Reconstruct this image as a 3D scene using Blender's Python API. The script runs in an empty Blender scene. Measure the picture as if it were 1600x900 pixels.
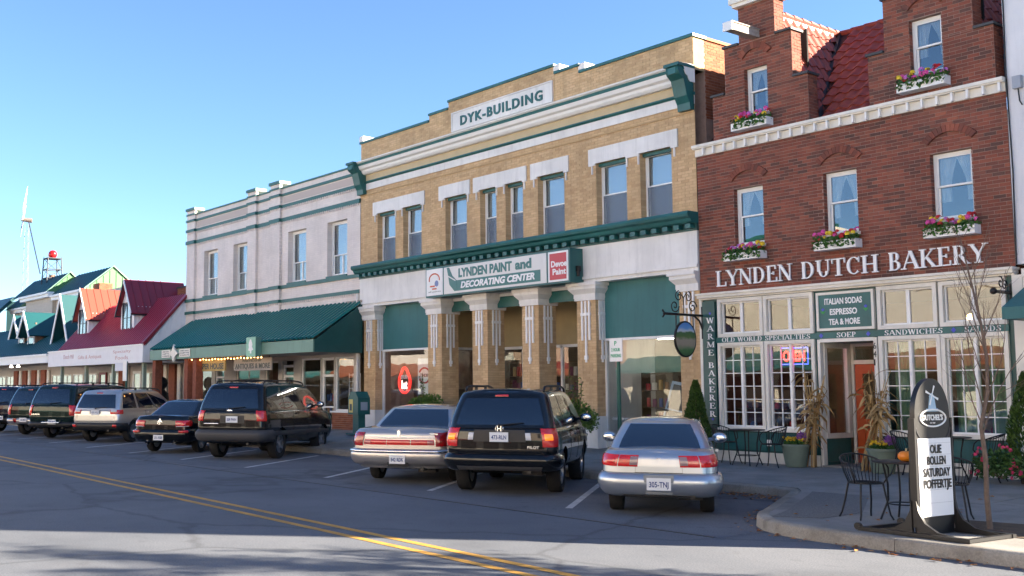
import bpy, bmesh, math, random
from mathutils import Vector, Matrix, Euler
random.seed(11)
S = bpy.context.scene
COL = S.collection
R = math.radians

# ------------------------------------------------------------------ camera
cam = bpy.data.cameras.new('camera')
cam_ob = bpy.data.objects.new('camera', cam)
COL.objects.link(cam_ob)
cam.sensor_width = 36.0
cam.lens = 36.0 * 1670.0 / 1600.0
cam.shift_x = 200.0 / 1600.0
cam.clip_end = 4000
cam_ob.location = (0.0, -19.7, 1.8)
cam_ob.rotation_euler = (R(90 + 5.371), 0, R(90 - 35.583))
S.camera = cam_ob

# ------------------------------------------------------------------ sky and sun
SUN_AZ = R(44)        # from +Y towards +X
SUN_EL = R(22.5)
W = bpy.data.worlds.new('World')
S.world = W
W.use_nodes = True
wn = W.node_tree.nodes
bg = wn['Background']
sky = wn.new('ShaderNodeTexSky')
sky.sky_type = 'NISHITA'
sky.sun_disc = False
sky.sun_elevation = SUN_EL
sky.sun_rotation = SUN_AZ
sky.altitude = 0
sky.air_density = 0.85
sky.dust_density = 0.1
sky.ozone_density = 4.6
W.node_tree.links.new(sky.outputs[0], bg.inputs[0])
bg.inputs[1].default_value = 0.05
sl = bpy.data.lights.new('sun', 'SUN')
sl.energy = 5.0
sl.angle = R(0.53)
sl.color = (1.0, 0.86, 0.68)
sun = bpy.data.objects.new('sun', sl)
COL.objects.link(sun)
sdir = Vector((math.sin(SUN_AZ) * math.cos(SUN_EL), math.cos(SUN_AZ) * math.cos(SUN_EL), math.sin(SUN_EL)))
sun.rotation_euler = (-sdir).to_track_quat('-Z', 'Y').to_euler()
sun.location = (30, 30, 40)
S.view_settings.view_transform = 'Standard'
S.view_settings.look = 'None'
S.view_settings.exposure = 2.68
S.view_settings.gamma = 1.0
S.view_settings.use_curve_mapping = False
S.cycles.max_bounces = 6
S.cycles.transparent_max_bounces = 12

# ------------------------------------------------------------------ materials
MATS = {}
def weather(nt, col, amount):
    """rain streaks and blotchy grime over a wall colour"""
    n = nt.nodes; lk = nt.links.new
    ge = n.new('ShaderNodeNewGeometry'); mp = n.new('ShaderNodeMapping'); mp.inputs['Scale'].default_value = (5, 5, .45); lk(ge.outputs['Position'], mp.inputs['Vector'])
    a = n.new('ShaderNodeTexNoise'); a.inputs['Scale'].default_value = 1.3; a.inputs['Detail'].default_value = 7; a.inputs['Roughness'].default_value = .7; lk(mp.outputs[0], a.inputs['Vector'])
    r1 = n.new('ShaderNodeMapRange'); r1.inputs[1].default_value = .5; r1.inputs[2].default_value = .78; r1.inputs[3].default_value = 1; r1.inputs[4].default_value = 1 - amount; lk(a.outputs[0], r1.inputs[0])
    c = n.new('ShaderNodeTexNoise'); c.inputs['Scale'].default_value = .7; c.inputs['Detail'].default_value = 6; lk(ge.outputs['Position'], c.inputs['Vector'])
    r2 = n.new('ShaderNodeMapRange'); r2.inputs[1].default_value = .35; r2.inputs[2].default_value = .65; r2.inputs[3].default_value = 1 - amount * .6; r2.inputs[4].default_value = 1.03; lk(c.outputs[0], r2.inputs[0])
    m = n.new('ShaderNodeMath'); m.operation = 'MULTIPLY'; lk(r1.outputs[0], m.inputs[0]); lk(r2.outputs[0], m.inputs[1])
    x = n.new('ShaderNodeMix'); x.data_type = 'RGBA'; x.blend_type = 'MULTIPLY'; x.inputs[0].default_value = 1; lk(col, x.inputs[6]); lk(m.outputs[0], x.inputs[7])
    return x.outputs[2]
def mat(name, col, rough=0.6, metal=0.0, var=0.0, vscale=3.0, bump=0.0, bscale=40.0, spec=0.5, emit=0.0, coat=0.0, dirt=0.0, streak=0.0):
    if name in MATS: return MATS[name]
    m = bpy.data.materials.new(name); m.use_nodes = True
    nt = m.node_tree; n = nt.nodes; b = n['Principled BSDF']; lk = nt.links.new
    b.inputs['Base Color'].default_value = (*col, 1)
    b.inputs['Roughness'].default_value = rough
    b.inputs['Metallic'].default_value = metal
    b.inputs['Specular IOR Level'].default_value = spec
    if coat: b.inputs['Coat Weight'].default_value = coat; b.inputs['Coat Roughness'].default_value = 0.03
    if emit:
        b.inputs['Emission Color'].default_value = (*col, 1); b.inputs['Emission Strength'].default_value = emit
    if var or bump or dirt:
        tc = n.new('ShaderNodeTexCoord')
    if var or dirt:
        nz = n.new('ShaderNodeTexNoise'); nz.inputs['Scale'].default_value = vscale; nz.inputs['Detail'].default_value = 8
        nz.inputs['Roughness'].default_value = 0.65
        lk(tc.outputs['Object'], nz.inputs['Vector'])
        rp = n.new('ShaderNodeValToRGB')
        v = max(var, dirt)
        rp.color_ramp.elements[0].position = 0.3; rp.color_ramp.elements[1].position = 0.72
        rp.color_ramp.elements[0].color = (*[max(0, c * (1 - v)) for c in col], 1)
        rp.color_ramp.elements[1].color = (*[min(1, c * (1 + v * .6)) for c in col], 1)
        lk(nz.outputs[0], rp.inputs[0]); lk(weather(nt, rp.outputs[0], streak) if streak else rp.outputs[0], b.inputs['Base Color'])
    if bump:
        nb = n.new('ShaderNodeTexNoise'); nb.inputs['Scale'].default_value = bscale; nb.inputs['Detail'].default_value = 5
        lk(tc.outputs['Object'], nb.inputs['Vector'])
        bp = n.new('ShaderNodeBump'); bp.inputs['Strength'].default_value = bump; bp.inputs['Distance'].default_value = 0.02
        lk(nb.outputs[0], bp.inputs['Height']); lk(bp.outputs[0], b.inputs['Normal'])
    MATS[name] = m
    return m

def glass(name, ior=1.8, tint=(.8, .84, .85), rough=0.0):
    if name in MATS: return MATS[name]
    m = bpy.data.materials.new(name); m.use_nodes = True
    nt = m.node_tree; n = nt.nodes; lk = nt.links.new
    n.remove(n['Principled BSDF']); out = n['Material Output']
    fr = n.new('ShaderNodeFresnel')
    gb = n.new('ShaderNodeNewGeometry'); mi = n.new('ShaderNodeMix'); mi.inputs[2].default_value = ior; mi.inputs[3].default_value = 1 / ior   # both faces of a pane reflect alike
    lk(gb.outputs['Backfacing'], mi.inputs[0]); lk(mi.outputs[0], fr.inputs[0])
    tr = n.new('ShaderNodeBsdfTransparent'); tr.inputs[0].default_value = (*tint, 1)
    gl = n.new('ShaderNodeBsdfGlossy'); gl.inputs['Roughness'].default_value = rough
    # old panes are never quite flat
    tc = n.new('ShaderNodeTexCoord'); nz = n.new('ShaderNodeTexNoise'); nz.inputs['Scale'].default_value = 1.3
    nz.inputs['Detail'].default_value = 1
    bp = n.new('ShaderNodeBump'); bp.inputs['Strength'].default_value = 0.06; bp.inputs['Distance'].default_value = 0.05
    lk(tc.outputs['Object'], nz.inputs['Vector']); lk(nz.outputs[0], bp.inputs['Height']); lk(bp.outputs[0], gl.inputs['Normal'])
    mx = n.new('ShaderNodeMixShader')
    lk(fr.outputs[0], mx.inputs[0]); lk(tr.outputs[0], mx.inputs[1]); lk(gl.outputs[0], mx.inputs[2])
    lk(mx.outputs[0], out.inputs[0])
    MATS[name] = m
    return m

def brick_mat(name, cols, rough=0.9):
    """brick pieces: the colour of each brick comes from its own 'rnd' value, plus fine grain and weathering"""
    m = bpy.data.materials.new(name); m.use_nodes = True
    nt = m.node_tree; n = nt.nodes; b = n['Principled BSDF']; lk = nt.links.new
    at = n.new('ShaderNodeAttribute'); at.attribute_name = 'rnd'
    rp = n.new('ShaderNodeValToRGB'); cr = rp.color_ramp
    while len(cr.elements) < len(cols): cr.elements.new(0.5)
    for i, c in enumerate(cols):
        cr.elements[i].position = i / (len(cols) - 1); cr.elements[i].color = (*c, 1)
    lk(at.outputs['Fac'], rp.inputs[0])
    ge = n.new('ShaderNodeNewGeometry')
    nz = n.new('ShaderNodeTexNoise'); nz.inputs['Scale'].default_value = 1.1; nz.inputs['Detail'].default_value = 9; nz.inputs['Roughness'].default_value = .7
    lk(ge.outputs['Position'], nz.inputs['Vector'])
    mr = n.new('ShaderNodeMapRange'); mr.inputs[1].default_value = .3; mr.inputs[2].default_value = .7; mr.inputs[3].default_value = .78; mr.inputs[4].default_value = 1.15
    lk(nz.outputs[0], mr.inputs[0])
    mx = n.new('ShaderNodeMix'); mx.data_type = 'RGBA'; mx.blend_type = 'MULTIPLY'; mx.inputs[0].default_value = 1
    lk(rp.outputs[0], mx.inputs[6]); lk(mr.outputs[0], mx.inputs[7])
    lk(weather(nt, mx.outputs[2], .24), b.inputs['Base Color'])
    b.inputs['Roughness'].default_value = rough
    nb = n.new('ShaderNodeTexNoise'); nb.inputs['Scale'].default_value = 90
    lk(ge.outputs['Position'], nb.inputs['Vector'])
    bp = n.new('ShaderNodeBump'); bp.inputs['Strength'].default_value = .4; bp.inputs['Distance'].default_value = .01
    lk(nb.outputs[0], bp.inputs['Height']); lk(bp.outputs[0], b.inputs['Normal'])
    return m

def ground_mat(name, c0, c1, scale=1.0, fine=160.0, rough=.9, speck=.35, cracks=0.0, stain=0.0):
    m = bpy.data.materials.new(name); m.use_nodes = True
    nt = m.node_tree; n = nt.nodes; b = n['Principled BSDF']; lk = nt.links.new
    ge = n.new('ShaderNodeNewGeometry')
    nz = n.new('ShaderNodeTexNoise'); nz.inputs['Scale'].default_value = scale; nz.inputs['Detail'].default_value = 7; nz.inputs['Roughness'].default_value = .62
    lk(ge.outputs['Position'], nz.inputs['Vector'])
    rp = n.new('ShaderNodeValToRGB'); rp.color_ramp.elements[0].position = .32; rp.color_ramp.elements[1].position = .7
    rp.color_ramp.elements[0].color = (*c0, 1); rp.color_ramp.elements[1].color = (*c1, 1)
    lk(nz.outputs[0], rp.inputs[0])
    nf = n.new('ShaderNodeTexNoise'); nf.inputs['Scale'].default_value = fine; nf.inputs['Detail'].default_value = 5; nf.inputs['Roughness'].default_value = .75
    lk(ge.outputs['Position'], nf.inputs['Vector'])
    mr = n.new('ShaderNodeMapRange'); mr.inputs[1].default_value = .3; mr.inputs[2].default_value = .7; mr.inputs[3].default_value = 1 - speck; mr.inputs[4].default_value = 1 + speck
    lk(nf.outputs[0], mr.inputs[0])
    mx = n.new('ShaderNodeMix'); mx.data_type = 'RGBA'; mx.blend_type = 'MULTIPLY'; mx.inputs[0].default_value = 1
    lk(rp.outputs[0], mx.inputs[6]); lk(mr.outputs[0], mx.inputs[7])
    last = mx.outputs[2]
    if cracks:
        vo = n.new('ShaderNodeTexVoronoi'); vo.feature = 'DISTANCE_TO_EDGE'; vo.inputs['Scale'].default_value = .22
        nw = n.new('ShaderNodeTexNoise'); nw.inputs['Scale'].default_value = 1.2; nw.inputs['Detail'].default_value = 5
        lk(ge.outputs['Position'], nw.inputs['Vector'])
        av = n.new('ShaderNodeMix'); av.data_type = 'VECTOR'; av.inputs[0].default_value = .35
        lk(ge.outputs['Position'], av.inputs[4]); lk(nw.outputs['Color'], av.inputs[5])
        lk(av.outputs[1], vo.inputs['Vector'])
        m2 = n.new('ShaderNodeMapRange'); m2.inputs[1].default_value = .002; m2.inputs[2].default_value = .010; m2.inputs[3].default_value = 1 - cracks; m2.inputs[4].default_value = 1
        lk(vo.outputs['Distance'], m2.inputs[0])
        m3 = n.new('ShaderNodeMix'); m3.data_type = 'RGBA'; m3.blend_type = 'MULTIPLY'; m3.inputs[0].default_value = 1
        lk(last, m3.inputs[6]); lk(m2.outputs[0], m3.inputs[7]); last = m3.outputs[2]
    if stain:
        for sc, lo, hi, am in ((.55, .56, .72, stain), (2.6, .62, .7, stain * .8)):
            sn = n.new('ShaderNodeTexNoise'); sn.inputs['Scale'].default_value = sc; sn.inputs['Detail'].default_value = 4; lk(ge.outputs['Position'], sn.inputs['Vector'])
            sm = n.new('ShaderNodeMapRange'); sm.inputs[1].default_value = lo; sm.inputs[2].default_value = hi; sm.inputs[3].default_value = 1; sm.inputs[4].default_value = 1 - am; lk(sn.outputs[0], sm.inputs[0])
            sx = n.new('ShaderNodeMix'); sx.data_type = 'RGBA'; sx.blend_type = 'MULTIPLY'; sx.inputs[0].default_value = 1; lk(last, sx.inputs[6]); lk(sm.outputs[0], sx.inputs[7]); last = sx.outputs[2]
    lk(last, b.inputs['Base Color'])
    b.inputs['Roughness'].default_value = rough
    bp = n.new('ShaderNodeBump'); bp.inputs['Strength'].default_value = .5; bp.inputs['Distance'].default_value = .012
    lk(nf.outputs[0], bp.inputs['Height']); lk(bp.outputs[0], b.inputs['Normal'])
    return m

def leaf_mat(name, c0, c1, rough=.55):
    m = bpy.data.materials.new(name); m.use_nodes = True
    nt = m.node_tree; n = nt.nodes; b = n['Principled BSDF']; lk = nt.links.new
    at = n.new('ShaderNodeAttribute'); at.attribute_name = 'rnd'
    rp = n.new('ShaderNodeValToRGB'); rp.color_ramp.elements[0].color = (*c0, 1); rp.color_ramp.elements[1].color = (*c1, 1)
    lk(at.outputs['Fac'], rp.inputs[0]); lk(rp.outputs[0], b.inputs['Base Color'])
    b.inputs['Roughness'].default_value = rough
    b.inputs['Specular IOR Level'].default_value = .3
    return m

# ------------------------------------------------------------------ mesh helpers
LOCAL = set()
class MB:
    def __init__(s): s.v = []; s.f = []; s.r = []; s.cur = None
    def q(s, *idx):
        s.f.append(tuple(idx)); s.r.append(s.cur if s.cur is not None else 0.5)
    def add(s, vs, fs):
        o = len(s.v); s.v += [tuple(p) for p in vs]
        for f in fs: s.q(*[o + i for i in f])
        return s
    def box(s, x0, y0, z0, x1, y1, z1, M=None):
        vs = [(x, y, z) for z in (z0, z1) for y in (y0, y1) for x in (x0, x1)]
        if M: vs = [M @ Vector(p) for p in vs]
        return s.add(vs, [(0, 2, 3, 1), (4, 5, 7, 6), (0, 1, 5, 4), (2, 6, 7, 3), (0, 4, 6, 2), (1, 3, 7, 5)])
    def prism(s, poly, axis, a, b):
        """polygon in the other two axes, extruded from a to b (axis 'x','y','z')"""
        n = len(poly)
        def mk(p, c):
            return {'x': (c, p[0], p[1]), 'y': (p[0], c, p[1]), 'z': (p[0], p[1], c)}[axis]
        vs = [mk(p, a) for p in poly] + [mk(p, b) for p in poly]
        fs = [tuple(range(n))[::-1], tuple(range(n, 2 * n))] + [(i, (i + 1) % n, n + (i + 1) % n, n + i) for i in range(n)]
        return s.add(vs, fs)
    def cyl(s, p0, p1, r0, r1=None, n=10, cap=True):
        r1 = r0 if r1 is None else r1
        p0 = Vector(p0); p1 = Vector(p1); d = (p1 - p0)
        if d.length < 1e-6: return s
        d.normalize(); u = d.orthogonal().normalized(); w = d.cross(u)
        vs = []
        for p, r in ((p0, r0), (p1, r1)):
            for i in range(n):
                a = 2 * math.pi * i / n; vs.append(p + (u * math.cos(a) + w * math.sin(a)) * r)
        fs = [(i, (i + 1) % n, n + (i + 1) % n, n + i) for i in range(n)]
        if cap: fs += [tuple(range(n))[::-1], tuple(range(n, 2 * n))]
        return s.add(vs, fs)
    def tube(s, pts, r, n=6, rend=None):
        pts = [Vector(p) for p in pts]; N = len(pts); vs = []; u = None
        for i, p in enumerate(pts):
            d = (pts[min(i + 1, N - 1)] - pts[max(i - 1, 0)]).normalized()
            if u is None: u = d.orthogonal().normalized()
            u = (u - d * u.dot(d)); u = u.normalized() if u.length > 1e-6 else d.orthogonal().normalized()
            w = d.cross(u); rr = r if rend is None else r + (rend - r) * i / max(1, N - 1)
            for k in range(n):
                a = 2 * math.pi * k / n; vs.append(p + (u * math.cos(a) + w * math.sin(a)) * rr)
        fs = [(i * n + k, i * n + (k + 1) % n, (i + 1) * n + (k + 1) % n, (i + 1) * n + k) for i in range(N - 1) for k in range(n)]
        fs += [tuple(range(n))[::-1], tuple(range((N - 1) * n, N * n))]
        return s.add(vs, fs)
    def lathe(s, prof, c=(0, 0, 0), n=24, M=None, cap=True):
        """profile of (r, z), round the local z axis"""
        vs = []
        for r, z in prof:
            for i in range(n):
                a = 2 * math.pi * i / n; p = Vector((c[0] + r * math.cos(a), c[1] + r * math.sin(a), c[2] + z))
                vs.append(M @ p if M else p)
        m = len(prof)
        fs = [(j * n + i, j * n + (i + 1) % n, (j + 1) * n + (i + 1) % n, (j + 1) * n + i) for j in range(m - 1) for i in range(n)]
        if cap: fs += [tuple(range(n))[::-1], tuple(range((m - 1) * n, m * n))]
        return s.add(vs, fs)
    def ball(s, c, rx, ry=None, rz=None, n=12, m=8):
        ry = rx if ry is None else ry; rz = rx if rz is None else rz
        vs = []; fs = []
        for j in range(m + 1):
            t = math.pi * j / m
            for i in range(n):
                a = 2 * math.pi * i / n
                vs.append((c[0] + rx * math.sin(t) * math.cos(a), c[1] + ry * math.sin(t) * math.sin(a), c[2] - rz * math.cos(t)))
        for j in range(m):
            for i in range(n): fs.append((j * n + i, j * n + (i + 1) % n, (j + 1) * n + (i + 1) % n, (j + 1) * n + i))
        return s.add(vs, fs)
    def mesh(s, name, m=None, smooth=None, merge=False):
        me = bpy.data.meshes.new(name)
        me.from_pydata(s.v, [], s.f)
        if s.cur is not None or any(r != .5 for r in s.r):
            at = me.attributes.new('rnd', 'FLOAT', 'FACE')
            at.data.foreach_set('value', s.r)
        if merge:
            bm = bmesh.new(); bm.from_mesh(me)
            bmesh.ops.remove_doubles(bm, verts=bm.verts, dist=1e-5)
            bmesh.ops.recalc_face_normals(bm, faces=bm.faces)
            bm.to_mesh(me); bm.free()
        if smooth is not None:
            me.shade_smooth(); me.set_sharp_from_angle(angle=R(smooth))
        if m: me.materials.append(m)
        return me
    def build(s, name, m, parent=None, smooth=None, merge=False):
        return ob(name, s.mesh(name, m, smooth, merge), parent)

def ob(name, me, parent=None, local=False):
    o = bpy.data.objects.new(name, me)
    COL.objects.link(o)
    if parent is not None:
        o.parent = parent
        if parent.name not in LOCAL and not local and parent.parent is None:
            o.matrix_parent_inverse = Matrix.Translation(parent.location).inverted()   # parts of fixed things are written in world coordinates
    return o

def tag(o, label=None, cat=None, group=None, kind=None):
    if label: o['label'] = label
    if cat: o['category'] = cat
    if group: o['group'] = group
    if kind: o['kind'] = kind
    return o

def thing(name, label, cat, loc=(0, 0, 0), rz=0.0, group=None, local=False):
    o = bpy.data.objects.new(name, None); COL.objects.link(o)
    o.location = loc; o.rotation_euler = (0, 0, rz); o.empty_display_size = .2
    if local: LOCAL.add(o.name)
    return tag(o, label, cat, group)

def copy_tree(o, parent=None):
    c = o.copy(); COL.objects.link(c)
    if parent is not None: c.parent = parent
    for ch in o.children: copy_tree(ch, c)
    return c

def bx(name, m, parent, *b):
    mb = MB()
    for i in range(0, len(b), 6): mb.box(*b[i:i + 6])
    return mb.build(name, m, parent)

def text_mesh(body, bold=0.0, shear=0.0, extrude=0.0, space=1.0):
    cu = bpy.data.curves.new('lettering', 'FONT'); cu.body = body; cu.size = 1; cu.offset = bold; cu.shear = shear
    cu.extrude = extrude; cu.space_character = space; cu.resolution_u = 3
    o = bpy.data.objects.new('lettering', cu); COL.objects.link(o)
    dg = bpy.context.evaluated_depsgraph_get(); dg.update()
    me = bpy.data.meshes.new_from_object(o.evaluated_get(dg))
    bpy.data.objects.remove(o); bpy.data.curves.remove(cu)
    return me

def place_text(name, body, M, w, h, m, parent, bold=0.0, shear=0.0, depth=.012, space=1.0):
    """lettering as thin solid letters; M maps local (x right, y up, z towards the reader); fitted into w x h from the origin"""
    me = text_mesh(body, bold, shear, 0.5, space)
    xs = [v.co.x for v in me.vertices]; ys = [v.co.y for v in me.vertices]
    x0, x1, y0, y1 = min(xs), max(xs), min(ys), max(ys)
    if 'J' in body or 'Q' in body:
        hm = text_mesh('H', bold, 0, .5); hy = [v.co.y for v in hm.vertices]; y0, y1 = min(hy), max(hy); bpy.data.meshes.remove(hm)
    for v in me.vertices:
        p = Vector(((v.co.x - x0) / (x1 - x0) * w, (v.co.y - y0) / (y1 - y0) * h, (v.co.z + .5) * depth))
        v.co = M @ p
    me.materials.clear(); me.materials.append(m)
    return ob(name, me, parent)

def front(x, z, y):
    """frame for something that faces the street (-Y): local x -> X, y -> Z, z -> -Y"""
    return Matrix(((1, 0, 0, x), (0, 0, -1, y), (0, 1, 0, z), (0, 0, 0, 1)))

T_, t_ = .17, .065
SERIF = {
 'A': (.92, [('s', .08, 0, .45, 1, t_), ('s', .45, 1, .82, 0, T_), ('s', .22, .35, .66, .35, t_), ('f', .08, 0, .3), ('f', .82, 0, .36)]),
 'B': (.78, [('s', .2, 0, .2, 1, T_), ('a', .38, .745, .24, .255, -90, 90), ('a', .38, .26, .31, .26, -90, 90), ('b', .06, .4, .97), ('b', .2, .4, .505), ('b', .06, .4, .03)]),
 'C': (.86, [('a', .46, .5, .4, .5, 45, 315), ('s', .74, .68, .74, .98, t_)]),
 'D': (.9, [('s', .2, 0, .2, 1, T_), ('a', .36, .5, .44, .5, -90, 90), ('b', .06, .38, .97), ('b', .06, .38, .03)]),
 'E': (.78, [('s', .2, 0, .2, 1, T_), ('b', .06, .64, .97), ('b', .2, .5, .52), ('b', .06, .7, .03), ('s', .63, .76, .63, 1, t_), ('s', .7, 0, .7, .27, t_), ('s', .5, .42, .5, .62, t_)]),
 'H': (.98, [('s', .2, 0, .2, 1, T_), ('s', .78, 0, .78, 1, T_), ('b', .2, .78, .5), ('f', .2, 0, .36), ('f', .2, 1, .36), ('f', .78, 0, .36), ('f', .78, 1, .36)]),
 'I': (.42, [('s', .2, 0, .2, 1, T_), ('f', .2, 0, .38), ('f', .2, 1, .38)]),
 'K': (.92, [('s', .2, 0, .2, 1, T_), ('f', .2, 0, .36), ('f', .2, 1, .36), ('s', .26, .4, .74, 1, t_), ('s', .4, .56, .8, 0, T_), ('f', .74, 1, .3), ('f', .82, 0, .34)]),
 'L': (.78, [('s', .2, 0, .2, 1, T_), ('f', .2, 1, .38), ('b', .06, .7, .03), ('s', .71, 0, .71, .28, t_)]),
 'M': (1.06, [('s', .13, 0, .17, 1, t_), ('s', .17, 1, .52, .06, T_), ('s', .52, .06, .88, 1, t_), ('s', .88, 0, .88, 1, T_), ('f', .13, 0, .28), ('f', .88, 0, .34), ('f', .12, 1, .22), ('f', .92, 1, .22)]),
 'N': (.94, [('s', .15, 0, .15, 1, t_), ('s', .15, 1, .78, 0, T_), ('s', .78, 0, .78, 1, t_), ('f', .15, 0, .3), ('f', .12, 1, .22), ('f', .78, 1, .3)]),
 'O': (.92, [('a', .46, .5, .41, .51, 0, 360)]),
 'P': (.74, [('s', .2, 0, .2, 1, T_), ('a', .37, .72, .29, .28, -90, 90), ('b', .06, .4, .97), ('b', .2, .4, .46), ('f', .2, 0, .38)]),
 'R': (.88, [('s', .2, 0, .2, 1, T_), ('a', .37, .73, .27, .27, -90, 90), ('b', .06, .4, .97), ('b', .2, .4, .48), ('f', .2, 0, .36), ('s', .42, .48, .76, 0, T_), ('f', .8, 0, .26)]),
 'S': (.72, [('a', .36, .745, .25, .255, 25, 250), ('a', .36, .26, .28, .26, -155, 80), ('s', .6, .72, .6, .98, t_), ('s', .1, .02, .1, .3, t_), ('s', .22, .6, .5, .42, T_)]),
 'T': (.84, [('s', .42, 0, .42, 1, T_), ('b', .04, .8, .97), ('s', .06, .72, .06, 1, t_), ('s', .78, .72, .78, 1, t_), ('f', .42, 0, .4)]),
 'U': (.94, [('s', .2, .34, .2, 1, T_), ('a', .48, .34, .28, .34, 180, 360), ('s', .76, .34, .76, 1, t_), ('f', .2, 1, .36), ('f', .76, 1, .3)]),
 'W': (1.14, [('s', .12, 1, .36, 0, T_), ('s', .36, 0, .56, 1, t_), ('s', .56, 1, .8, 0, T_), ('s', .8, 0, 1.0, 1, t_), ('f', .12, 1, .3), ('f', .56, 1, .22), ('f', 1.0, 1, .26)]),
 'Y': (.86, [('s', .1, 1, .43, .45, T_), ('s', .77, 1, .43, .45, t_), ('s', .43, 0, .43, .5, T_), ('f', .43, 0, .38), ('f', .1, 1, .3), ('f', .77, 1, .28)]),
 ' ': (.45, []),
}
def serif_letter(ch, M, h, sx, depth):
    """one solid serif letter of height h; strokes at very slightly different depths so that none are coplanar"""
    mb = MB(); k = 0
    def slab(poly):
        nonlocal k
        k += 1; d = depth + k * .0004
        n = len(poly)
        vs = [M @ Vector((p[0] * h * sx, p[1] * h, 0)) for p in poly] + [M @ Vector((p[0] * h * sx, p[1] * h, d)) for p in poly]
        mb.add(vs, [tuple(range(n, 2 * n))] + [(i, (i + 1) % n, n + (i + 1) % n, n + i) for i in range(n)])
    for st in SERIF[ch][1]:
        if st[0] == 's':
            _, x0, y0, x1, y1, w = st
            if abs(x1 - x0) > .12: slab([(x0 - w * .55, y0), (x0 + w * .55, y0), (x1 + w * .55, y1), (x1 - w * .55, y1)] if y1 > y0 else [(x0 - w * .55, y0), (x1 - w * .55, y1), (x1 + w * .55, y1), (x0 + w * .55, y0)]) if abs(y1 - y0) > .05 else slab([(x0, y0 - w / 2), (x1, y0 - w / 2), (x1, y0 + w / 2), (x0, y0 + w / 2)])
            else: slab([(x0 - w / 2, y0), (x0 + w / 2, y0), (x1 + w / 2, y1), (x1 - w / 2, y1)])
        elif st[0] == 'b': slab([(st[1], st[3] - .032), (st[2], st[3] - .032), (st[2], st[3] + .032), (st[1], st[3] + .032)])
        elif st[0] == 'f':
            y = min(max(st[2], .028), .972); slab([(st[1] - st[3] / 2, y - .028), (st[1] + st[3] / 2, y - .028), (st[1] + st[3] / 2, y + .028), (st[1] - st[3] / 2, y + .028)])
        else:
            _, cx, cy, rx, ry, a0, a1 = st; n = max(6, int(abs(a1 - a0) / 18)); prev = None
            o = []; i_ = []
            for q in range(n + 1):
                a = R(a0 + (a1 - a0) * q / n); w = t_ + (T_ - t_) * abs(math.cos(a)) ** 1.5
                o.append((cx + rx * math.cos(a), cy + ry * math.sin(a))); i_.append((cx + (rx - w) * math.cos(a), cy + (ry - w * .8) * math.sin(a)))
            k += 1; d = depth + k * .0004; n1 = n + 1; vs = []
            for lst, dd in ((o, 0), (i_, 0), (o, d), (i_, d)): vs += [M @ Vector((p[0] * h * sx, p[1] * h, dd)) for p in lst]
            fs = []
            for q in range(n):
                fs += [(2 * n1 + q, 2 * n1 + q + 1, 3 * n1 + q + 1, 3 * n1 + q), (q, q + 1, 2 * n1 + q + 1, 2 * n1 + q), (n1 + q, 3 * n1 + q, 3 * n1 + q + 1, n1 + q + 1)]
            mb.add(vs, fs)
    return mb
def serif_text(body, M, w, h, m, parent, depth=.02, name='letter'):
    tot = sum(SERIF[c][0] for c in body); sx = w / (tot * h); x = 0
    for c in body:
        if c != ' ':
            mb = serif_letter(c, M @ Matrix.Translation((x * h * sx, 0, 0)), h, sx, depth)
            mb.build(name, m, parent, merge=False)
        x += SERIF[c][0]

# ------------------------------------------------------------------ walls of bricks
def holes_wall(mb, x0, x1, z0, z1, holes, y, depth, back=False):
    """front sheet at y with rectangular holes and their reveals going back by depth"""
    xs = sorted({x0, x1, *[min(max(h[0], x0), x1) for h in holes], *[min(max(h[1], x0), x1) for h in holes]})
    zs = sorted({z0, z1, *[min(max(h[2], z0), z1) for h in holes], *[min(max(h[3], z0), z1) for h in holes]})
    for i in range(len(xs) - 1):
        for j in range(len(zs) - 1):
            cx = (xs[i] + xs[i + 1]) / 2; cz = (zs[j] + zs[j + 1]) / 2
            if any(h[0] < cx < h[1] and h[2] < cz < h[3] for h in holes): continue
            mb.add([(xs[i], y, zs[j]), (xs[i + 1], y, zs[j]), (xs[i + 1], y, zs[j + 1]), (xs[i], y, zs[j + 1])], [(0, 1, 2, 3)])
            if back: mb.add([(xs[i], y + depth, zs[j]), (xs[i + 1], y + depth, zs[j]), (xs[i + 1], y + depth, zs[j + 1]), (xs[i], y + depth, zs[j + 1])], [(3, 2, 1, 0)])
    for a, b, c, d in holes:
        lo, hi = c >= z0, d <= z1          # no cap where the opening runs on into the next wall piece
        a, b, c, d = max(a, x0), min(b, x1), max(c, z0), min(d, z1)
        if a >= b or c >= d: continue
        e = y + depth
        mb.add([(a, y, c), (b, y, c), (b, e, c), (a, e, c), (a, y, d), (b, y, d), (b, e, d), (a, e, d)],
               ([(0, 1, 2, 3)] if lo else []) + ([(4, 7, 6, 5)] if hi else []) + [(0, 3, 7, 4), (1, 5, 6, 2)])

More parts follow.
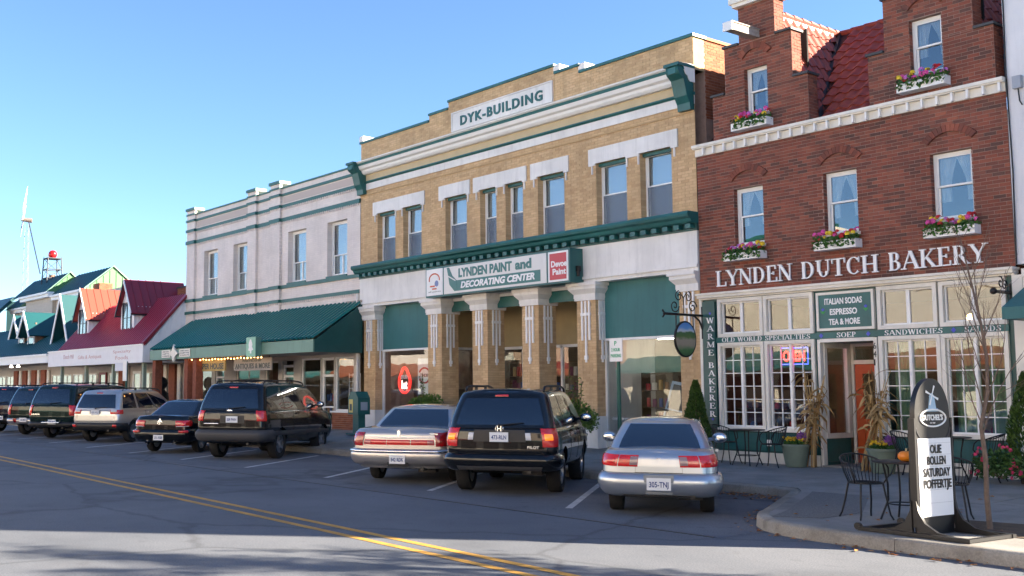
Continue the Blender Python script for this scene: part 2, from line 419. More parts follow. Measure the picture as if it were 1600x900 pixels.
BR_L, BR_H, JT = .213, .0677, .010
def brick_cells(rects, holes, bl=BR_L, bh=BR_H):
    """running-bond cells (x0,x1,z0,z1) that fill the rectangles and keep out of the holes"""
    out = []
    for X0, X1, Z0, Z1 in rects:
        r0 = int(math.floor(Z0 / bh)); r1 = int(math.ceil(Z1 / bh))
        for r in range(r0, r1):
            za = max(r * bh, Z0); zb = min((r + 1) * bh, Z1)
            if zb - za < .02: continue
            off = (r % 2) * bl / 2
            for c in range(int(math.floor((X0 - off) / bl)), int(math.ceil((X1 - off) / bl))):
                xa = max(c * bl + off, X0); xb = min((c + 1) * bl + off, X1)
                segs = [(xa, xb)]
                for h in holes:
                    if h[2] < (za + zb) / 2 < h[3]:
                        ns = []
                        for a, b in segs:
                            if h[1] <= a or h[0] >= b: ns.append((a, b)); continue
                            if h[0] > a: ns.append((a, h[0]))
                            if h[1] < b: ns.append((h[1], b))
                        segs = ns
                for a, b in segs:
                    if b - a > .03: out.append((a, b, za, zb))
    return out

def lay_bricks(cells, y, m, parent, mode='front', single=0, seed=1, proud=.006, xfix=None):
    """bricks standing proud of the mortar sheet at y; mode 'front' faces -Y, mode 'right' faces +X (cells then run along Y)"""
    rnd = random.Random(seed)
    j = JT / 2
    def geo(mb, a, b, za, zb, jit, r):
        mb.cur = r
        if mode == 'front':
            x0, x1, z0, z1, yf = a + j, b - j, za + j, zb - j, y - proud - jit
            mb.add([(x0, yf, z0), (x1, yf, z0), (x1, yf, z1), (x0, yf, z1), (x0, y, z0), (x1, y, z0), (x1, y, z1), (x0, y, z1)],
                   [(0, 1, 2, 3), (0, 4, 5, 1), (1, 5, 6, 2), (2, 6, 7, 3), (3, 7, 4, 0)])
        else:
            y0, y1, z0, z1, xf = a + j, b - j, za + j, zb - j, xfix + proud + jit
            mb.add([(xf, y0, z0), (xf, y1, z0), (xf, y1, z1), (xf, y0, z1), (xfix, y0, z0), (xfix, y1, z0), (xfix, y1, z1), (xfix, y0, z1)],
                   [(0, 1, 2, 3), (0, 4, 5, 1), (1, 5, 6, 2), (2, 6, 7, 3), (3, 7, 4, 0)])
    full = [c for c in cells if c[1] - c[0] > BR_L - .004 and c[3] - c[2] > BR_H - .004]
    singles = set()
    if single:
        full.sort(key=lambda c: (c[0] ** 2 + ((c[2] - 3.5) * 1.2) ** 2))
        singles = set(full[:single])
        var = []
        for k in range(10):
            mb = MB(); mb.cur = k / 9
            h, l = BR_H / 2 - j, BR_L / 2 - j
            mb.add([(-l, -proud, -h), (l, -proud, -h), (l, -proud, h), (-l, -proud, h), (-l, 0, -h), (l, 0, -h), (l, 0, h), (-l, 0, h)],
                   [(0, 1, 2, 3), (0, 4, 5, 1), (1, 5, 6, 2), (2, 6, 7, 3), (3, 7, 4, 0)])
            var.append(mb.mesh('brick', m))
    mb = MB()
    for c in cells:
        r = rnd.random(); jit = rnd.uniform(-.002, .003)
        if c in singles:
            o = bpy.data.objects.new('brick', var[int(r * 9.99)]); COL.objects.link(o); o.parent = parent
            base = parent.location if parent.parent is None else Vector()
            o.location = Vector(((c[0] + c[1]) / 2, y - jit, (c[2] + c[3]) / 2)) - base
        else: geo(mb, *c, jit, r)
    o = mb.build('brickwork', m, parent)
    o['kind'] = 'stuff'
    return o

# ------------------------------------------------------------------ shared materials
ASPH = ground_mat('asphalt', (.076, .087, .106), (.122, .133, .153), .35, 48, .85, .45, cracks=.3, stain=.2)
ASPH2 = ground_mat('asphalt_old', (.084, .093, .11), (.132, .141, .158), .6, 45, .88, .45, cracks=.35, stain=.38)
CONC = ground_mat('concrete', (.175, .17, .16), (.275, .265, .25), 1.4, 60, .9, .2, stain=.25)
CONC2 = ground_mat('concrete_kerb', (.2, .18, .15), (.33, .31, .27), 2.2, 50, .9, .25, stain=.3)
AGG = ground_mat('aggregate', (.09, .09, .09), (.2, .195, .19), 40, 60, .9, .45)
DIRT = ground_mat('soil', (.05, .032, .02), (.12, .08, .05), 3, 60, 1.0, .4)
GRND = ground_mat('far_ground', (.06, .065, .045), (.1, .1, .075), .2, 20, 1, .2)
YEL = ground_mat('yellow_paint', (.36, .19, .03), (.56, .30, .05), 2.5, 70, .7, .22)
WPAINT = ground_mat('white_road_paint', (.34, .34, .34), (.6, .6, .59), 3.5, 70, .8, .3)
BRED = brick_mat('red_brick', [(.11, .054, .042), (.155, .056, .04), (.21, .064, .042), (.25, .07, .043), (.29, .092, .055), (.21, .076, .052)])
BTAN = brick_mat('tan_brick', [(.54, .355, .19), (.62, .425, .235), (.67, .465, .265), (.58, .39, .21)])
BORA = brick_mat('orange_brick', [(.24, .07, .03), (.30, .095, .04), (.34, .12, .055)])
MORT = mat('mortar', (.33, .225, .185), .95, var=.25, vscale=5, bump=.2)
MORT_T = mat('tan_mortar', (.48, .33, .17), .95, var=.15, vscale=4)
CREAM = mat('cream_paint', (.77, .73, .65), .5, var=.10, vscale=2.5, bump=.05, streak=.14)
WHITE = mat('white_paint', (.82, .81, .79), .45, var=.07, vscale=2)
WHITE2 = mat('stucco_white', (.80, .775, .74), .7, var=.09, vscale=1.6, bump=.15, bscale=60, streak=.2)
TEAL = mat('teal_paint', (.018, .125, .12), .45, var=.2, vscale=1.5, streak=.25)
TEALD = mat('dark_teal_paint', (.01, .075, .072), .4, var=.2, vscale=2)
TEALP = mat('teal_panel', (.035, .16, .165), .6, var=.12, vscale=1.2, streak=.22)
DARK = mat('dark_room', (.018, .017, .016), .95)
ROOM = mat('shop_wall', (.2, .16, .12), .9, var=.3, vscale=1.2)
ROOM2 = mat('shop_wall_warm', (.30, .22, .13), .9, var=.35, vscale=.8)
WOODF = mat('shop_floor', (.08, .06, .045), .7, var=.2)
IRON = mat('black_iron', (.012, .012, .013), .45, .3)
GL = glass('window_glass', 2.3)
GLS = glass('shop_glass', 1.62, (.95, .97, .96))
GLB = glass('bakery_glass', 2.1)
SCREEN = mat('insect_screen', (.2, .25, .32), .6)
_n = SCREEN.node_tree.nodes; _t = _n.new('ShaderNodeBsdfTransparent'); _m = _n.new('ShaderNodeMixShader'); _m.inputs[0].default_value = .45
SCREEN.node_tree.links.new(_t.outputs[0], _m.inputs[1]); SCREEN.node_tree.links.new(_n['Principled BSDF'].outputs[0], _m.inputs[2]); SCREEN.node_tree.links.new(_m.outputs[0], _n['Material Output'].inputs[0])   # woven wire: half open
BLIND = mat('blind', (.6, .66, .7), .8, var=.05)
SHEER = mat('sheer_curtain', (.66, .66, .65), .9, var=.08, vscale=8)

# ------------------------------------------------------------------ ground, road, pavement
def zf(x):   # height of the pavement at the house fronts: it climbs gently to the west
    return .25 + .22 * min(1, max(0, (-15.0 - x) / 8.0))
def zs(x, y): return .15 if y < -3.8 else .15 + (zf(x) - .15) * min(1, (y + 3.8) / 3.8)

tag(bx('ground', GRND, None, -900, -900, -.6, 900, 900, -.03), kind='structure')
road = tag(MB().add([(-300, -30, 0), (120, -30, 0), (120, -3, 0), (-300, -3, 0)], [(0, 1, 2, 3)]).build('road', ASPH), kind='structure')
park = tag(MB().add([(-300, -8.75, .004), (-8.3, -8.75, .004), (-8.3, -3.4, .004), (-300, -3.4, .004)], [(0, 1, 2, 3)]).build('parking_lane', ASPH2), kind='structure')
for k in (-.17, .17):
    cl = [(-220, -10.7), (-60, -10.7), (-45, -10.95), (-28.56, -11.5), (-7.62, -12.26), (60, -14.7)]; vs = []
    for x, y in cl: vs += [(x, y + k - .06, .004), (x, y + k + .06, .004)]
    MB().add(vs, [(2 * i, 2 * i + 2, 2 * i + 3, 2 * i + 1) for i in range(len(cl) - 1)]).build('yellow_line', YEL, road)
for k in range(-1, 19):
    xa = -15.05 - 3.4 * k; yb = -4.1 - (.3 if k % 2 else 0)
    a = Vector((xa, -7.95, .008)); d = Vector((-.6, .8, 0)); n = Vector((.8, .6, 0)) * .055; e = a + d * 4.6
    if k == -1: e = a + d * 4.6
    MB().add([a - n, a + n, e + n, e - n], [(0, 1, 2, 3)]).build('stall_line', WPAINT, park)

kp = [(-150, -3.8), (-11.05, -3.8), (-10.75, -3.86), (-10.52, -4.05), (-10.36, -4.33), (-9.15, -6.72), (-8.98, -7.1), (-8.75, -7.44), (-8.42, -7.76), (-8.0, -7.97), (-7.5, -8.08), (-6.8, -8.12), (40, -8.12)]
# even out the kerb into stones
def resample(pts, step):
    out = [Vector((*pts[0], 0))]; acc = 0
    for a, b in zip(pts, pts[1:]):
        a = Vector((*a, 0)); b = Vector((*b, 0)); L = (b - a).length; n = max(1, int(L / step))
        for i in range(1, n + 1): out.append(a.lerp(b, i / n))
    return out
kerb = bpy.data.objects.new('kerb', None); COL.objects.link(kerb); tag(kerb, kind='structure')
KP = resample(kp, .3)
def kerb_piece(pts, gap):
    mb = MB(); vs = []
    for i, p in enumerate(pts):
        d = (pts[min(i + 1, len(pts) - 1)] - pts[max(i - 1, 0)]).normalized(); n = Vector((-d.y, d.x, 0))  # towards the pavement
        q = p + d * (gap if i == 0 else -gap if i == len(pts) - 1 else 0)
        for o, z in ((0, -.05), (.012, .12), (.035, .148), (.17, .152), (.17, -.05)): vs.append(q + n * o + Vector((0, 0, z)))
    N = len(pts)
    fs = [(i * 5 + k, (i + 1) * 5 + k, (i + 1) * 5 + k + 1, i * 5 + k + 1) for i in range(N - 1) for k in range(4)] + [(0, 1, 2, 3, 4), tuple(range((N - 1) * 5, N * 5))[::-1]]
    return mb.add(vs, fs)
i = 0
while i < len(KP) - 1:
    far = KP[i].x < -70 or KP[i].x > 6
    j = min(len(KP) - 1, i + (60 if far else 7))
    kerb_piece(KP[i:j + 1], .004).build('kerb_stone', CONC2, kerb, smooth=50)
    i = j
walk = tag(MB().add([(-150, -3.65, .10), (-10.7, -3.65, .10), (-10.7, 1, .13), (-150, 1, .13), (-10.7, -3.65, .10), (40, -3.65, .10), (40, 1, .13), (-10.7, 1, .13), (-10.2, -4.3, .10), (-8.8, -7.1, .10), (-8.0, -7.8, .10), (40, -7.9, .10), (40, -3.65, .10), (-10.6, -3.65, .10)],
                   [(0, 1, 2, 3), (4, 5, 6, 7), (8, 9, 10, 11, 12, 13)]).build('pavement', mat('joint_dirt', (.07, .065, .055), 1)), kind='structure')
def clip(poly, ax, v, keep_gt):
    out = []
    for a, b in zip(poly, poly[1:] + poly[:1]):
        ia = (a[ax] >= v) == keep_gt; ib = (b[ax] >= v) == keep_gt
        if ia: out.append(a)
        if ia != ib:
            t = (v - a[ax]) / (b[ax] - a[ax]); out.append(tuple(a[k] + (b[k] - a[k]) * t for k in (0, 1)))
    return out
def slab(poly, m=CONC, name='paving_slab', lift=0.0, th=.05):
    n = len(poly)
    top = [(p[0], p[1], zs(*p) + lift) for p in poly]; bot = [(p[0], p[1], zs(*p) + lift - th) for p in poly]
    return MB().add(top + bot, [tuple(range(n))] + [(i, n + i, n + (i + 1) % n, (i + 1) % n) for i in range(n)]).build(name, m, walk)
g = .006
rs = random.Random(4)
for k in range(24):                                  # along the shop fronts
    x0 = -52 + k * 1.85; x1 = x0 + 1.85
    for y0, y1 in ((-3.63, -1.85), (-1.85, .35)):
        slab([(x0 + g, y0 + g), (x1 - g, y0 + g), (x1 - g, y1 - g), (x0 + g, y1 - g)], lift=rs.uniform(0, .003))
for k in range(7):
    x0 = -7.6 + k * 1.85; x1 = x0 + 1.85
    slab([(x0 + g, -3.63 + g), (x1 - g, -3.63 + g), (x1 - g, .35), (x0 + g, .35)])
slab([(-150, -3.63), (-52.01, -3.63), (-52.01, .35), (-150, .35)]); slab([(5.4, -3.63), (40, -3.63), (40, .35), (5.4, .35)])
bulb = [(-10.62, -3.64), (-10.36, -3.95), (-10.2, -4.25), (-9.0, -6.66), (-8.84, -7.02), (-8.62, -7.35), (-8.32, -7.64), (-7.95, -7.82), (-7.5, -7.92), (-6.8, -7.95), (12, -7.95), (12, -3.64)]
xs = [-10.7, -7.05, -5.3, -3.4, -1.5, 1, 4, 12]; ys = [-8, -5.75, -3.63]
for i in range(len(xs) - 1):
    for j in range(2):
        p = bulb
        for ax, v, kg in ((0, xs[i] + g, True), (0, xs[i + 1] - g, False), (1, ys[j] + g, True), (1, ys[j + 1] - g, False)): p = clip(p, ax, v, kg) if p else p
        if len(p) > 2: slab(p[::1], lift=rs.uniform(0, .002))
agg = slab([(-8.5, -7.45), (-8.0, -7.1), (-8.05, -6.1), (-9.2, -3.95), (-10.15, -3.98), (-9.95, -4.35), (-8.82, -6.62)][::1], AGG, 'aggregate_paving', .006, .004)
pit = slab([(-6.9, -5.85), (-6.5, -7.0), (-5.2, -7.0), (-3.6, -6.6), (-3.6, -5.4), (-5.0, -5.4)][::1], DIRT, 'tree_pit', .008, .004)
for o in list(walk.children):                        # make every slab face up
    o.data.update()
    if o.data.polygons[0].normal.z < 0: o.data.flip_normals()
bx('gutter_seam', mat('seam_tar', (.02, .02, .022), .6), road, -300, -8.79, -.01, -8.4, -8.74, .006)

# fallen leaves along the kerb
mb = MB()
rl = random.Random(9)
LEAF = leaf_mat('fallen_leaf', (.22, .07, .02), (.42, .2, .05))
for k in range(430):
    if k < 260:
        p = KP[rl.randrange(len(KP))]
        while not (-12.5 < p.x < -2.5): p = KP[rl.randrange(len(KP))]
        x, y = p.x + rl.gauss(0, .12), p.y - abs(rl.gauss(.08, .12)); z = .012
    elif k < 370: x, y, z = rl.uniform(-12.6, -10.6), -4.0 - abs(rl.gauss(.1, .25)), .012
    else: x, y = rl.uniform(-9, -3), rl.uniform(-7.6, -2.5); z = zs(x, y) + .012
    s = rl.uniform(.018, .05); a = rl.uniform(0, 6.28); mb.cur = rl.random()
    c, sn = math.cos(a) * s, math.sin(a) * s; zz = rl.uniform(.003, .02)
    mb.add([(x - c, y - sn, z), (x + sn * .6, y - c * .6, z + zz), (x + c, y + sn, z + .003), (x - sn * .6, y + c * .6, z + zz)], [(0, 1, 2), (0, 2, 3)])
tag(mb.build('fallen_leaves', LEAF), 'orange and brown fallen leaves scattered along the kerb', 'leaves', kind='stuff')

# ------------------------------------------------------------------ windows
def sash_window(parent, x0, x1, z0, z1, y, fm=WHITE, fw=.055, split=.5, cover='blind', cw=.9, lowmull=False, name='window', gm=None, screen=False):
    """double-hung window in an opening: y is the plane of the frame"""
    gm = gm or GL
    w = MB()
    w.box(x0, y, z0, x0 + fw, y + .07, z1).box(x1 - fw, y, z0, x1, y + .07, z1).box(x0 + fw, y, z1 - fw, x1 - fw, y + .07, z1).box(x0 + fw, y - .02, z0, x1 - fw, y + .07, z0 + fw)
    p = w.build(name, fm, parent)
    zm = z0 + (z1 - z0) * split; b = .035
    a0, a1 = x0 + fw, x1 - fw
    s = MB()   # upper sash stands in front of the lower one
    for (c0, c1, yy) in ((zm, z1 - fw, y + .015), (z0 + fw, zm + b, y + .045)):
        s.box(a0, yy, c0, a0 + b, yy + .03, c1).box(a1 - b, yy, c0, a1, yy + .03, c1).box(a0 + b, yy, c0, a1 - b, yy + .03, c0 + b).box(a0 + b, yy, c1 - b, a1 - b, yy + .03, c1)
    if lowmull: s.box((a0 + a1) / 2 - .03, y + .04, z0 + fw, (a0 + a1) / 2 + .03, y + .078, zm)
    s.build('sash', fm, p)
    bx('pane', gm, p, a0 + b, y + .03, zm + b, a1 - b, y + .036, z1 - fw - b)
    bx('pane', gm, p, a0 + b, y + .06, z0 + fw + b, a1 - b, y + .066, zm)
    if screen: bx('insect_screen', SCREEN, p, a0 + .005, y + .004, z0 + fw, a1 - .005, y + .008, zm)
    if cover == 'blind':
        bx('blind', BLIND, p, a0 + .01, y + .10, z1 - fw - (z1 - z0) * cw, a1 - .01, y + .108, z1 - fw)
    elif cover in ('sheer', 'parted'):
        mb = MB(); n = 26
        def fold(xa, xb, za, zb, narrow):
            vs = []
            for r in range(7):
                t = r / 6; z = zb + (za - zb) * t
                k = 1 - narrow * math.sin(min(1, t * 1.25) * math.pi / 2) if narrow else 1
                for i in range(n + 1):
                    u = i / n; xx = (xa + (xb - xa) * u * k)
                    vs.append((xx, y + .12 + .018 * math.sin(i * 1.9 + r * .3), z))
            mb.add(vs, [(r * (n + 1) + i, r * (n + 1) + i + 1, (r + 1) * (n + 1) + i + 1, (r + 1) * (n + 1) + i) for r in range(6) for i in range(n)])
        if cover == 'sheer': fold(a0, a1, z0 + fw, z1 - fw, 0)
        else:
            xm = (a0 + a1) / 2
            na, nb_ = random.uniform(.35, .72), random.uniform(.35, .72); zl = random.uniform(.12, .42)
            fold(a0, xm + .02, z0 + fw + zl, z1 - fw, na); fold(a1, xm - .02, z0 + fw + zl, z1 - fw, nb_)
        mb.build('curtain', SHEER, p, smooth=80)
    return p

def flower_box(x0, x1, z0, z1, y, seed, label):
    t = thing('window_box', label, 'flower box', ((x0 + x1) / 2, y, z0), group='flower boxes under the red brick windows')
    d = .24
    mb = MB()
    mb.box(x0, y - d, z0, x1, y - d + .02, z1).box(x0, y - .02, z0, x1, y, z1).box(x0, y - d + .02, z0, x0 + .02, y - .02, z1).box(x1 - .02, y - d + .02, z0, x1, y - .02, z1).box(x0 + .02, y - d + .02, z0, x1 - .02, y - .02, z0 + .02)
    mb.build('trough', WHITE, t)
    bx('soil', DIRT, t, x0 + .02, y - d + .02, z1 - .06, x1 - .02, y - .02, z1 - .03)
    r = random.Random(seed)
    lv = MB()
    for k in range(420):
        lv.cur = r.random()
        x = r.uniform(x0, x1); yy = y - d / 2 + r.gauss(0, .075); z = z1 + r.uniform(-.06, .10)
        if r.random() < .25: yy = y - d - r.uniform(0, .03); z = z1 - r.uniform(-.02, .13)
        s = r.uniform(.025, .055); a = Vector((r.uniform(-1, 1), r.uniform(-1, 1), r.uniform(-.3, 1))).normalized() * s; b = a.orthogonal().normalized() * s * .6
        c = Vector((x, yy, z)); lv.add([c - a, c + b, c + a, c - b], [(0, 1, 2, 3)])
    lv.build('leaves', GREENLEAF, t)
    cols = [('pink_blossom', (.78, .09, .38)), ('yellow_blossom', (.85, .6, .03)), ('red_blossom', (.6, .02, .03)), ('violet_blossom', (.65, .2, .6))]
    bl = [MB() for _ in cols]
    n = 24
    for k in range(n):
        ci = r.choice([0, 0, 1, 1, 2, 3]); x = x0 + (x1 - x0) * (k + .5 + r.uniform(-.4, .4)) / n; c = Vector((x, y - d / 2 + r.uniform(-.1, .03), z1 + r.uniform(.06, .2)))
        rr = r.uniform(.045, .07)
        for q in range(12):                                   # a head of small petals
            d_ = Vector((r.gauss(0, 1), r.gauss(0, 1) - .5, r.gauss(0, .7) + .6)).normalized(); pc = c + d_ * rr * .7
            e = d_.orthogonal().normalized(); f_ = d_.cross(e); s = rr * .55
            bl[ci].add([pc + e * s, pc + f_ * s, pc - e * s, pc - f_ * s], [(0, 1, 2, 3)])
    for (nm, c), b in zip(cols, bl):
        if b.v: b.build('blossoms', mat(nm, c, .6, var=.3, vscale=30), t)
    return t
GREENLEAF = leaf_mat('box_leaf', (.02, .07, .014), (.09, .2, .04))

# ================================================================== red brick bakery
BX0, BX1 = -15.32, -8.64
bak = thing('brick_bakery', 'red brick bakery with two stepped gables, red tiled roof and teal shopfront', 'building', ((BX0 + BX1) / 2, 0, .25))
UW = [(-14.36, -13.62, 4.88, 6.15), (-12.22, -11.49, 4.88, 6.15), (-10.04, -9.28, 4.88, 6.15)]
GW = [(-14.0, -13.42, 7.69, 8.76), (-10.32, -9.70, 7.69, 8.79)]
mb = MB(); holes_wall(mb, BX0, BX1, 3.86, 7.04, UW, .012, .28)
wall = mb.build('wall', MORT, bak)
cells = brick_cells([(BX0, BX1, 3.90, 7.03)], UW)
lay_bricks(cells, .012, BRED, wall, single=300, seed=2)
# brick reveals inside the openings (the side that shows)
def reveals(holes, m, parent, depth=.2, y=.012):
    mb = MB(); rr = random.Random(5)
    for a, b, c, d in holes:
        z = math.floor(c / BR_H) * BR_H; k = 0
        while z < d:
            za, zb = max(z, c), min(z + BR_H, d)
            if zb - za > .02:
                mb.cur = rr.random(); e = depth if k % 2 else depth * .98
                mb.box(a - .001, y - .008, za + .005, a + .006, y + e, zb - .005); mb.cur = rr.random()
                mb.box(b - .006, y - .008, za + .005, b + .001, y + e, zb - .005)
            z += BR_H; k += 1
    o = mb.build('reveal_bricks', m, parent); o['kind'] = 'stuff'
reveals(UW, BRED, wall, .11)
sd = MB(); sd.box(BX0, .3, .2, BX0 + .1, 12, 7.04).box(BX1 - .1, .3, .2, BX1, 12, 7.04).box(BX0, 11.9, .2, BX1, 12, 7.2)
sd.build('side_wall', mat('old_brick_wall', (.16, .07, .05), .95, var=.4, vscale=2, bump=.3), bak)
for i, (a, b, c, d) in enumerate(UW):
    sash_window(bak, a + .005, b - .005, c + .005, d - .005, .125, WHITE, .05, cover='parted', gm=GLB)
    bx('sill', CREAM, bak, a - .03, -.06, c - .06, b + .03, .14, c)
def arch(cx, z0, w, rise, parent, n=13, y=.012):
    Rr = (w * w / 4 + rise * rise) / (2 * rise); cz = z0 + rise - Rr; a0 = math.asin(w / 2 / Rr); rr = random.Random(int(cx * 100) % 97)
    for k in range(n):
        t0 = -a0 + 2 * a0 * k / n + .004; t1 = -a0 + 2 * a0 * (k + 1) / n - .004; mb = MB(); mb.cur = rr.random() * .8 + .1
        o = [(cx + (Rr + e) * math.sin(t), cz + (Rr + e) * math.cos(t)) for t, e in ((t0, -.03), (t1, -.03), (t1, .10), (t0, .10))]
        mb.prism(o, 'y', y - .05, y + .02); mb.build('arch_brick', BRED, parent)
for cx in (-13.99, -11.855, -9.66): arch(cx, 6.34, .84, .2, wall)

# white dentil cornice
cn = MB(); cn.box(BX0 - .02, -.16, 7.215, BX1 + .02, .3, 7.275).box(BX0 - .02, -.13, 7.19, BX1 + .02, .3, 7.215).box(BX0 - .01, -.04, 7.03, BX1 + .01, .3, 7.19)
corn = cn.build('cornice', CREAM, bak)
for k in range(24): bx('bracket', WHITE, corn, -15.06 + k * .2765 - .02, -.125, 7.035, -15.06 + k * .2765 + .02, -.04, 7.189)

# stepped gables
def gable(cx, hole, cap):
    st = [(1.185, 7.275, 8.30), (.84, 8.30, 9.33), (.45, 9.33, 10.16)]
    m_ = MB(); cells = []
    g_ = None
    for w, a, b in st:
        holes_wall(m_, cx - w, cx + w, a, b, [hole] if hole[2] < b and hole[3] > a else [], .012, .34)
        m_.box(cx - w, .30, a, cx + w - .012, .36, b) if not (hole[2] < b and hole[3] > a) else m_.box(cx - w, .30, a, hole[0], .36, b).box(hole[1], .30, a, cx + w - .012, .36, b)
        m_.add([(cx + w - .012, .012, a), (cx + w - .012, .36, a), (cx + w - .012, .36, b), (cx + w - .012, .012, b)], [(0, 1, 2, 3)])
        m_.add([(cx - w, .012, a), (cx - w, .36, a), (cx - w, .36, b), (cx - w, .012, b)], [(3, 2, 1, 0)])
        nw = {8.30: .84, 9.33: .45}.get(b, 0)
        for xa, xb in ((cx - w, cx - nw), (cx + nw, cx + w)): m_.add([(xa, .012, b), (xb, .012, b), (xb, .36, b), (xa, .36, b)], [(0, 1, 2, 3)])
        cells += brick_cells([(cx - w, cx + w, a, b)], [hole] if hole[2] < b and hole[3] > a else [])
    g_ = m_.build('gable', MORT, bak)
    lay_bricks(cells, .012, BRED, g_, seed=int(-cx))
    for w, a, b in st:
        lay_bricks(brick_cells([(.0, .36, a, b)], []), 0, BRED, g_, mode='right', xfix=cx + w - .012, seed=3)
        if b < 10:
            nx = {8.30: .84, 9.33: .45}[b]
            bx('coping', mat('coping_lead', (.05, .05, .052), .6, var=.3), g_, cx - w - .03, -.04, b, cx - nx - .012, .4, b + .05)
            bx('coping', MATS['coping_lead'], g_, cx + nx + .012, -.04, b, cx + w + .03, .4, b + .05)
    reveals([hole], BRED, g_, .11)
    sash_window(bak, hole[0] + .005, hole[1] - .005, hole[2] + .005, hole[3] - .005, .125, WHITE, .05, cover='parted', gm=GLB)
    bx('sill', CREAM, bak, hole[0] - .03, -.05, hole[2] - .05, hole[1] + .03, .14, hole[2])
    arch((hole[0] + hole[1]) / 2, 9.0, .66, .18, g_, 10)
    c = MB(); c.box(cx - .53, -.10, 10.16, cx + .53, .42, 10.24).box(cx - .58, -.15, 10.24, cx + .58, .45, 10.36).box(cx - .5, -.05, 10.36, cx + .5, .4, 10.6)
    c.build('gable_cap', CREAM, g_)
    # dark room behind the window
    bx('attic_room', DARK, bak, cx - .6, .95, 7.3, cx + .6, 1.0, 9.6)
gable(-13.66, GW[0], True); gable(-9.98, GW[1], True)
# hoist beam of gable 1, reaching over the street
b_ = MB(); b_.box(-13.77, -.95, 9.36, -13.58, .1, 9.52).box(-13.79, -.97, 9.52, -13.56, .0, 9.545)
b_.build('hoist_beam', mat('weathered_wood', (.36, .31, .27), .8, var=.3, vscale=12), bak)
bx('beam_end', WHITE, bak, -13.79, -.985, 9.345, -13.56, -.955, 9.535)

# tiled roofs ----------------------------------------------------------
TILE = mat('clay_tile', (.26, .042, .02), .55, var=.35, vscale=6, bump=.1, bscale=30)
TBASE = mat('roof_under', (.05, .012, .01), .9)
ZE, ZR, YE, YR = 7.27, 10.05, .30, 3.22
rf = MB()
rf.add([(BX0, YE, ZE), (BX1, YE, ZE), (BX1, YR, ZR), (BX0, YR, ZR), (BX1, 12, ZR), (BX0, 12, ZR)], [(0, 1, 2, 3), (3, 2, 4, 5)])
DC = [(-13.66, 1.19), (-9.98, 1.19)]
for cx, hw in DC:
    rf.add([(cx, .3, ZR - .02), (cx, YR + .2, ZR - .02), (cx + hw, .3, ZE), (cx + hw, YR + .2, ZE), (cx - hw, .3, ZE), (cx - hw, YR + .2, ZE)], [(0, 2, 3, 1), (0, 1, 5, 4)])
roof = rf.build('roof', TBASE, bak)
def tile_mesh(w=.29, l=.40):
    mb = MB(); n = 7; vs = []
    for (yy, dz) in ((0, .03), (l, .004)):
        for i in range(n + 1):
            u = i / n; vs.append((u * w, yy, dz + .032 * math.sin(u * 2 * math.pi) * (1 if u < .5 else .55) + .012))
    for i in range(n + 1):
        u = i / n; vs.append((u * w, 0, .03 + .032 * math.sin(u * 2 * math.pi) * (1 if u < .5 else .55) - .010))
    k = n + 1
    mb.add(vs, [(i, i + 1, k + i + 1, k + i) for i in range(n)] + [(2 * k + i, 2 * k + i + 1, i + 1, i) for i in range(n)])
    return mb.mesh('tile', TILE, 60)
TM = tile_mesh()
def lay_tiles(org, ex, ey, ez, nx, ny, ok):
    M0 = Matrix((ex, ey, ez)).transposed().to_4x4()
    for r in range(ny):
        for c in range(nx):
            p = org + ex * (c * .285) + ey * (r * .335); ctr = p + ex * .14 + ey * .17
            if not ok(ctr): continue
            o = bpy.data.objects.new('roof_tile', TM); COL.objects.link(o); o.parent = roof
            o.matrix_local = Matrix.Translation(p) @ M0 @ Matrix.Rotation(random.uniform(-.012, .012), 4, 'Z')
e2 = Vector((0, YR - YE, ZR - ZE)).normalized(); e1 = Vector((1, 0, 0)); e3 = e1.cross(e2)
def in_main(p):
    t = (p.z - ZE) / (ZR - ZE)
    for cx, hw in DC:
        if abs(p.x - cx) < hw * (1 - t) + .05 and p.z < ZR: return False
    return BX0 < p.x < BX1 and -13.3 < p.x
lay_tiles(Vector((BX0 + .02, YE, ZE + .02)), e1, e2, e3, 24, 12, in_main)
for k, (cx, hw) in enumerate(DC):
    f2 = Vector((-hw, 0, ZR - ZE)).normalized(); f1 = Vector((0, 1, 0)); f3 = f1.cross(f2)
    # right-hand slope: runs back to the valley
    lay_tiles(Vector((cx + hw, .38, ZE)), f1, f2, f1.cross(f2), 11, 9, lambda p: p.y < YE + (YR - YE) * (p.z - ZE) / (ZR - ZE) + .02)
    mb = MB()
    for q in range(9):
        y0 = .36 + q * .33; mb.cyl((cx, y0, ZR + .03), (cx, y0 + .36, ZR + .01), .085, .075, 8)
    mb.build('ridge_tiles', TILE, roof, smooth=40)
    bx('ridge_board', WHITE, roof, cx + .05, .37, ZR - .13, cx + .075, YR - .35, ZR - .05)
    v = MB(); v.tube([(cx + hw, YE, ZE + .05), (cx + .02, YR, ZR + .04)], .05, 5).tube([(cx - hw, YE, ZE + .05), (cx - .02, YR, ZR + .04)], .05, 5); v.build('valley_flashing', mat('dark_flashing', (.02, .02, .025), .5), roof)
mb = MB()
for q in range(20): mb.cyl((BX0 + q * .33, YR, ZR + .03), (BX0 + q * .33 + .36, YR, ZR + .02), .08, .07, 8)
mb.build('ridge_tiles', TILE, roof, smooth=40)

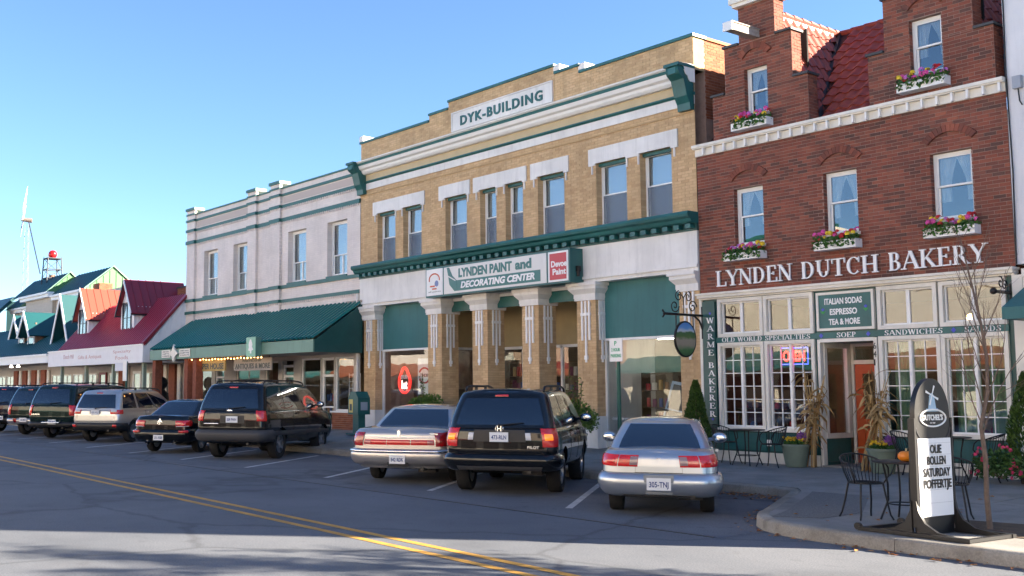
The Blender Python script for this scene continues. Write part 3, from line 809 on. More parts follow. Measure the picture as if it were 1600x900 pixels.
for i, (q, lb) in enumerate([((-14.5, -13.57, 4.55, 4.71), 'white window box of flowers below the bakery window nearest the tan brick building'), ((-12.33, -11.43, 4.55, 4.72), 'white window box of flowers below the middle upstairs bakery window'), ((-10.1, -9.18, 4.55, 4.72), 'white window box of flowers right above the letters KERY'),
                             ((-14.2, -13.31, 7.37, 7.54), 'white flower box on the stepped gable with the hoist beam'), ((-10.48, -9.58, 7.37, 7.54), 'white flower box on the stepped gable nearest the grey wall')]):
    flower_box(*q, -.005, 20 + i, lb)

# big white letters
LWH = mat('letter_white', (.8, .8, .8), .4)
sg = thing('bakery_lettering', 'raised white serif letters reading LYNDEN DUTCH BAKERY on red brick', 'sign', (-12, -.03, 4.03))
for word, a, b in (('LYNDEN', -14.86, -12.96), ('DUTCH', -12.77, -11.09), ('BAKERY', -10.91, -9.08)):
    serif_text(word, front(a, 4.035, -.02), b - a, .345, LWH, sg, depth=.035)

# shopfront ------------------------------------------------------------
sf = MB()
OPN = [(-14.78, -13.79, 2.99, 3.68), (-13.62, -12.61, 2.99, 3.68), (-11.10, -10.10, 3.0, 3.68), (-9.91, -8.89, 3.0, 3.68),
       (-14.80, -13.79, .98, 2.72), (-13.62, -12.61, .98, 2.72), (-11.10, -10.07, .98, 2.72), (-9.91, -8.89, .98, 2.72), (-12.44, -11.23, .2, 2.72)]
holes_wall(sf, BX0 + .02, BX1 - .01, .22, 3.80, OPN, .03, .12)
shop = sf.build('shopfront', TEALD, bak)
c = MB(); c.box(BX0 - .02, -.17, 3.86, BX1 + .02, .1, 3.905).box(BX0 - .0, -.13, 3.80, BX1 + .0, .1, 3.86).box(BX0 + .0, -.06, 3.765, BX1 - .0, .03, 3.80)
c.build('shopfront_cornice', CREAM, shop)
bx('corner_post', CREAM, shop, BX0 - .02, -.03, .22, BX0 + .05, .05, 3.765)
bx('corner_post', CREAM, shop, BX1 - .05, -.06, .22, BX1 + .12, .05, 3.765)
for a, b in ((BX0 + .05, -12.50), (-11.16, BX1 - .05)): bx('kickboard', CREAM, shop, a, -.02, .2, b, .03, .46)
for a, b in ((-14.92, -12.50), (-11.16, -8.83)): bx('sill_rail', CREAM, shop, a, -.05, .90, b, .03, .955)
for a, b in ((-14.85, -13.75), (-13.65, -12.56), (-11.12, -10.05), (-9.95, -8.88)): bx('bulkhead_panel', TEAL, shop, a, .005, .50, b, .03, .86)
def casing(o, w=.075, y=-.035):
    a, b, c_, d = o; mb = MB()
    mb.box(a - w, y, c_ - w, a, .03, d + w).box(b, y, c_ - w, b + w, .03, d + w).box(a, y, d, b, .03, d + w).box(a, y, c_ - w, b, .03, c_)
    return mb.build('window', CREAM, shop)
for i, o in enumerate(OPN[:8]):
    a, b, c_, d = o; p = casing(o); xm = (a + b) / 2; f = .035
    y0 = .04
    s = MB()
    rows, cols = (1, 1) if i < 4 else (6, 2)
    mul = .02 if i < 4 else .028
    for (u0, u1) in ((a, xm), (xm, b)):
        s.box(u0, y0, c_, u0 + f, y0 + .05, d).box(u1 - f, y0, c_, u1, y0 + .05, d).box(u0 + f, y0, c_, u1 - f, y0 + .05, c_ + f).box(u0 + f, y0, d - f, u1 - f, y0 + .05, d)
    if i >= 4: s.box(xm - mul, y0 - .025, c_, xm + mul, y0 - .001, d)
    s.build('sash', WHITE, p)
    mt = MB()
    for (u0, u1) in ((a + f, xm - f), (xm + f, b - f)):
        cw, ch = (u1 - u0) / cols, (d - c_ - 2 * f) / rows
        for q in range(1, cols): mt.box(u0 + q * cw - .008, y0 + .012, c_ + f, u0 + q * cw + .008, y0 + .045, d - f)
        for q in range(1, rows): mt.box(u0, y0 + .010, c_ + f + q * ch - .008, u1, y0 + .047, c_ + f + q * ch + .008)
        for q in range(cols):
            for r_ in range(rows):
                bx('pane', GLS, p, u0 + q * cw + .004, y0 + .026, c_ + f + r_ * ch + .004, u0 + (q + 1) * cw - .004, y0 + .031, c_ + f + (r_ + 1) * ch - .004)
    if mt.v: mt.build('muntin', WHITE, p)
# sign panel between the transom lights
bx('menu_board', TEAL, shop, -12.43, -.03, 2.97, -11.25, .02, 3.70)
fr = MB(); fr.box(-12.45, -.05, 2.95, -12.40, .03, 3.72).box(-11.28, -.05, 2.95, -11.23, .03, 3.72).box(-12.40, -.05, 3.67, -11.28, .03, 3.72).box(-12.40, -.05, 2.95, -11.28, .03, 3.00)
fr.build('menu_frame', CREAM, shop)
for s_, a, b, z in (('ITALIAN SODAS', -12.27, -11.47, 3.47), ('ESPRESSO', -12.16, -11.58, 3.26), ('TEA & MORE', -12.19, -11.53, 3.06)):
    place_text('lettering', s_, front(a, z, -.03), b - a, .125, LWH, shop, bold=.03, depth=.006)
BLUE = mat('tulip_blue', (.06, .08, .55), .5); TGRN = mat('tulip_green', (.02, .28, .06), .5)
def tulip(x, z, s, leaf=True):
    mb = MB()
    mb.prism([(x - s, z + s * .6), (x - s * .7, z - s * .5), (x, z - s), (x + s * .7, z - s * .5), (x + s, z + s * .6), (x + s * .4, z + s * .2), (x, z + s), (x - s * .4, z + s * .2)], 'y', -.037, -.029)
    p = mb.build('tulip_motif', BLUE, shop)
    if leaf: MB().prism([(x, z - s), (x + s * 1.6, z - s * 1.2), (x + s * .3, z - s * 2.6), (x - s * .3, z - s * 2.6), (x - s * 1.6, z - s * 1.2)], 'y', -.036, -.028).build('leaf_motif', TGRN, p)
tulip(-12.31, 3.38, .035); tulip(-11.40, 3.40, .035)
bx('letter_board', TEAL, shop, -14.93, -.012, 2.80, -8.80, .03, 2.915)
for s_, a, b in (('OLD WORLD SPECIALTIES', -14.77, -12.62), ('SOEP', -12.05, -11.63), ('SANDWICHES', -11.06, -9.94), ('SALADS', -9.56, -8.92)):
    serif_text(s_, front(a, 2.81, -.012), b - a, .098, LWH, shop, depth=.006)
for x in (-12.38, -11.38, -9.75):
    MB().prism([(x - .045, 2.857), (x, 2.905), (x + .045, 2.857), (x, 2.81)], 'y', -.02, -.011).build('diamond_motif', BLUE, shop)
bx('name_board', TEALD, shop, -15.26, -.03, .95, -14.93, .03, 3.72)
z = 3.24
for ch in 'WARME BAKERER':
    if ch == ' ': z -= .10; continue
    w = .17 if ch not in 'WM' else .21
    serif_text(ch, front(-15.05 - w / 2, z, -.03), w, .125, LWH, shop, depth=.006); z -= .178
tulip(-15.05, 3.46, .03, False); tulip(-15.05, 1.13, .03, False)
# recessed entrance
ent = MB(); ent.box(-12.46, -.04, .22, -12.40, .08, 2.78).box(-11.27, -.04, .22, -11.20, .08, 2.78).box(-12.40, -.04, 2.72, -11.27, .08, 2.79)
ent.build('entrance_frame', CREAM, shop)
v = MB(); v.box(-12.46, .15, .26, -12.40, 1.05, .34).box(-11.22, .15, .26, -11.16, 1.05, 2.8).box(-12.46, .08, 2.72, -11.16, 1.1, 2.8)
v.build('vestibule', TEALD, shop)
bx('threshold', CONC, shop, -12.44, -.05, .2, -11.20, 1.1, .275)
s = MB(); s.box(-12.46, .12, .34, -12.43, 1.0, .80); s.build('side_bulkhead', TEAL, shop)
s = MB(); s.box(-12.46, .08, .80, -12.38, 1.0, .90).box(-12.46, .08, 2.62, -12.38, 1.0, 2.72).box(-12.46, .08, .90, -12.38, .17, 2.62).box(-12.46, .88, .90, -12.38, 1.0, 2.62)
sw = s.build('side_window', CREAM, shop); bx('pane', GLS, sw, -12.43, .17, .90, -12.42, .88, 2.62)
d_ = MB(); d_.box(-12.36, .98, .275, -12.30, 1.06, 2.72).box(-11.28, .98, .275, -11.22, 1.06, 2.72).box(-12.30, .98, 2.30, -11.28, 1.06, 2.38).box(-12.30, .98, 2.66, -11.28, 1.06, 2.72)
d_.build('door_frame', CREAM, shop)
bx('transom_pane', GLS, shop, -12.30, 1.0, 2.38, -11.28, 1.01, 2.66)
ORG = mat('orange_door', (.5, .075, .012), .4, var=.12, vscale=3)
d_ = MB(); d_.box(-12.29, 1.0, .29, -12.13, 1.05, 2.29).box(-11.45, 1.0, .29, -11.29, 1.05, 2.29).box(-12.13, 1.0, 2.10, -11.45, 1.05, 2.29).box(-12.13, 1.0, .29, -11.45, 1.05, .45).box(-12.13, 1.0, 1.02, -11.45, 1.05, 1.18).box(-12.13, 1.02, .45, -11.45, 1.04, 1.02).box(-11.82, 1.005, .45, -11.76, 1.045, 1.02)
door = d_.build('door', ORG, bak); bx('pane', GLS, door, -12.13, 1.02, 1.18, -11.45, 1.03, 2.10)
MB().cyl((-11.40, .99, 1.1), (-11.40, .94, 1.1), .03, .03, 10).build('handle', mat('brass', (.6, .42, .15), .3, 1), door)
for ch, z in (('6', 2.56), ('4', 2.40), ('1', 2.24)): place_text('house_number', ch, front(-11.275, z, -.04), .06 if ch != '1' else .03, .12, IRON, shop, depth=.008)
# room behind the shopfront
rm = MB(); rm.box(BX0 + .1, 4.5, .2, BX1 - .1, 4.6, 3.9); bw = rm.build('room_wall', ROOM2, bak)
bx('room_floor', WOODF, bak, BX0 + .1, .16, .18, BX1 - .1, 4.5, .27); bx('room_ceiling', mat('shop_ceiling', (.4, .36, .3), .9), bak, BX0 + .1, .16, 3.78, BX1 - .1, 4.5, 3.85)
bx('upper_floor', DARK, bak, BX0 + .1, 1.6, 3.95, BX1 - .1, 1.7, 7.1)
DRAPE = mat('green_drape', (.22, .34, .2), .9, var=.2, vscale=6)
for (xa, xb) in ((-11.05, -10.45), (-9.9, -9.45), (-9.3, -8.95)):
    vs = []; n = 24
    for r_ in (0, 1):
        for i in range(n + 1): vs.append((xa + (xb - xa) * i / n, .3 + .03 * math.sin(i * 1.7), (1.0, 2.75)[r_]))
    MB().add(vs, [(i, i + 1, n + 2 + i, n + 1 + i) for i in range(n)]).build('drape', DRAPE, bak, smooth=80)
# shelves of goods inside the windows
GD = [mat('good_%s' % n, c, .6) for n, c in (('brown', (.35, .17, .06)), ('red', (.4, .03, .03)), ('white', (.65, .62, .55)), ('straw', (.5, .34, .14)), ('blue', (.05, .1, .3)), ('plum', (.2, .04, .1)))]
rr = random.Random(31)
for k, (xa, xb, lb) in enumerate(((-14.8, -13.75, 'dark wood display shelf in the window under OLD WORLD'), (-13.6, -12.65, 'dark wood display shelf in the window under the neon sign'), (-11.1, -10.1, 'dark wood display shelf in the window under SANDWICHES'), (-9.9, -8.9, 'dark wood display shelf in the window under SALADS'))):
    t = thing('display_shelf', lb, 'shelf', ((xa + xb) / 2, .5, .27), group='bakery window shelves')
    bx('board', mat('shelf_wood', (.12, .07, .04), .6, var=.2), t, xa, .35, .93, xb, .85, .96, xa, .45, 1.35, xb, .85, 1.37)
    bx('upright', MATS['shelf_wood'], t, xa, .5, .27, xa + .04, .84, 1.35, xb - .04, .5, .27, xb, .84, 1.35)
    j = 0
    for zb, n in ((.96, 5), (1.37, 4)):
        for i in range(n):
            x = xa + (xb - xa) * (i + .5) / n + rr.uniform(-.03, .03); m_ = rr.choice(GD); h = rr.uniform(.09, .26); w = rr.uniform(.05, .085)
            g_ = MB()
            if rr.random() < .5: g_.lathe([(w * .7, 0), (w, h * .35), (w * .95, h * .7), (w * .55, h * .9), (w * .6, h)], (x, .6, zb), 12)
            else: g_.ball((x, .6, zb + w * .62), w * 1.4, w * 1.0, w * .62, 12, 6)
            g_.build('ware', m_, t, smooth=50)
LAMP = mat('warm_lamp', (1, .62, .25), .5, emit=3.5)
for x, y, lb in ((-13.2, 2.2, 'glowing round pendant lamp hanging deep inside the bakery behind OLD WORLD SPECIALTIES'), (-10.4, 2.0, 'glowing pendant lamp hanging inside behind SANDWICHES'), (-9.35, 1.6, 'bright amber pendant lamp hanging inside the transom window above SALADS')):
    t = thing('pendant_lamp', lb, 'lamp', (x, y, 3.78), group='pendant lamps in the bakery')
    MB().cyl((x, y, 3.25), (x, y, 3.78), .006, .006, 5).build('cord', IRON, t)
    MB().ball((x, y, 3.2), .075, n=14, m=8).build('globe', LAMP, t, smooth=60)
# neon OPEN
t = thing('open_sign', 'red neon sign reading OPEN with blue border in bakery window', 'neon sign', (-13.1, .14, 2.45))
place_text('neon_letters', 'OPEN', front(-13.36, 2.36, .14), .5, .22, mat('neon_red', (1, .03, .02), .5, emit=1.3), t, bold=.01, depth=.02)
mb = MB(); mb.tube([(-13.42, .15, 2.30), (-12.80, .15, 2.30), (-12.80, .15, 2.64), (-13.42, .15, 2.64), (-13.42, .15, 2.30)], .009, 6); mb.build('neon_border', mat('neon_blue', (.08, .1, 1), .5, emit=.9), t)

# ================================================================== tan brick building with the paint shop
DX0, DX1 = -28.85, -15.34
dyk = thing('tan_brick_building', 'tan brick two-storey building with teal cornices and a row of brick pillars', 'building', ((DX0 + DX1) / 2, 0, .4))
DW = [(-27.9, -26.92), (-26.52, -25.57), (-24.42, -23.43), (-22.85, -22.15), (-21.78, -21.07), (-20.5, -19.51), (-18.4, -17.4), (-16.98, -16.03)]
DWH = [(a, b, 5.78, 7.42) for a, b in DW]
mb = MB(); holes_wall(mb, DX0, DX1, 5.70, 8.32, DWH, .012, .3)
dwall = mb.build('wall', MORT_T, dyk)
cells = brick_cells([(DX0, DX1, 5.72, 8.30)], DWH)
# parapet above the cornice, stepped
PAR = [(DX0, -25.18, 9.87), (-25.18, -24.25, 10.06), (-24.25, -19.8, 10.27), (-19.8, -18.9, 10.06), (-18.9, DX1, 9.87)]
pm = MB()
for a, b, t in PAR:
    pm.add([(a, .012, 9.1), (b, .012, 9.1), (b, .012, t), (a, .012, t), (a, .4, 9.1), (b, .4, 9.1), (b, .4, t), (a, .4, t)], [(0, 1, 2, 3), (1, 5, 6, 2), (0, 3, 7, 4), (3, 2, 6, 7), (5, 4, 7, 6)])
    cells += brick_cells([(a, b, 9.12, t)], [(-24.02, -19.9, 9.37, 9.87)])
    bx('coping', TEAL, dyk, a - (.04 if a == DX0 else 0), -.04, t, b + (.04 if b == DX1 else 0), .44, t + .07)
pm.build('parapet', MORT_T, dyk)
lay_bricks(cells, .012, BTAN, dwall, single=300, seed=7)
reveals(DWH, BTAN, dwall, .2)
for a, b in ((-24.25, 10.06), (-19.8, 10.06)): pass
bx('step_block', WHITE2, dyk, -19.84, .0, 10.07, -19.62, .38, 10.30); bx('step_block', WHITE2, dyk, -18.94, .0, 9.88, -18.72, .38, 10.12)
sd = MB(); sd.box(DX0, .4, .2, DX0 + .3, 14, 9.6).box(DX1 - .3, .4, 7.0, DX1, 3.6, 9.86).box(DX1 - .3, 3.6, .2, DX1, 14, 9.45).box(DX0 + .3, 13.7, .2, DX1 - .3, 14, 9.3).box(DX0 + .3, .4, 9.0, DX1 - .3, 13.7, 9.1)
dside = sd.build('side_wall', MORT, dyk)
lay_bricks(brick_cells([(.4, 3.6, 8.0, 9.86), (3.6, 7.0, 8.6, 9.45)], []), 0, BORA, dside, mode='right', xfix=DX1, seed=3)
bx('side_coping', mat('terracotta_coping', (.42, .16, .06), .8, var=.2), dyk, DX1 - .34, .44, 9.86, DX1 + .04, 3.6, 9.93)
bx('side_coping', MATS['terracotta_coping'], dyk, DX1 - .34, 3.6, 9.45, DX1 + .04, 13, 9.52)
bx('corner_stub', WHITE2, dyk, DX0 - .02, -.05, 9.94, DX0 + .2, .4, 10.12)
# plaque
pl = MB(); pl.box(-24.02, -.03, 9.37, -19.9, .02, 9.87); plq = pl.build('plaque', WHITE2, dyk)
fr = MB(); fr.box(-24.06, -.05, 9.33, -19.86, .015, 9.365).box(-24.06, -.05, 9.875, -19.86, .015, 9.91).box(-24.06, -.05, 9.365, -24.025, .015, 9.875).box(-19.895, -.05, 9.365, -19.86, .015, 9.875); fr.build('plaque_frame', WHITE2, plq)
place_text('lettering', 'DYK-BUILDING', front(-23.64, 9.45, -.03), 3.42, .29, TEAL, plq, bold=.03, depth=.025, space=1.22)
# great white cornice, frieze and brackets
e0, e1_ = DX0 - .02, DX1 + .02
prof = [(.02, 9.16), (-.42, 9.16), (-.42, 9.12), (-.38, 9.10), (-.34, 9.02), (-.30, 8.94), (-.22, 8.90), (-.20, 8.84), (-.14, 8.78), (.02, 8.78)]
MB().prism(prof, 'x', e0, e1_).build('cornice', WHITE, dyk)
MB().prism([(-.435, 9.12), (-.435, 9.165), (-.30, 9.185), (.02, 9.185), (.02, 9.17), (-.425, 9.155)], 'x', e0 - .01, e1_ + .01).build('cornice_lip', CREAM, dyk)
MB().prism([(-.392, 9.095), (-.352, 9.03), (-.338, 9.03), (-.37, 9.10)], 'x', e0, e1_).build('cornice_stripe', TEALP, dyk)
bx('cream_band', mat('cream_band', (.55, .43, .26), .7, var=.1), dyk, DX0, -.03, 8.56, DX1, .02, 8.78)
MB().prism([(-.09, 8.56), (-.09, 8.53), (-.04, 8.49), (.02, 8.49), (.02, 8.56)], 'x', e0, e1_).build('teal_moulding', TEAL, dyk)
bx('frieze', WHITE2, dyk, DX0, -.025, 8.28, DX1, .02, 8.49)
bx('brick_ledge', MORT_T, dyk, DX0, -.02, 8.10, DX1, .012, 8.14)
for x in (DX0 - .02, DX1 - .36):
    k = MB(); k.prism([(0, 9.10), (-.52, 9.10), (-.54, 9.0), (-.5, 8.92), (-.36, 8.82), (-.3, 8.62), (-.26, 8.45), (-.16, 8.3), (-.14, 8.14), (0, 8.14)], 'x', x, x + .36)
    b = k.build('bracket', TEAL, dyk)
    bx('bracket_cap', TEAL, b, x - .03, -.58, 9.10, x + .39, .01, 9.17); bx('bracket_face', TEALP, b, x + .07, -.545, 8.93, x + .29, -.5, 9.07)
# windows and lintels
for i, (a, b) in enumerate(DW):
    sash_window(dyk, a + .004, b - .004, 5.784, 7.416, .2, WHITE, .05, split=.5, cover='blind', cw=(.48, .5, .55, .5, .52, .5, .98, .98)[i], screen=True)
    bx('window_head', TEAL, dyk, a + .004, .10, 7.34, b - .004, .2, 7.416)
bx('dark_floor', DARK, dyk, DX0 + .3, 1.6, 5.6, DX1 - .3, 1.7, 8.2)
for a, b, ws in ((-28.12, -25.4, (0, 1)), (-24.69, -23.27, (2,)), (-23.11, -20.91, (3, 4)), (-20.74, -19.33, (5,)), (-18.62, -15.83, (6, 7))):
    l = MB(); l.box(a, -.035, 7.55, b, .012, 7.80)
    legs = [(a, DW[ws[0]][0]), (DW[ws[-1]][1], b)] + ([(DW[ws[0]][1], DW[ws[1]][0])] if len(ws) == 2 else [])
    for p, q in legs: l.box(p, -.035, 7.37, q, .012, 7.55)
    for w in ws: l.box(DW[w][0], -.035, 7.42, DW[w][1], .012, 7.55)
    lo = l.build('lintel', WHITE2, dyk)
    pr = MB()
    for p, q in legs:
        for x in ((p + .03, q - .03) if q - p > .3 else ((p + q) / 2,)): pr.box(x - .018, -.03, 7.16, x + .018, .012, 7.37)
    pr.build('lintel_drops', WHITE2, lo)['kind'] = 'stuff'
# lower teal cornice with dentils
MB().prism([(.02, 5.78), (-.36, 5.78), (-.38, 5.72), (-.36, 5.66), (-.28, 5.62), (-.25, 5.55), (-.2, 5.52), (.02, 5.52)], 'x', e0 - .02, e1_).build('shop_cornice', TEAL, dyk)
sc = bx('dentil_band', TEALD, dyk, e0, -.06, 5.36, e1_, .02, 5.52)
dm = MB().box(-.075, -.15, 0, .075, 0, .1).mesh('dentil', TEAL)
for k in range(42):
    o = bpy.data.objects.new('dentil', dm); COL.objects.link(o); o.parent = sc; o.location = (e0 + .16 + k * (e1_ - e0 - .3) / 41, -.06, 5.41)
bx('fascia', WHITE2, dyk, DX0, -.04, 4.60, DX1, .3, 5.36)
bx('fascia_mould', WHITE2, dyk, DX0, -.075, 4.53, DX1, .3, 4.60); bx('fascia_lower', WHITE2, dyk, DX0, -.02, 4.44, DX1, .3, 4.53)
# pillars
PIL = [(-28.66, -28.02, .0, .36), (-25.28, -24.62, .0, .64), (-23.23, -22.58, .0, .64), (-21.17, -20.53, .0, .64), (-19.14, -18.50, .0, .40), (-15.92, DX1, .0, .36)]
for i, (a, b, y0, y1) in enumerate(PIL):
    zb = zf((a + b) / 2) - .02
    mbp = MB(); mbp.box(a, .012, zb, b, y1, 4.02)
    p = mbp.build('pillar', MORT_T, dyk)
    lay_bricks(brick_cells([(a, b, 1.12, 4.0)], []), .012, BTAN, p, seed=40 + i)
    if i < 5: lay_bricks(brick_cells([(.0, y1, 1.12, 4.0)], []), 0, BTAN, p, mode='right', xfix=b, seed=50 + i)
    bx('plinth', WHITE2, p, a - .03, -.03, zb - .05, b + .03, y1 - .005, 1.12)
    cp = MB(); ov = .03
    for z0, z1, o in ((4.0, 4.06, .04), (4.06, 4.16, .05), (4.28, 4.36, .15), (4.36, 4.44, .19)): cp.box(a - o, -o, z0, b + (o if i < 5 else 0), y1 + (o if 0 < i < 4 else 0), z1)
    # flared neck
    o0, o1 = .05, .15; bb = (lambda o: b + (o if i < 5 else 0)); yb = (lambda o: y1 + (o if 0 < i < 4 else 0))
    cp.add([(a - o0, -o0, 4.16), (bb(o0), -o0, 4.16), (bb(o0), yb(o0), 4.16), (a - o0, yb(o0), 4.16), (a - o1, -o1, 4.28), (bb(o1), -o1, 4.28), (bb(o1), yb(o1), 4.28), (a - o1, yb(o1), 4.28)], [(0, 1, 5, 4), (1, 2, 6, 5), (2, 3, 7, 6), (3, 0, 4, 7)])
    cp.build('capital', WHITE2, p)
    # hanging ornament on the front and on the side
    for side in ((0, 1) if i < 5 else (0,)):
        og = MB(); c = (a + b) / 2 if side == 0 else y1 / 2; w = .12 if (side == 0 or i in (1, 2, 3)) else .08
        def bar(u0, u1, z0, z1, th=.03):
            if side == 0: og.box(u0, -th, z0, u1, .01, z1)
            else: og.box(b + .012, u0, z0, b + .012 + th, u1, z1)
        for du, zb_ in ((-w, 3.0), (w, 3.0), (0, 2.45)): bar(c + du - .025, c + du + .025, zb_, 3.99)
        bar(c - w - .04, c + w + .04, 3.62, 3.69, .036); bar(c - .05, c + .05, 2.52, 2.62, .036)
        og.build('ornament', WHITE, p)
# teal blinds boxes and shop windows of the two outer bays
def bay(a, b, y, sillz):
    bx('teal_panel', TEALP, dyk, a, y, 3.04, b, y + .08, 4.44)
    f = MB(); f.box(a, y - .01, 2.98, b, y + .09, 3.04).box(a, y, sillz, a + .06, y + .08, 2.98).box(b - .06, y, sillz, b, y + .08, 2.98).box(a + .06, y, sillz, b - .06, y + .08, sillz + .06)
    w = f.build('shop_window', WHITE, dyk)
    bx('pane', GLS, w, a + .06, y + .03, sillz + .06, b - .06, y + .04, 2.98)
    bx('stall_riser', WHITE2, dyk, a, y - .02, zf(a) - .1, b, y + .1, sillz)
bay(-28.02, -25.28, .28, .62); bay(-18.50, -15.92, .3, .48)
# recessed centre
bx('recess_wall', mat('beige_board', (.42, .33, .18), .8, var=.08), dyk, -25.2, 2.2, 3.05, -18.5, 2.3, 4.4)
bx('recess_ceiling', WHITE2, dyk, -25.28, .3, 4.36, -18.5, 2.3, 4.44)
for a, b in ((-24.62, -23.23), (-22.58, -21.17), (-20.53, -19.14)): bx('valance', TEAL, dyk, a, .35, 4.06, b, .42, 4.40)
bx('recess_side', WHITE2, dyk, -18.6, .4, .3, -18.52, 2.2, 4.4)
bx('recess_side', MATS['beige_board'], dyk, -25.26, .64, 3.05, -25.2, 2.2, 4.36)
s = MB(); s.box(-25.26, .64, .3, -25.2, 2.2, .8).box(-25.26, .64, 2.98, -25.2, 2.2, 3.05).box(-25.26, .64, .8, -25.2, .70, 2.98).box(-25.26, 2.14, .8, -25.2, 2.2, 2.98)
sw = s.build('recess_side_window', WHITE, dyk); bx('pane', GLS, sw, -25.235, .70, .8, -25.23, 2.14, 2.98)
f = MB()
zb = .42
for x in (-25.15, -23.5, -21.9, -20.95, -19.95, -18.65): f.box(x - .04, 2.2, zb, x + .04, 2.28, 3.05)
f.box(-25.15, 2.2, 2.97, -18.65, 2.29, 3.05).box(-25.15, 2.19, zb, -20.95, 2.29, .85).box(-20.95, 2.2, 2.45, -18.65, 2.28, 2.53)
rw = f.build('recess_window', WHITE, dyk)
for a, b, z0 in ((-25.1, -23.54, .85), (-23.46, -21.94, .85), (-21.86, -20.99, .85), (-20.91, -19.99, 2.53), (-19.91, -18.69, 2.53), (-19.91, -18.69, .5)): bx('pane', GLS, rw, a, 2.23, z0, b, 2.24, 2.97 if z0 != .5 else 2.45)
f = MB(); f.box(-20.88, 2.2, .45, -20.78, 2.27, 2.43).box(-20.1, 2.2, .45, -20.0, 2.27, 2.43).box(-20.78, 2.2, 2.3, -20.1, 2.27, 2.43).box(-20.78, 2.2, .45, -20.1, 2.27, .62)
dr = f.build('door', WHITE, dyk); bx('pane', GLS, dr, -20.78, 2.23, .62, -20.1, 2.24, 2.3); MB().tube([(-20.2, 2.17, 1.0), (-20.2, 2.12, 1.05), (-20.2, 2.12, 1.4), (-20.2, 2.17, 1.45)], .012, 6).build('handle', IRON, dr)
bx('shop_back', ROOM, dyk, DX0 + .3, 6.5, .2, DX1 - .3, 6.6, 4.4); bx('shop_floor', WOODF, dyk, DX0 + .3, .4, .3, DX1 - .3, 6.5, .38); bx('shop_ceiling', mat('dim_ceiling', (.25, .23, .2), .9), dyk, DX0 + .3, 2.3, 4.38, DX1 - .3, 6.5, 4.42)
# merchandise shelves standing in the paint shop
rr = random.Random(77)
def goods_shelf(xa, xb, y, z0, tiers, lb, grp):
    t = thing('goods_shelf', lb, 'shelf', ((xa + xb) / 2, y, z0), group=grp)
    for k in range(tiers + 1):
        bx('board', MATS['shelf_wood'], t, xa, y, z0 + .08 + k * .42, xb, y + .32, z0 + .10 + k * .42)
    for x in (xa, xb - .03): bx('upright', MATS['shelf_wood'], t, x, y, z0, x + .03, y + .32, z0 + .12 + tiers * .42)
    for k in range(tiers):
        n = int((xb - xa) / .17)
        for i in range(n):
            x = xa + (xb - xa) * (i + .5) / n; h = rr.uniform(.14, .3); w = rr.uniform(.045, .07)
            MB().lathe([(w, 0), (w, h * .9), (w * .92, h), (0.01, h)], (x, y + .15, z0 + .10 + k * .42), 10).build('can', rr.choice(GD), t, smooth=40)
goods_shelf(-25.0, -23.6, 3.0, .4, 5, 'tall shelf of paint cans behind the opening nearest the red neon sign', 'paint shop shelves')
goods_shelf(-23.3, -22.0, 3.2, .4, 5, 'tall shelf of paint cans behind the middle opening of the pillars', 'paint shop shelves')
goods_shelf(-27.7, -25.5, 1.3, .4, 3, 'low shelf of paint cans in window with red neon ring', 'paint shop shelves')
goods_shelf(-18.3, -17.3, 1.4, .4, 4, 'dark shelf standing behind the glass at green parking sign', 'paint shop shelves')
TUBE = mat('fluorescent_tube', (1, .97, .9), .5, emit=5)  # all but the neon-ring window's tube are added to brighten the shop
for x, y, lb in ((-26.9, 1.6, 'white fluorescent lamp hanging behind the neon ring window'), (-24.2, 3.6, 'white fluorescent lamp added deep inside the first pillar opening'), (-22.3, 4.2, 'white fluorescent lamp added deep inside the middle pillar opening'), (-20.0, 4.4, 'white fluorescent lamp added deep inside behind the shop door'), (-17.2, 2.6, 'white fluorescent lamp added inside the paint shop corner window')):
    t = thing('tube_lamp', lb, 'lamp', (x, y, 3.6), group='fluorescent lamps in the paint shop')
    bx('housing', WHITE, t, x - .62, y - .08, 3.24, x + .62, y + .08, 3.30); MB().cyl((x - .6, y, 3.21), (x + .6, y, 3.21), .022, .022, 8).build('tube', TUBE, t)
    for q in (-.45, .45): MB().cyl((x + q, y, 3.30), (x + q, y, 4.38), .006, .006, 5).build('hanger', IRON, t)
# tilted sample board in the right shop window
t = thing('sample_display', 'blue-grey window sample stand leaning in paint shop window', 'display stand', (-17.0, .9, .4))
M_ = Matrix.Translation((-16.95, .95, .55)) @ Matrix.Rotation(R(9), 4, 'Y') @ Matrix.Rotation(R(-14), 4, 'X')
SB = mat('sample_blue', (.32, .42, .55), .5)
f = MB(); 
for q in ((-.5, 0, 0, .5, .05, .05), (-.5, 0, 1.35, .5, .05, 1.42), (-.5, 0, .05, -.44, .05, 1.35), (.1, 0, .05, .17, .05, 1.35), (.27, 0, .05, .32, .05, 1.35), (.4, 0, .05, .5, .05, 1.35), (-.44, 0, .66, .1, .05, .74)): f.box(*q, M=M_)
f.build('frame', SB, t); MB().box(-.44, .02, .05, .1, .04, .66, M=M_).box(-.44, .02, .74, .1, .04, 1.35, M=M_).build('board', mat('sample_dark', (.05, .04, .03), .4), t)
MB().box(-.75, -.06, .66, .9, -.02, .70, M=M_).build('shelf', IRON, t)
place_text('window_lettering', 'COMPLETE WINDOW, PAINT, TILES, WALL COVERINGS, CARPETING', front(-18.3, 1.02, .325), 2.3, .07, WHITE, dyk, bold=.02, depth=.004)
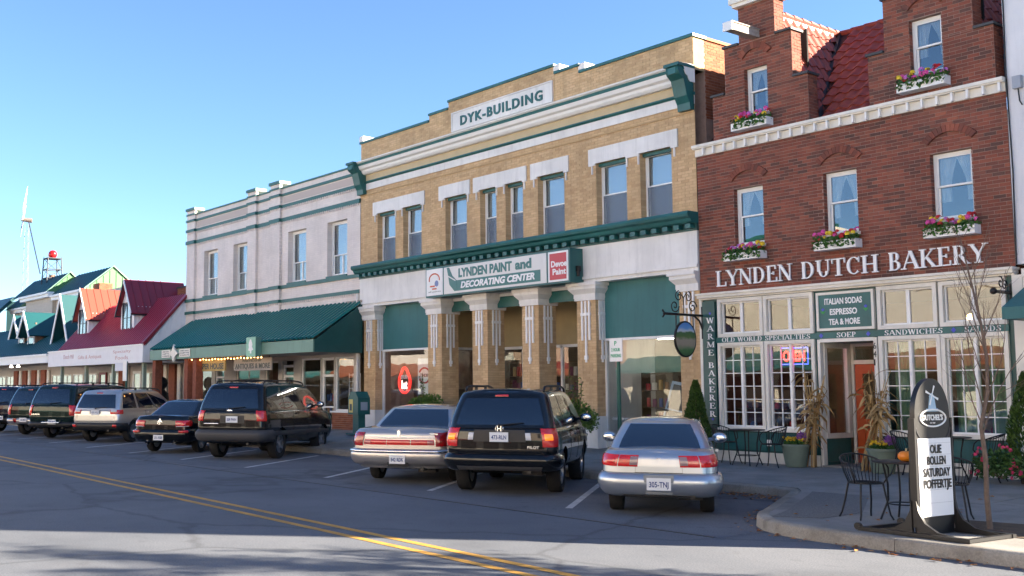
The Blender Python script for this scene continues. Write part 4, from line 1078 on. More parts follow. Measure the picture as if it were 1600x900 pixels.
# red neon ring and poster in the left bay
t = thing('neon_ring', 'red neon teardrop ring sign in the paint shop window', 'neon sign', (-27.1, .45, 2.0))
pts = []
for k in range(33):
    a = 2 * math.pi * k / 32; rx, rz = .29, .33; z = 2.0 + rz * math.sin(a); x = -27.05 + rx * math.cos(a)
    if math.sin(a) > .75: z += .12 * (math.sin(a) - .75) / .25
    pts.append((x, .45, z))
MB().tube(pts, .045, 8).build('neon_tube', mat('neon_ring_red', (1, .04, .03), .4, emit=.3), t, smooth=60)
place_text('lettering', 'BRUSH', front(-27.24, 2.10, .45), .38, .13, WHITE, t, bold=.02, depth=.01)
place_text('lettering', '1st', front(-27.20, 1.78, .45), .30, .28, mat('neon_pale', (1, .55, .5), .5, emit=.6), t, bold=.04, depth=.01)
t = thing('paper_poster', 'pale poster with red oval logo hanging in paint shop window', 'poster', (-26.0, .44, 2.1))
bx('sheet', WHITE2, t, -26.35, .44, 1.62, -25.65, .448, 2.72)
pts = [(-26.0 + .27 * math.cos(2 * math.pi * k / 28), .43, 2.2 + .23 * math.sin(2 * math.pi * k / 28)) for k in range(29)]
MB().tube(pts[2:13], .03, 5).tube(pts[16:27], .03, 5).build('oval_logo', mat('logo_red', (.5, .05, .05), .6), t)
place_text('lettering', 'LYNDEN', front(-26.22, 2.15, .438), .44, .1, mat('ink', (.06, .08, .08), .6), t, bold=.02, depth=.004)
# ---- illuminated-type sign box
t = thing('shop_sign', 'long white sign box reading LYNDEN PAINT and DECORATING CENTER with red Devoe square', 'sign', (-21.8, -.25, 4.45))
sx0, sx1, sz0, sz1, sy = -24.72, -18.86, 4.44, 5.31, -.5
bx('case', TEAL, t, sx0, sy, sz0, sx1, -.02, sz1)
def face(x0, x1, m, z0=sz0 + .05, z1=sz1 - .05): return bx('face', m, t, x0, sy - .012, z0, x1, sy + .01, z1)
SGW = mat('sign_face', (.66, .65, .62), .35); SGT = mat('sign_teal', (.02, .15, .14), .4)
face(sx0 + .04, -23.92, WHITE); mainf = face(-23.86, -19.68, SGW); face(-19.62, sx1 - .05, WHITE)
bx('red_square', mat('sign_red', (.5, .035, .05), .4), t, -19.56, sy - .018, sz0 + .10, sx1 - .11, sy - .008, sz1 - .10)
place_text('lettering', 'Devoe', front(-19.50, 4.86, sy - .018), .55, .16, LWH, t, bold=.03, depth=.006); place_text('lettering', 'Paint', front(-19.45, 4.66, sy - .018), .47, .16, LWH, t, bold=.03, depth=.006)
place_text('lettering', 'LYNDEN PAINT', front(-23.2, 4.92, sy - .012), 2.22, .26, SGT, t, bold=.045, depth=.006)
place_text('lettering', 'and', front(-20.85, 4.92, sy - .012), .62, .27, SGT, t, bold=.045, depth=.006)
bx('green_band', SGT, t, -23.3, sy - .018, 4.55, -19.9, sy - .008, 4.85)
place_text('lettering', 'DECORATING CENTER', front(-23.1, 4.61, sy - .018), 3.0, .19, LWH, t, bold=.04, shear=.2, depth=.006)
MB().prism([(-23.72, 5.24), (-23.62, 5.24), (-23.48, 5.0), (-23.3, 4.86), (-23.24, 4.55), (-23.38, 4.55), (-23.6, 4.75), (-23.64, 4.95)], 'y', sy - .022, sy - .01).build('paintbrush_mark', SGT, t)
MB().prism([(-23.66, 4.98), (-23.33, 4.83), (-23.32, 4.86), (-23.645, 5.01)], 'y', sy - .026, sy - .012).build('brush_ferrule', SGW, t)
pts = [(-24.3 + .24 * math.cos(a), sy - .014, 4.95 + .17 * math.sin(a)) for a in [math.pi * k / 12 * 1.15 - .2 for k in range(13)]]
lg = MB().tube(pts, .02, 5); lg.box(-24.5, sy - .02, 4.74, -24.28, sy - .01, 4.78).box(-24.4, sy - .02, 4.66, -24.2, sy - .01, 4.70); lg.build('logo_mark', mat('logo_orange', (.6, .12, .05), .6), t)
MB().ball((-24.2, sy - .012, 4.83), .09, .012, .09).build('logo_dot', mat('logo_blue', (.2, .25, .45), .6), t)
place_text('lettering', 'all paints', front(-24.58, 4.57, sy - .012), .58, .05, mat('ink2', (.08, .1, .1), .6), t, depth=.004)
MB().box(sx1, -.3, 4.72, sx1 + .07, -.18, 4.86).cyl((sx1 + .03, -.24, 4.6), (sx1 + .03, -.24, 4.72), .04, .05, 8).build('junction_box', IRON, t)

# ================================================================== pale painted-brick building
def painted_brick(name, col):
    m = bpy.data.materials.new(name); m.use_nodes = True
    nt = m.node_tree; n = nt.nodes; b = n['Principled BSDF']; lk = nt.links.new
    ge = n.new('ShaderNodeNewGeometry'); sp = n.new('ShaderNodeSeparateXYZ'); cb = n.new('ShaderNodeCombineXYZ')
    lk(ge.outputs['Position'], sp.inputs[0]); lk(sp.outputs['X'], cb.inputs['X']); lk(sp.outputs['Z'], cb.inputs['Y'])
    bt = n.new('ShaderNodeTexBrick'); bt.inputs['Scale'].default_value = 1; bt.inputs['Brick Width'].default_value = .21; bt.inputs['Row Height'].default_value = .068
    bt.inputs['Mortar Size'].default_value = .006; bt.inputs['Mortar Smooth'].default_value = .4
    bt.inputs['Color1'].default_value = (*col, 1); bt.inputs['Color2'].default_value = (*[c * .93 for c in col], 1); bt.inputs['Mortar'].default_value = (*[c * .86 for c in col], 1)
    lk(cb.outputs[0], bt.inputs['Vector'])
    nz = n.new('ShaderNodeTexNoise'); nz.inputs['Scale'].default_value = .9; nz.inputs['Detail'].default_value = 8; lk(ge.outputs['Position'], nz.inputs['Vector'])
    mr = n.new('ShaderNodeMapRange'); mr.inputs[1].default_value = .3; mr.inputs[2].default_value = .7; mr.inputs[3].default_value = .88; mr.inputs[4].default_value = 1.06; lk(nz.outputs[0], mr.inputs[0])
    mx = n.new('ShaderNodeMix'); mx.data_type = 'RGBA'; mx.blend_type = 'MULTIPLY'; mx.inputs[0].default_value = 1
    lk(bt.outputs['Color'], mx.inputs[6]); lk(mr.outputs[0], mx.inputs[7]); lk(weather(nt, mx.outputs[2], .16), b.inputs['Base Color'])
    bp = n.new('ShaderNodeBump'); bp.inputs['Strength'].default_value = .5; bp.inputs['Distance'].default_value = .008; bp.invert = True
    lk(bt.outputs['Fac'], bp.inputs['Height']); lk(bp.outputs[0], b.inputs['Normal']); b.inputs['Roughness'].default_value = .65
    return m
PBR = painted_brick('painted_brick', (.8, .71, .655))
TEALB = mat('teal_band', (.02, .115, .1), .5, var=.15)
AWN = mat('teal_metal', (.008, .145, .13), .32, .0, var=.12, vscale=.8)
AWN2 = mat('sage_fascia', (.14, .27, .21), .5, var=.06, streak=.2)
WX0, WX1 = -41.9, -28.87
wb = thing('pale_brick_building', 'pale painted brick two-storey building with teal bands and metal awning', 'building', ((WX0 + WX1) / 2, 0, .47))
WW = [(-40.45, -39.2), (-37.84, -36.58), (-33.56, -32.30), (-30.9, -29.66)]
WWH = [(a, b, 5.62, 7.5) for a, b in WW]
mb = MB(); holes_wall(mb, WX0, WX1, 4.5, 9.16, WWH, 0, .3)
mb.box(WX0, .3, .3, WX0 + .3, 13, 8.9).box(WX1 - .2, .45, .3, WX1, 13, 8.9).box(WX0 + .3, 12.7, .3, WX1 - .2, 13, 8.6).box(WX0 + .3, .3, 8.5, WX1 - .2, 12.7, 8.6)
wwall = mb.build('wall', PBR, wb)
for a, b in WW: sash_window(wb, a + .004, b - .004, 5.624, 7.496, .2, WHITE, .06, split=.38, cover='sheer', lowmull=True); bx('window_sill', TEALB, wb, a - .02, -.05, 5.56, b + .02, .2, 5.62)
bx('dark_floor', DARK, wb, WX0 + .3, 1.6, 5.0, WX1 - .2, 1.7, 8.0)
PLS = [(-41.95, -41.2), (-36.5, -35.84), (-34.72, -34.02)]
for a, b in PLS:
    bx('pilaster', PBR, wb, a, -.10, 4.5, b, .0, 9.36); bx('pilaster_cap', TEALB, wb, a - .05, -.16, 9.36, b + .05, .35, 9.47)
    bx('sunlit_cap_face', CREAM, wb, b + .0505, -.12, 9.37, b + .056, .3, 9.46)  # cream sheet colours the right side of each teal cap as sunlit
def band(z0, z1, pr, dent, m=TEALB, nm='band'):
    mb = MB(); mb.box(WX0, -pr, z0, WX1, .0, z1)
    bo = mb.build(nm, m, wb)
    for a, b in PLS: bx('band_return', m, bo, a - .03, -.10 - pr, z0 - .002, b + .03, -pr, z1 + .002)
    if dent:
        d = MB(); k = 0; x = WX0 + .05
        while x < WX1 - .06:
            yy = -.13 if any(a - .05 < x < b for a, b in PLS) else -.045
            d.box(x, yy, z0 - .075, x + .06, 0, z0); x += .135
        o = d.build('dentils', PBR, bo); o['kind'] = 'stuff'
band(9.16, 9.22, .04, False, nm='coping'); band(8.88, 8.97, .05, False); band(8.44, 8.55, .05, True); band(7.92, 8.06, .05, True); band(5.44, 5.56, .06, False); band(4.92, 5.04, .05, True)
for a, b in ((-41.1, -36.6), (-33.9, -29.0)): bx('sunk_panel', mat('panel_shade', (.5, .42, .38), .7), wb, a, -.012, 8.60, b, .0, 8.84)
# awning: ribbed metal roof with fascia and side cheek
ax0, ax1, ay, az0, az1, azt = -41.45, -28.72, -1.9, 2.95, 3.37, 4.62
def ribbed(x0, x1, y0, z0, y1, z1, pitch, h, th=.02):
    """ribbed sheet from the eave (y0,z0) up to (y1,z1), ribs running up the slope"""
    d = Vector((0, y1 - y0, z1 - z0)); nrm = Vector((0, -(z1 - z0), y1 - y0)).normalized()
    n = int((x1 - x0) / pitch); prof = []
    for k in range(n):
        x = x0 + (x1 - x0) * k / n; p = (x1 - x0) / n
        prof += [(x, 0), (x + p * .5, 0), (x + p * .62, h), (x + p * .88, h)]
    prof.append((x1, 0)); vs = []
    for q in (0, 1):
        for x, e in prof: vs.append(Vector((x, y0, z0)) + d * q + nrm * e)
    N = len(prof)
    return MB().add(vs, [(i, i + 1, N + i + 1, N + i) for i in range(N - 1)])
aw = thing('metal_awning', 'ribbed dark teal metal awning with pale green fascia on pale building', 'awning', ((ax0 + ax1) / 2, -1, 2.95))
ribbed(ax0, ax1, ay - .03, az1, -.01, azt, .25, .075).build('roof_sheet', AWN, aw)
bx('fascia', AWN2, aw, ax0, ay, az0, ax1 - .005, ay + .05, az1 - .02)
for x in (-37.2, -33.0): bx('fascia_joint', TEALD, aw, x, ay - .004, az0, x + .012, ay + .01, az1 - .02)
MB().prism([(ay + .05, az0), (-.01, az0), (-.01, azt - .05), (ay + .05, az1 - .05)], 'x', ax1 - .06, ax1).build('side_cheek', TEALD, aw)
MB().prism([(ay + .05, az0), (-.01, az0), (-.01, azt - .05), (ay + .05, az1 - .05)], 'x', ax0, ax0 + .06).build('side_cheek', TEALD, aw)
bx('soffit', mat('soffit_grey', (.3, .28, .25), .8), aw, ax0 + .06, ay + .05, az0, ax1 - .06, -.02, az0 + .03)
bx('wood_capping', MATS['weathered_wood'], aw, -29.6, -.09, azt - .04, ax1 + .02, -.0, azt + .06)
# signs on and below the awning
t = thing('tree_sign', 'pale green square sign with white tree mark on the awning fascia', 'sign', (-34.1, ay - .1, 2.8))
bx('case', AWN2, t, -32.72, ay - .22, 2.87, -32.05, ay, 3.55); bx('panel', mat('sign_mint', (.25, .5, .36), .5), t, -32.71, ay - .23, 2.88, -32.06, ay - .221, 3.54)
MB().prism([(-32.42, 2.99), (-32.33, 2.99), (-32.33, 3.08), (-32.2, 3.12), (-32.29, 3.22), (-32.26, 3.3), (-32.36, 3.47), (-32.44, 3.47), (-32.53, 3.3), (-32.5, 3.2), (-32.56, 3.1), (-32.42, 3.08)], 'y', ay - .24, ay - .231).build('tree_mark', WHITE, t)
for nm, a, b, lb in (('notice_panel', -40.2, -39.4, 'small white lettered panel on awning fascia, nearest the red roof'), ('notice_panel', -38.55, -37.6, 'white lettered panel on awning fascia beside the star ornament')):
    t = thing(nm, lb, 'sign', (a, ay - .03, 3.0), group='white panels on the awning fascia')
    bx('board', CREAM, t, a, ay - .03, 3.02, b, ay - .005, 3.32)
    for q in range(3): place_text('lettering', ('OPEN DAILY', 'GIFTS', 'CARDS')[q], front(a + .08, 3.23 - q * .085, ay - .03), b - a - .16, .05, MATS['ink'], t, bold=.02, depth=.003)
t = thing('star_ornament', 'cream star-shaped wooden ornament fixed to the awning fascia', 'ornament', (-39.0, ay - .05, 3.2))
MB().prism([(-39.0 + (.42 if k % 2 == 0 else .2) * math.sin(math.pi * k / 4), 3.17 + (.36 if k % 2 == 0 else .17) * math.cos(math.pi * k / 4)) for k in range(8)], 'y', ay - .08, ay - .005).build('star', CREAM, t)
def hang_sign(x0, x1, z0, z1, y, m, body, lb, sub=None):
    t = thing('hanging_sign', lb, 'sign', ((x0 + x1) / 2, y, z0))
    bx('board', m, t, x0, y, z0, x1, y + .05, z1)
    place_text('lettering', body, front(x0 + .12, z0 + .07, y), x1 - x0 - .24, (z1 - z0) * (.42 if sub else .55), MATS['ink'], t, bold=.03, depth=.006)
    if sub: place_text('lettering', sub, front(x0 + (x1 - x0) * .25, z1 - .13, y), (x1 - x0) * .5, .08, MATS['ink'], t, bold=.02, depth=.006)
    for x in (x0 + .2, x1 - .2): MB().cyl((x, y + .025, z1), (x, y + .025, az0 + .01), .008, .008, 5).build('hanger', IRON, t)
hang_sign(-38.1, -35.5, 2.45, 2.86, -1.5, mat('ochre_board', (.42, .31, .11), .7, var=.1), 'GASPER HOUSE', 'ochre wooden sign board with dark letters hanging under the teal awning')
hang_sign(-35.2, -32.4, 2.44, 2.88, -1.3, mat('grey_board', (.3, .29, .27), .7, var=.1), 'ANTIQUES & MORE', 'grey sign board with black ANTIQUES lettering hanging under the awning', 'FRIENDSHIP')
# shop fronts under the awning
GREYT = mat('grey_trim', (.5, .47, .43), .7, var=.1)
def wframe(x0, x1, z0, z1, y, parent, m=WHITE, cols=1, rows=1, fw=.06, glassm=GLS, name='shop_window'):
    f = MB(); f.box(x0, y, z0, x0 + fw, y + .07, z1).box(x1 - fw, y, z0, x1, y + .07, z1).box(x0 + fw, y, z1 - fw, x1 - fw, y + .07, z1).box(x0 + fw, y, z0, x1 - fw, y + .07, z0 + fw)
    p = f.build(name, m, parent); a0, a1, c0, c1 = x0 + fw, x1 - fw, z0 + fw, z1 - fw
    g_ = MB()
    for q in range(1, cols): xx = a0 + (a1 - a0) * q / cols; g_.box(xx - .015, y + .01, c0, xx + .015, y + .06, c1)
    for q in range(1, rows): zz = c0 + (c1 - c0) * q / rows; g_.box(a0, y + .012, zz - .015, a1, y + .058, zz + .015)
    if g_.v: g_.build('muntin', m, p)
    for q in range(cols):
        for r_ in range(rows): bx('pane', glassm, p, a0 + (a1 - a0) * q / cols + .003, y + .03, c0 + (c1 - c0) * r_ / rows + .003, a0 + (a1 - a0) * (q + 1) / cols - .003, y + .036, c0 + (c1 - c0) * (r_ + 1) / rows - .003)
    return p
zb = .45
lw = MB(); holes_wall(lw, WX0, WX1, zb - .1, 4.5, [(-41.2, -39.6, .9, 2.7), (-39.3, -38.5, .5, 2.65), (-37.5, -35.6, .9, 2.8), (-35.2, -34.2, .5, 2.8), (-33.9, -33.1, .5, 2.8), (-32.6, -31.3, .9, 2.85), (-31.25, -30.45, .5, 2.85), (-30.4, -29.25, 1.05, 2.85)], 0, .2)
lw.build('shop_wall', GREYT, wb)
wframe(-41.2, -39.6, .9, 2.7, .05, wb); wframe(-37.5, -35.6, .9, 2.8, .05, wb, CREAM, 2, 1); wframe(-35.2, -34.2, .5, 2.8, .05, wb, CREAM); wframe(-32.6, -31.3, .9, 2.85, .05, wb, WHITE); wframe(-30.4, -29.25, 1.05, 2.85, .05, wb, WHITE)
for a, b in ((-39.3, -38.5), (-33.9, -33.1), (-31.25, -30.45)):
    p = wframe(a, b, .5, 2.85 if a > -32 else 2.65, .06, wb, WHITE, 1, 1, .09, name='shop_door'); bx('transom_rail', WHITE, p, a + .09, .05, 2.2, b - .09, .14, 2.28); bx('middle_rail', WHITE, p, a + .09, .05, 1.15, b - .09, .14, 1.2)
bl = MB(); bl.box(-30.45, -.06, zb - .1, -29.2, .0, 1.0); bq = bl.build('brick_riser', MORT, wb); lay_bricks(brick_cells([(-30.45, -29.2, .4, 1.0)], []), -.06, BORA, bq, seed=8)
bx('riser_sill', WHITE, wb, -30.5, -.12, 1.0, -29.15, .04, 1.05)
# white lattice rack with goods in the right shop window
t = thing('lattice_rack', 'white lattice rack with small jars in the shop window beside the mailbox', 'rack', (-29.7, .4, .5))
lt = MB()
for q in range(4): lt.box(-30.05 + q * .22, .35, 1.12, -30.03 + q * .22, .37, 2.3)
for q in range(6): lt.box(-30.05, .352, 1.14 + q * .22, -29.37, .368, 1.16 + q * .22)
lt.build('lattice', WHITE, t); bx('shelf', WHITE, t, -30.05, .37, 1.12, -29.37, .6, 1.14, ); bx('foot', WHITE, t, -30.03, .4, .4, -30.0, .5, 1.12); bx('foot', WHITE, t, -29.42, .4, .4, -29.39, .5, 1.12)
for q in range(9): MB().lathe([(.045, 0), (.05, .06), (.03, .1), (.035, .12)], (-29.98 + (q % 3) * .22, .45, 1.14 + (q // 3) * .22), 10).build('jar', GD[q % 6], t, smooth=50)
for x in (-38.45, -41.5, -37.7): MB().box(x, -1.75, .3, x + .3, -1.45, 2.95).build('brick_post', mat('brick_post', (.28, .09, .05), .9, var=.3, vscale=8), wb)
bx('shop_back', ROOM2, wb, WX0 + .3, 4, .3, WX1 - .3, 4.1, 3.0); bx('shop_floor', WOODF, wb, WX0 + .3, .2, .3, WX1 - .3, 4, .42)
goods_shelf(-37.4, -35.8, .9, .42, 3, 'display shelf behind the glass below the ochre hanging sign', 'gift shop shelves'); goods_shelf(-32.5, -31.4, .9, .42, 3, 'display shelf behind the glass below the tree sign', 'gift shop shelves'); goods_shelf(-41.1, -39.7, .9, .42, 3, 'display shelf in the window at the end of the teal awning', 'gift shop shelves')
BULB = mat('fairy_bulb', (1, .45, .12), .5, emit=3)
t = thing('string_lights', 'string of small amber bulbs under the edge of the teal awning', 'string lights', (-36, ay + .2, 2.9))
MB().tube([(-38 + q * .25, ay + .25, 2.93 - .03 * abs(math.sin(q * .8))) for q in range(24)], .006, 4).build('wire', IRON, t)
for q in range(23): MB().ball((-38 + q * .25, ay + .25, 2.9 - .03 * abs(math.sin(q * .8))), .025, n=8, m=5).build('bulb', BULB, t)
MB().tube([(-28.95, -.06, .5), (-28.95, -.06, 4.9)], .045, 8).build('drainpipe', WHITE2, wb)

# ================================================================== white shop with the red metal roof
RX0, RX1 = -53.9, -41.98
rb = thing('red_roof_shop', 'white shop with crimson ribbed metal roof and two dormers', 'building', ((RX0 + RX1) / 2, 0, .47))
REDM = mat('crimson_metal', (.27, .016, .036), .33, 0, var=.15, vscale=.9); REDD = mat('dark_red_metal', (.21, .014, .026), .4)
ORM = mat('dormer_red', (.36, .05, .03), .4)
BOARD = mat('white_board', (.78, .78, .80), .55, var=.06)
ry, rz0, rz1, ryt, rzt = -1.95, 2.88, 3.60, 0.05, 5.83
mb = MB(); mb.box(RX0, .05, .3, RX1, 12, 5.75); mb.build('wall', GREYT, rb)
ribbed(RX0 + 1.1, RX1 + .02, ry, rz1, ryt, rzt, .23, .05).build('roof', REDM, rb)
MB().prism([(ry - .02, rz1 - .02), (ryt, rzt - .02), (ryt, rzt + .12), (ry - .08, rz1 + .10)], 'x', RX1 - .1, RX1 + .14).build('verge', REDD, rb)
# board-clad cheek at the end of the roof
sc = MB(); sc.prism([(ry + .05, rz0 + .02), (.05, rz0 + .02), (.05, rzt - .05), (ry + .05, rz1 - .05)], 'x', RX1 - .02, RX1 + .03); chk = sc.build('side_cheek', BOARD, rb)
for q in range(9):
    y = ry + .15 + q * .21; ztop = rz1 - .08 + (rzt - rz1) * (y - ry) / (ryt - ry)
    bx('batten', BOARD, chk, RX1 + .03, y, rz0 + .04, RX1 + .05, y + .035, ztop)
bx('fascia', BOARD, rb, RX0, ry - .06, rz0, RX1 + .06, ry + .04, rz1); bx('fascia_cap', WHITE, rb, RX0 - .02, ry - .1, rz1, RX1 + .08, ry + .06, rz1 + .05)
bx('fascia_end', BOARD, rb, RX1 - .02, ry + .04, rz0, RX1 + .06, -.3, rz1 - .02)
PINK = mat('faded_red_ink', (.55, .33, .32), .7)
for s_, a, b, z, h in (('Dutch Mill', -51.6, -50.2, 3.22, .2), ('Gifts & Antiques', -49.6, -46.6, 3.12, .22), ('Specialty', -45.2, -43.2, 3.3, .16), ('Foods', -44.9, -43.5, 3.05, .16)): place_text('faded_lettering', s_, front(a, z, ry - .06), b - a, h, PINK, rb, depth=.004)
bx('soffit', MATS['soffit_grey'], rb, RX0 + .04, ry + .04, rz0 + .02, RX1 - .02, .04, rz0 + .06)
def dormer(x0, x1, zb, ze, zr, yf, roofm, lb=None):
    """gabled dormer on the front slope: front wall at yf, eave ze, ridge zr"""
    cx = (x0 + x1) / 2; yb = 1.2; d = MB()
    d.prism([(x0, zb), (x1, zb), (x1, ze), (cx, zr - .12), (x0, ze)], 'y', yf, yf + .08)
    d.box(x0, yf + .08, zb, x0 + .06, yb, ze).box(x1 - .06, yf + .08, zb, x1, yb, ze)
    p = d.build('dormer', BOARD, rb)
    for q in range(7): y = yf + .18 + q * .18; bx('batten', BOARD, p, x1, y, zb, x1 + .018, y + .03, ze)
    ov = .2; sl = (zr - ze) / ((x1 - x0) / 2)
    for s in (1, -1):
        xe = cx + s * ((x1 - x0) / 2 + ov); zz = ze - ov * sl
        r_ = MB(); r_.add([(cx, yf - .22, zr), (xe, yf - .22, zz), (xe, yb + .3, zz), (cx, yb + .3, zr), (cx, yf - .22, zr - .06), (xe, yf - .22, zz - .06), (xe, yb + .3, zz - .06), (cx, yb + .3, zr - .06)], [(0, 3, 2, 1), (4, 5, 6, 7), (0, 1, 5, 4), (1, 2, 6, 5), (2, 3, 7, 6)])
        ro = r_.build('dormer_roof', roofm, rb)
        sm = MB()
        for q in range(5):
            y = yf + .1 + q * .36; sm.add([(cx, y, zr), (xe, y, zz), (xe, y + .03, zz), (cx, y + .03, zr), (cx, y, zr + .035), (xe, y, zz + .035), (xe, y + .03, zz + .035), (cx, y + .03, zr + .035)], [(4, 5, 6, 7), (0, 1, 5, 4), (3, 7, 6, 2)])
        sm.build('standing_seams', roofm, ro)['kind'] = 'stuff'
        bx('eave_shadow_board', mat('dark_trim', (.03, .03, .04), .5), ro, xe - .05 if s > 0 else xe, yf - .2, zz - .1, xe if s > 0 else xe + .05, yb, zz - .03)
        br = MB(); br.add([(cx, yf - .24, zr + .02), (xe, yf - .24, zz), (xe, yf - .24, zz - .14), (cx, yf - .24, zr - .14), (cx, yf - .2, zr + .02), (xe, yf - .2, zz), (xe, yf - .2, zz - .14), (cx, yf - .2, zr - .14)], [(0, 1, 2, 3), (0, 4, 5, 1), (3, 2, 6, 7)])
        br.build('bargeboard', WHITE if s > 0 else MATS['dark_trim'], ro)
    w = (x1 - x0); wframe(cx - w * .33, cx + w * .33, zb + .15, zb + 1.55, yf - .05, rb, MATS['dark_trim'], 2, 2, .06, GL, 'dormer_window')
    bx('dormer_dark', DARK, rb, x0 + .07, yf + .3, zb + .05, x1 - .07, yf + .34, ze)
    bx('dormer_sill', BOARD, rb, x0 - .05, yf - .12, zb - .08, x1 + .05, yf + .02, zb + .02)
dormer(-46.4, -44.9, 4.1, 5.45, 6.68, -1.2, REDD); dormer(-52.0, -50.5, 4.12, 5.47, 6.70, -1.2, ORM)
mbr = MB(); mbr.box(-45.2, 1.0, 5.6, -42.0, 1.5, 6.35); ch = mbr.build('brick_parapet', MORT, rb); lay_bricks(brick_cells([(-45.2, -42.0, 5.6, 6.35)], []), 1.0, BORA, ch, seed=12); bx('parapet_cap', MATS['coping_lead'], rb, -45.25, .95, 6.35, -41.98, 1.55, 6.42)
def low_front(x0, x1, n, parent, seed, y=.0):
    r_ = random.Random(seed); w = (x1 - x0) / n
    for k in range(n):
        a = x0 + k * w
        kind = r_.choice(['win', 'win', 'door', 'post'])
        if kind == 'win': wframe(a + .1, a + w - .1, .95, 2.55, y - .03, parent, r_.choice([WHITE, CREAM]), 2, 1); bx('riser', MATS['brick_post'], parent, a + .05, y - .06, .4, a + w - .05, y + .03, .95)
        elif kind == 'door': p = wframe(a + .25, a + w - .25, .45, 2.6, y - .03, parent, r_.choice([WHITE, mat('maroon_door', (.2, .02, .02), .5)]), 1, 2, .12, name='shop_door')
        else: bx('brick_pier', MATS['brick_post'], parent, a + .1, y - .1, .4, a + w * .5, y + .03, 2.85); bx('pilaster_strip', CREAM, parent, a + w * .6, y - .05, .4, a + w * .8, y + .03, 2.85)
for x0_, x1_, s_ in ((RX0 + .2, RX1 - .2, 3),):
    # glazing stands in front of a dark interior
    low_front(x0_, x1_, 8, rb, s_, -.02)
for x in (-52.8, -49.4, -46.0, -42.6): bx('porch_post', mat('sage_post', (.3, .36, .28), .6), rb, x, -1.75, .25, x + .16, -1.6, 2.9)
t = thing('dark_statue', 'dark rounded statue-like figure standing in the shop doorway', 'statue', (-42.2, -1.0, .42))
st_ = MB(); st_.lathe([(.3, 0), (.32, .1), (.2, .25), (.24, .6), (.3, .95), (.26, 1.2), (.14, 1.32), (.12, 1.38), (.2, 1.48), (.24, 1.62), (.2, 1.78), (.08, 1.88), (.01, 1.9)], (-42.2, -1.0, .40), 16); st_.build('figure', mat('statue_black', (.012, .011, .011), .5), t, smooth=60)

# ================================================================== teal-roofed building at the far end
GRM = mat('green_gable_board', (.065, .19, .075), .55, var=.08)
CLAP = mat('clapboard', (.52, .47, .40), .7, var=.08)
TX0, TX1 = -86.0, -54.0
AWN_SHADED = mat('shaded_teal_metal', (.005, .062, .07), .45, var=.12, vscale=.8)  # darker copy of the teal roof metal; the shade is in its colour
tb = thing('teal_roof_building', 'cream clapboard building with teal roofs and steep white-edged dormers', 'building', (-66, 0, .47))
bx('wall', GREYT, tb, TX0, .05, .3, TX1, 12, 4.4)
ribbed(TX0, RX0 + 1.1, -1.95, 3.55, 1.3, 5.6, .5, .03).build('lower_roof', AWN_SHADED, tb)
bx('fascia', WHITE, tb, TX0, -2.03, 3.1, RX0 - .02, -1.93, 3.45); bx('gutter', WHITE, tb, TX0, -2.1, 3.45, RX0 - .02, -1.93, 3.55); bx('soffit', MATS['soffit_grey'], tb, TX0, -1.93, 3.12, RX0 - .02, .04, 3.16)
# upper storey of boards
cl = MB(); cl.box(-73.4, 2.8, 4.8, -68.0, 9, 7.8).box(-77.5, 3.3, 4.8, -73.4, 9, 7.2).box(-68.0, 3.0, 4.8, -55.2, 9, 7.45)
up = cl.build('upper_wall', CLAP, tb)
for k in range(13): bx('clapboard', CLAP, up, -73.42, 2.77, 5.2 + k * .2, -67.98, 2.80, 5.2 + k * .2 + .185)
for x0, x1, y, z in ((-73.8, -67.9, 2.45, 7.65), (-77.8, -73.7, 3.0, 7.1), (-67.9, -61.9, 2.65, 7.4)):
    bx('eave_cornice', WHITE, tb, x0, y, z, x1, y + .4, z + .2); bx('eave_gutter', WHITE, tb, x0 - .02, y - .12, z + .2, x1 + .02, y + .4, z + .33)
def gable_roof(x0, x1, y0, y1, z0, z1, nm, gm):
    ym = (y0 + y1) / 2
    ribbed(x0, x1, y0, z0, ym, z1, .45, .03).build(nm, AWN_SHADED, tb)
    MB().add([(x0, ym, z1), (x1, ym, z1), (x1, y1, z0), (x0, y1, z0)], [(0, 1, 2, 3)]).build('rear_slope', AWN_SHADED, tb)
    g_ = MB().prism([(y0 + .1, z0), (y1 - .1, z0), (ym, z1 - .05)], 'x', x1 - .12, x1 - .06).build('gable_end', gm, tb)
    for q in range(1, 9):
        y = y0 + (y1 - y0) * q / 9; zt = z0 + (z1 - z0) * (1 - abs(y - ym) / (ym - y0)) - .1; bx('gable_batten', gm, g_, x1 - .06, y, z0, x1 - .03, y + .04, zt)
    MB().tube([(x1, y0, z0 + .03), (x1, ym, z1 + .04), (x1, y1, z0 + .03)], .05, 5).build('verge_trim', AWN2, g_)
gable_roof(-75.5, -68.0, 2.4, 5.4, 7.95, 9.3, 'upper_roof', GRM); gable_roof(-68.0, -61.8, 2.6, 6.2, 7.7, 9.15, 'upper_roof', GRM); gable_roof(-79, -75.4, 2.9, 6, 7.4, 8.7, 'upper_roof', GRM)
MB().prism([(-1.9, 3.6), (3.0, 8.3), (3.2, 8.2), (-1.6, 3.5)], 'x', -92, -77).build('steep_roof', AWN_SHADED, tb)
bx('far_gable', GRM, tb, -96, 8, 4, -80, 8.3, 9.3)
chm = MB(); chm.box(-60.3, 2.6, 6.0, -59.3, 3.4, 7.85); co = chm.build('chimney', MORT, tb); lay_bricks(brick_cells([(-60.3, -59.3, 6.0, 7.85)], []), 2.6, BORA, co, seed=21); lay_bricks(brick_cells([(2.6, 3.4, 6.0, 7.85)], []), 0, BORA, co, mode='right', xfix=-59.3, seed=22)
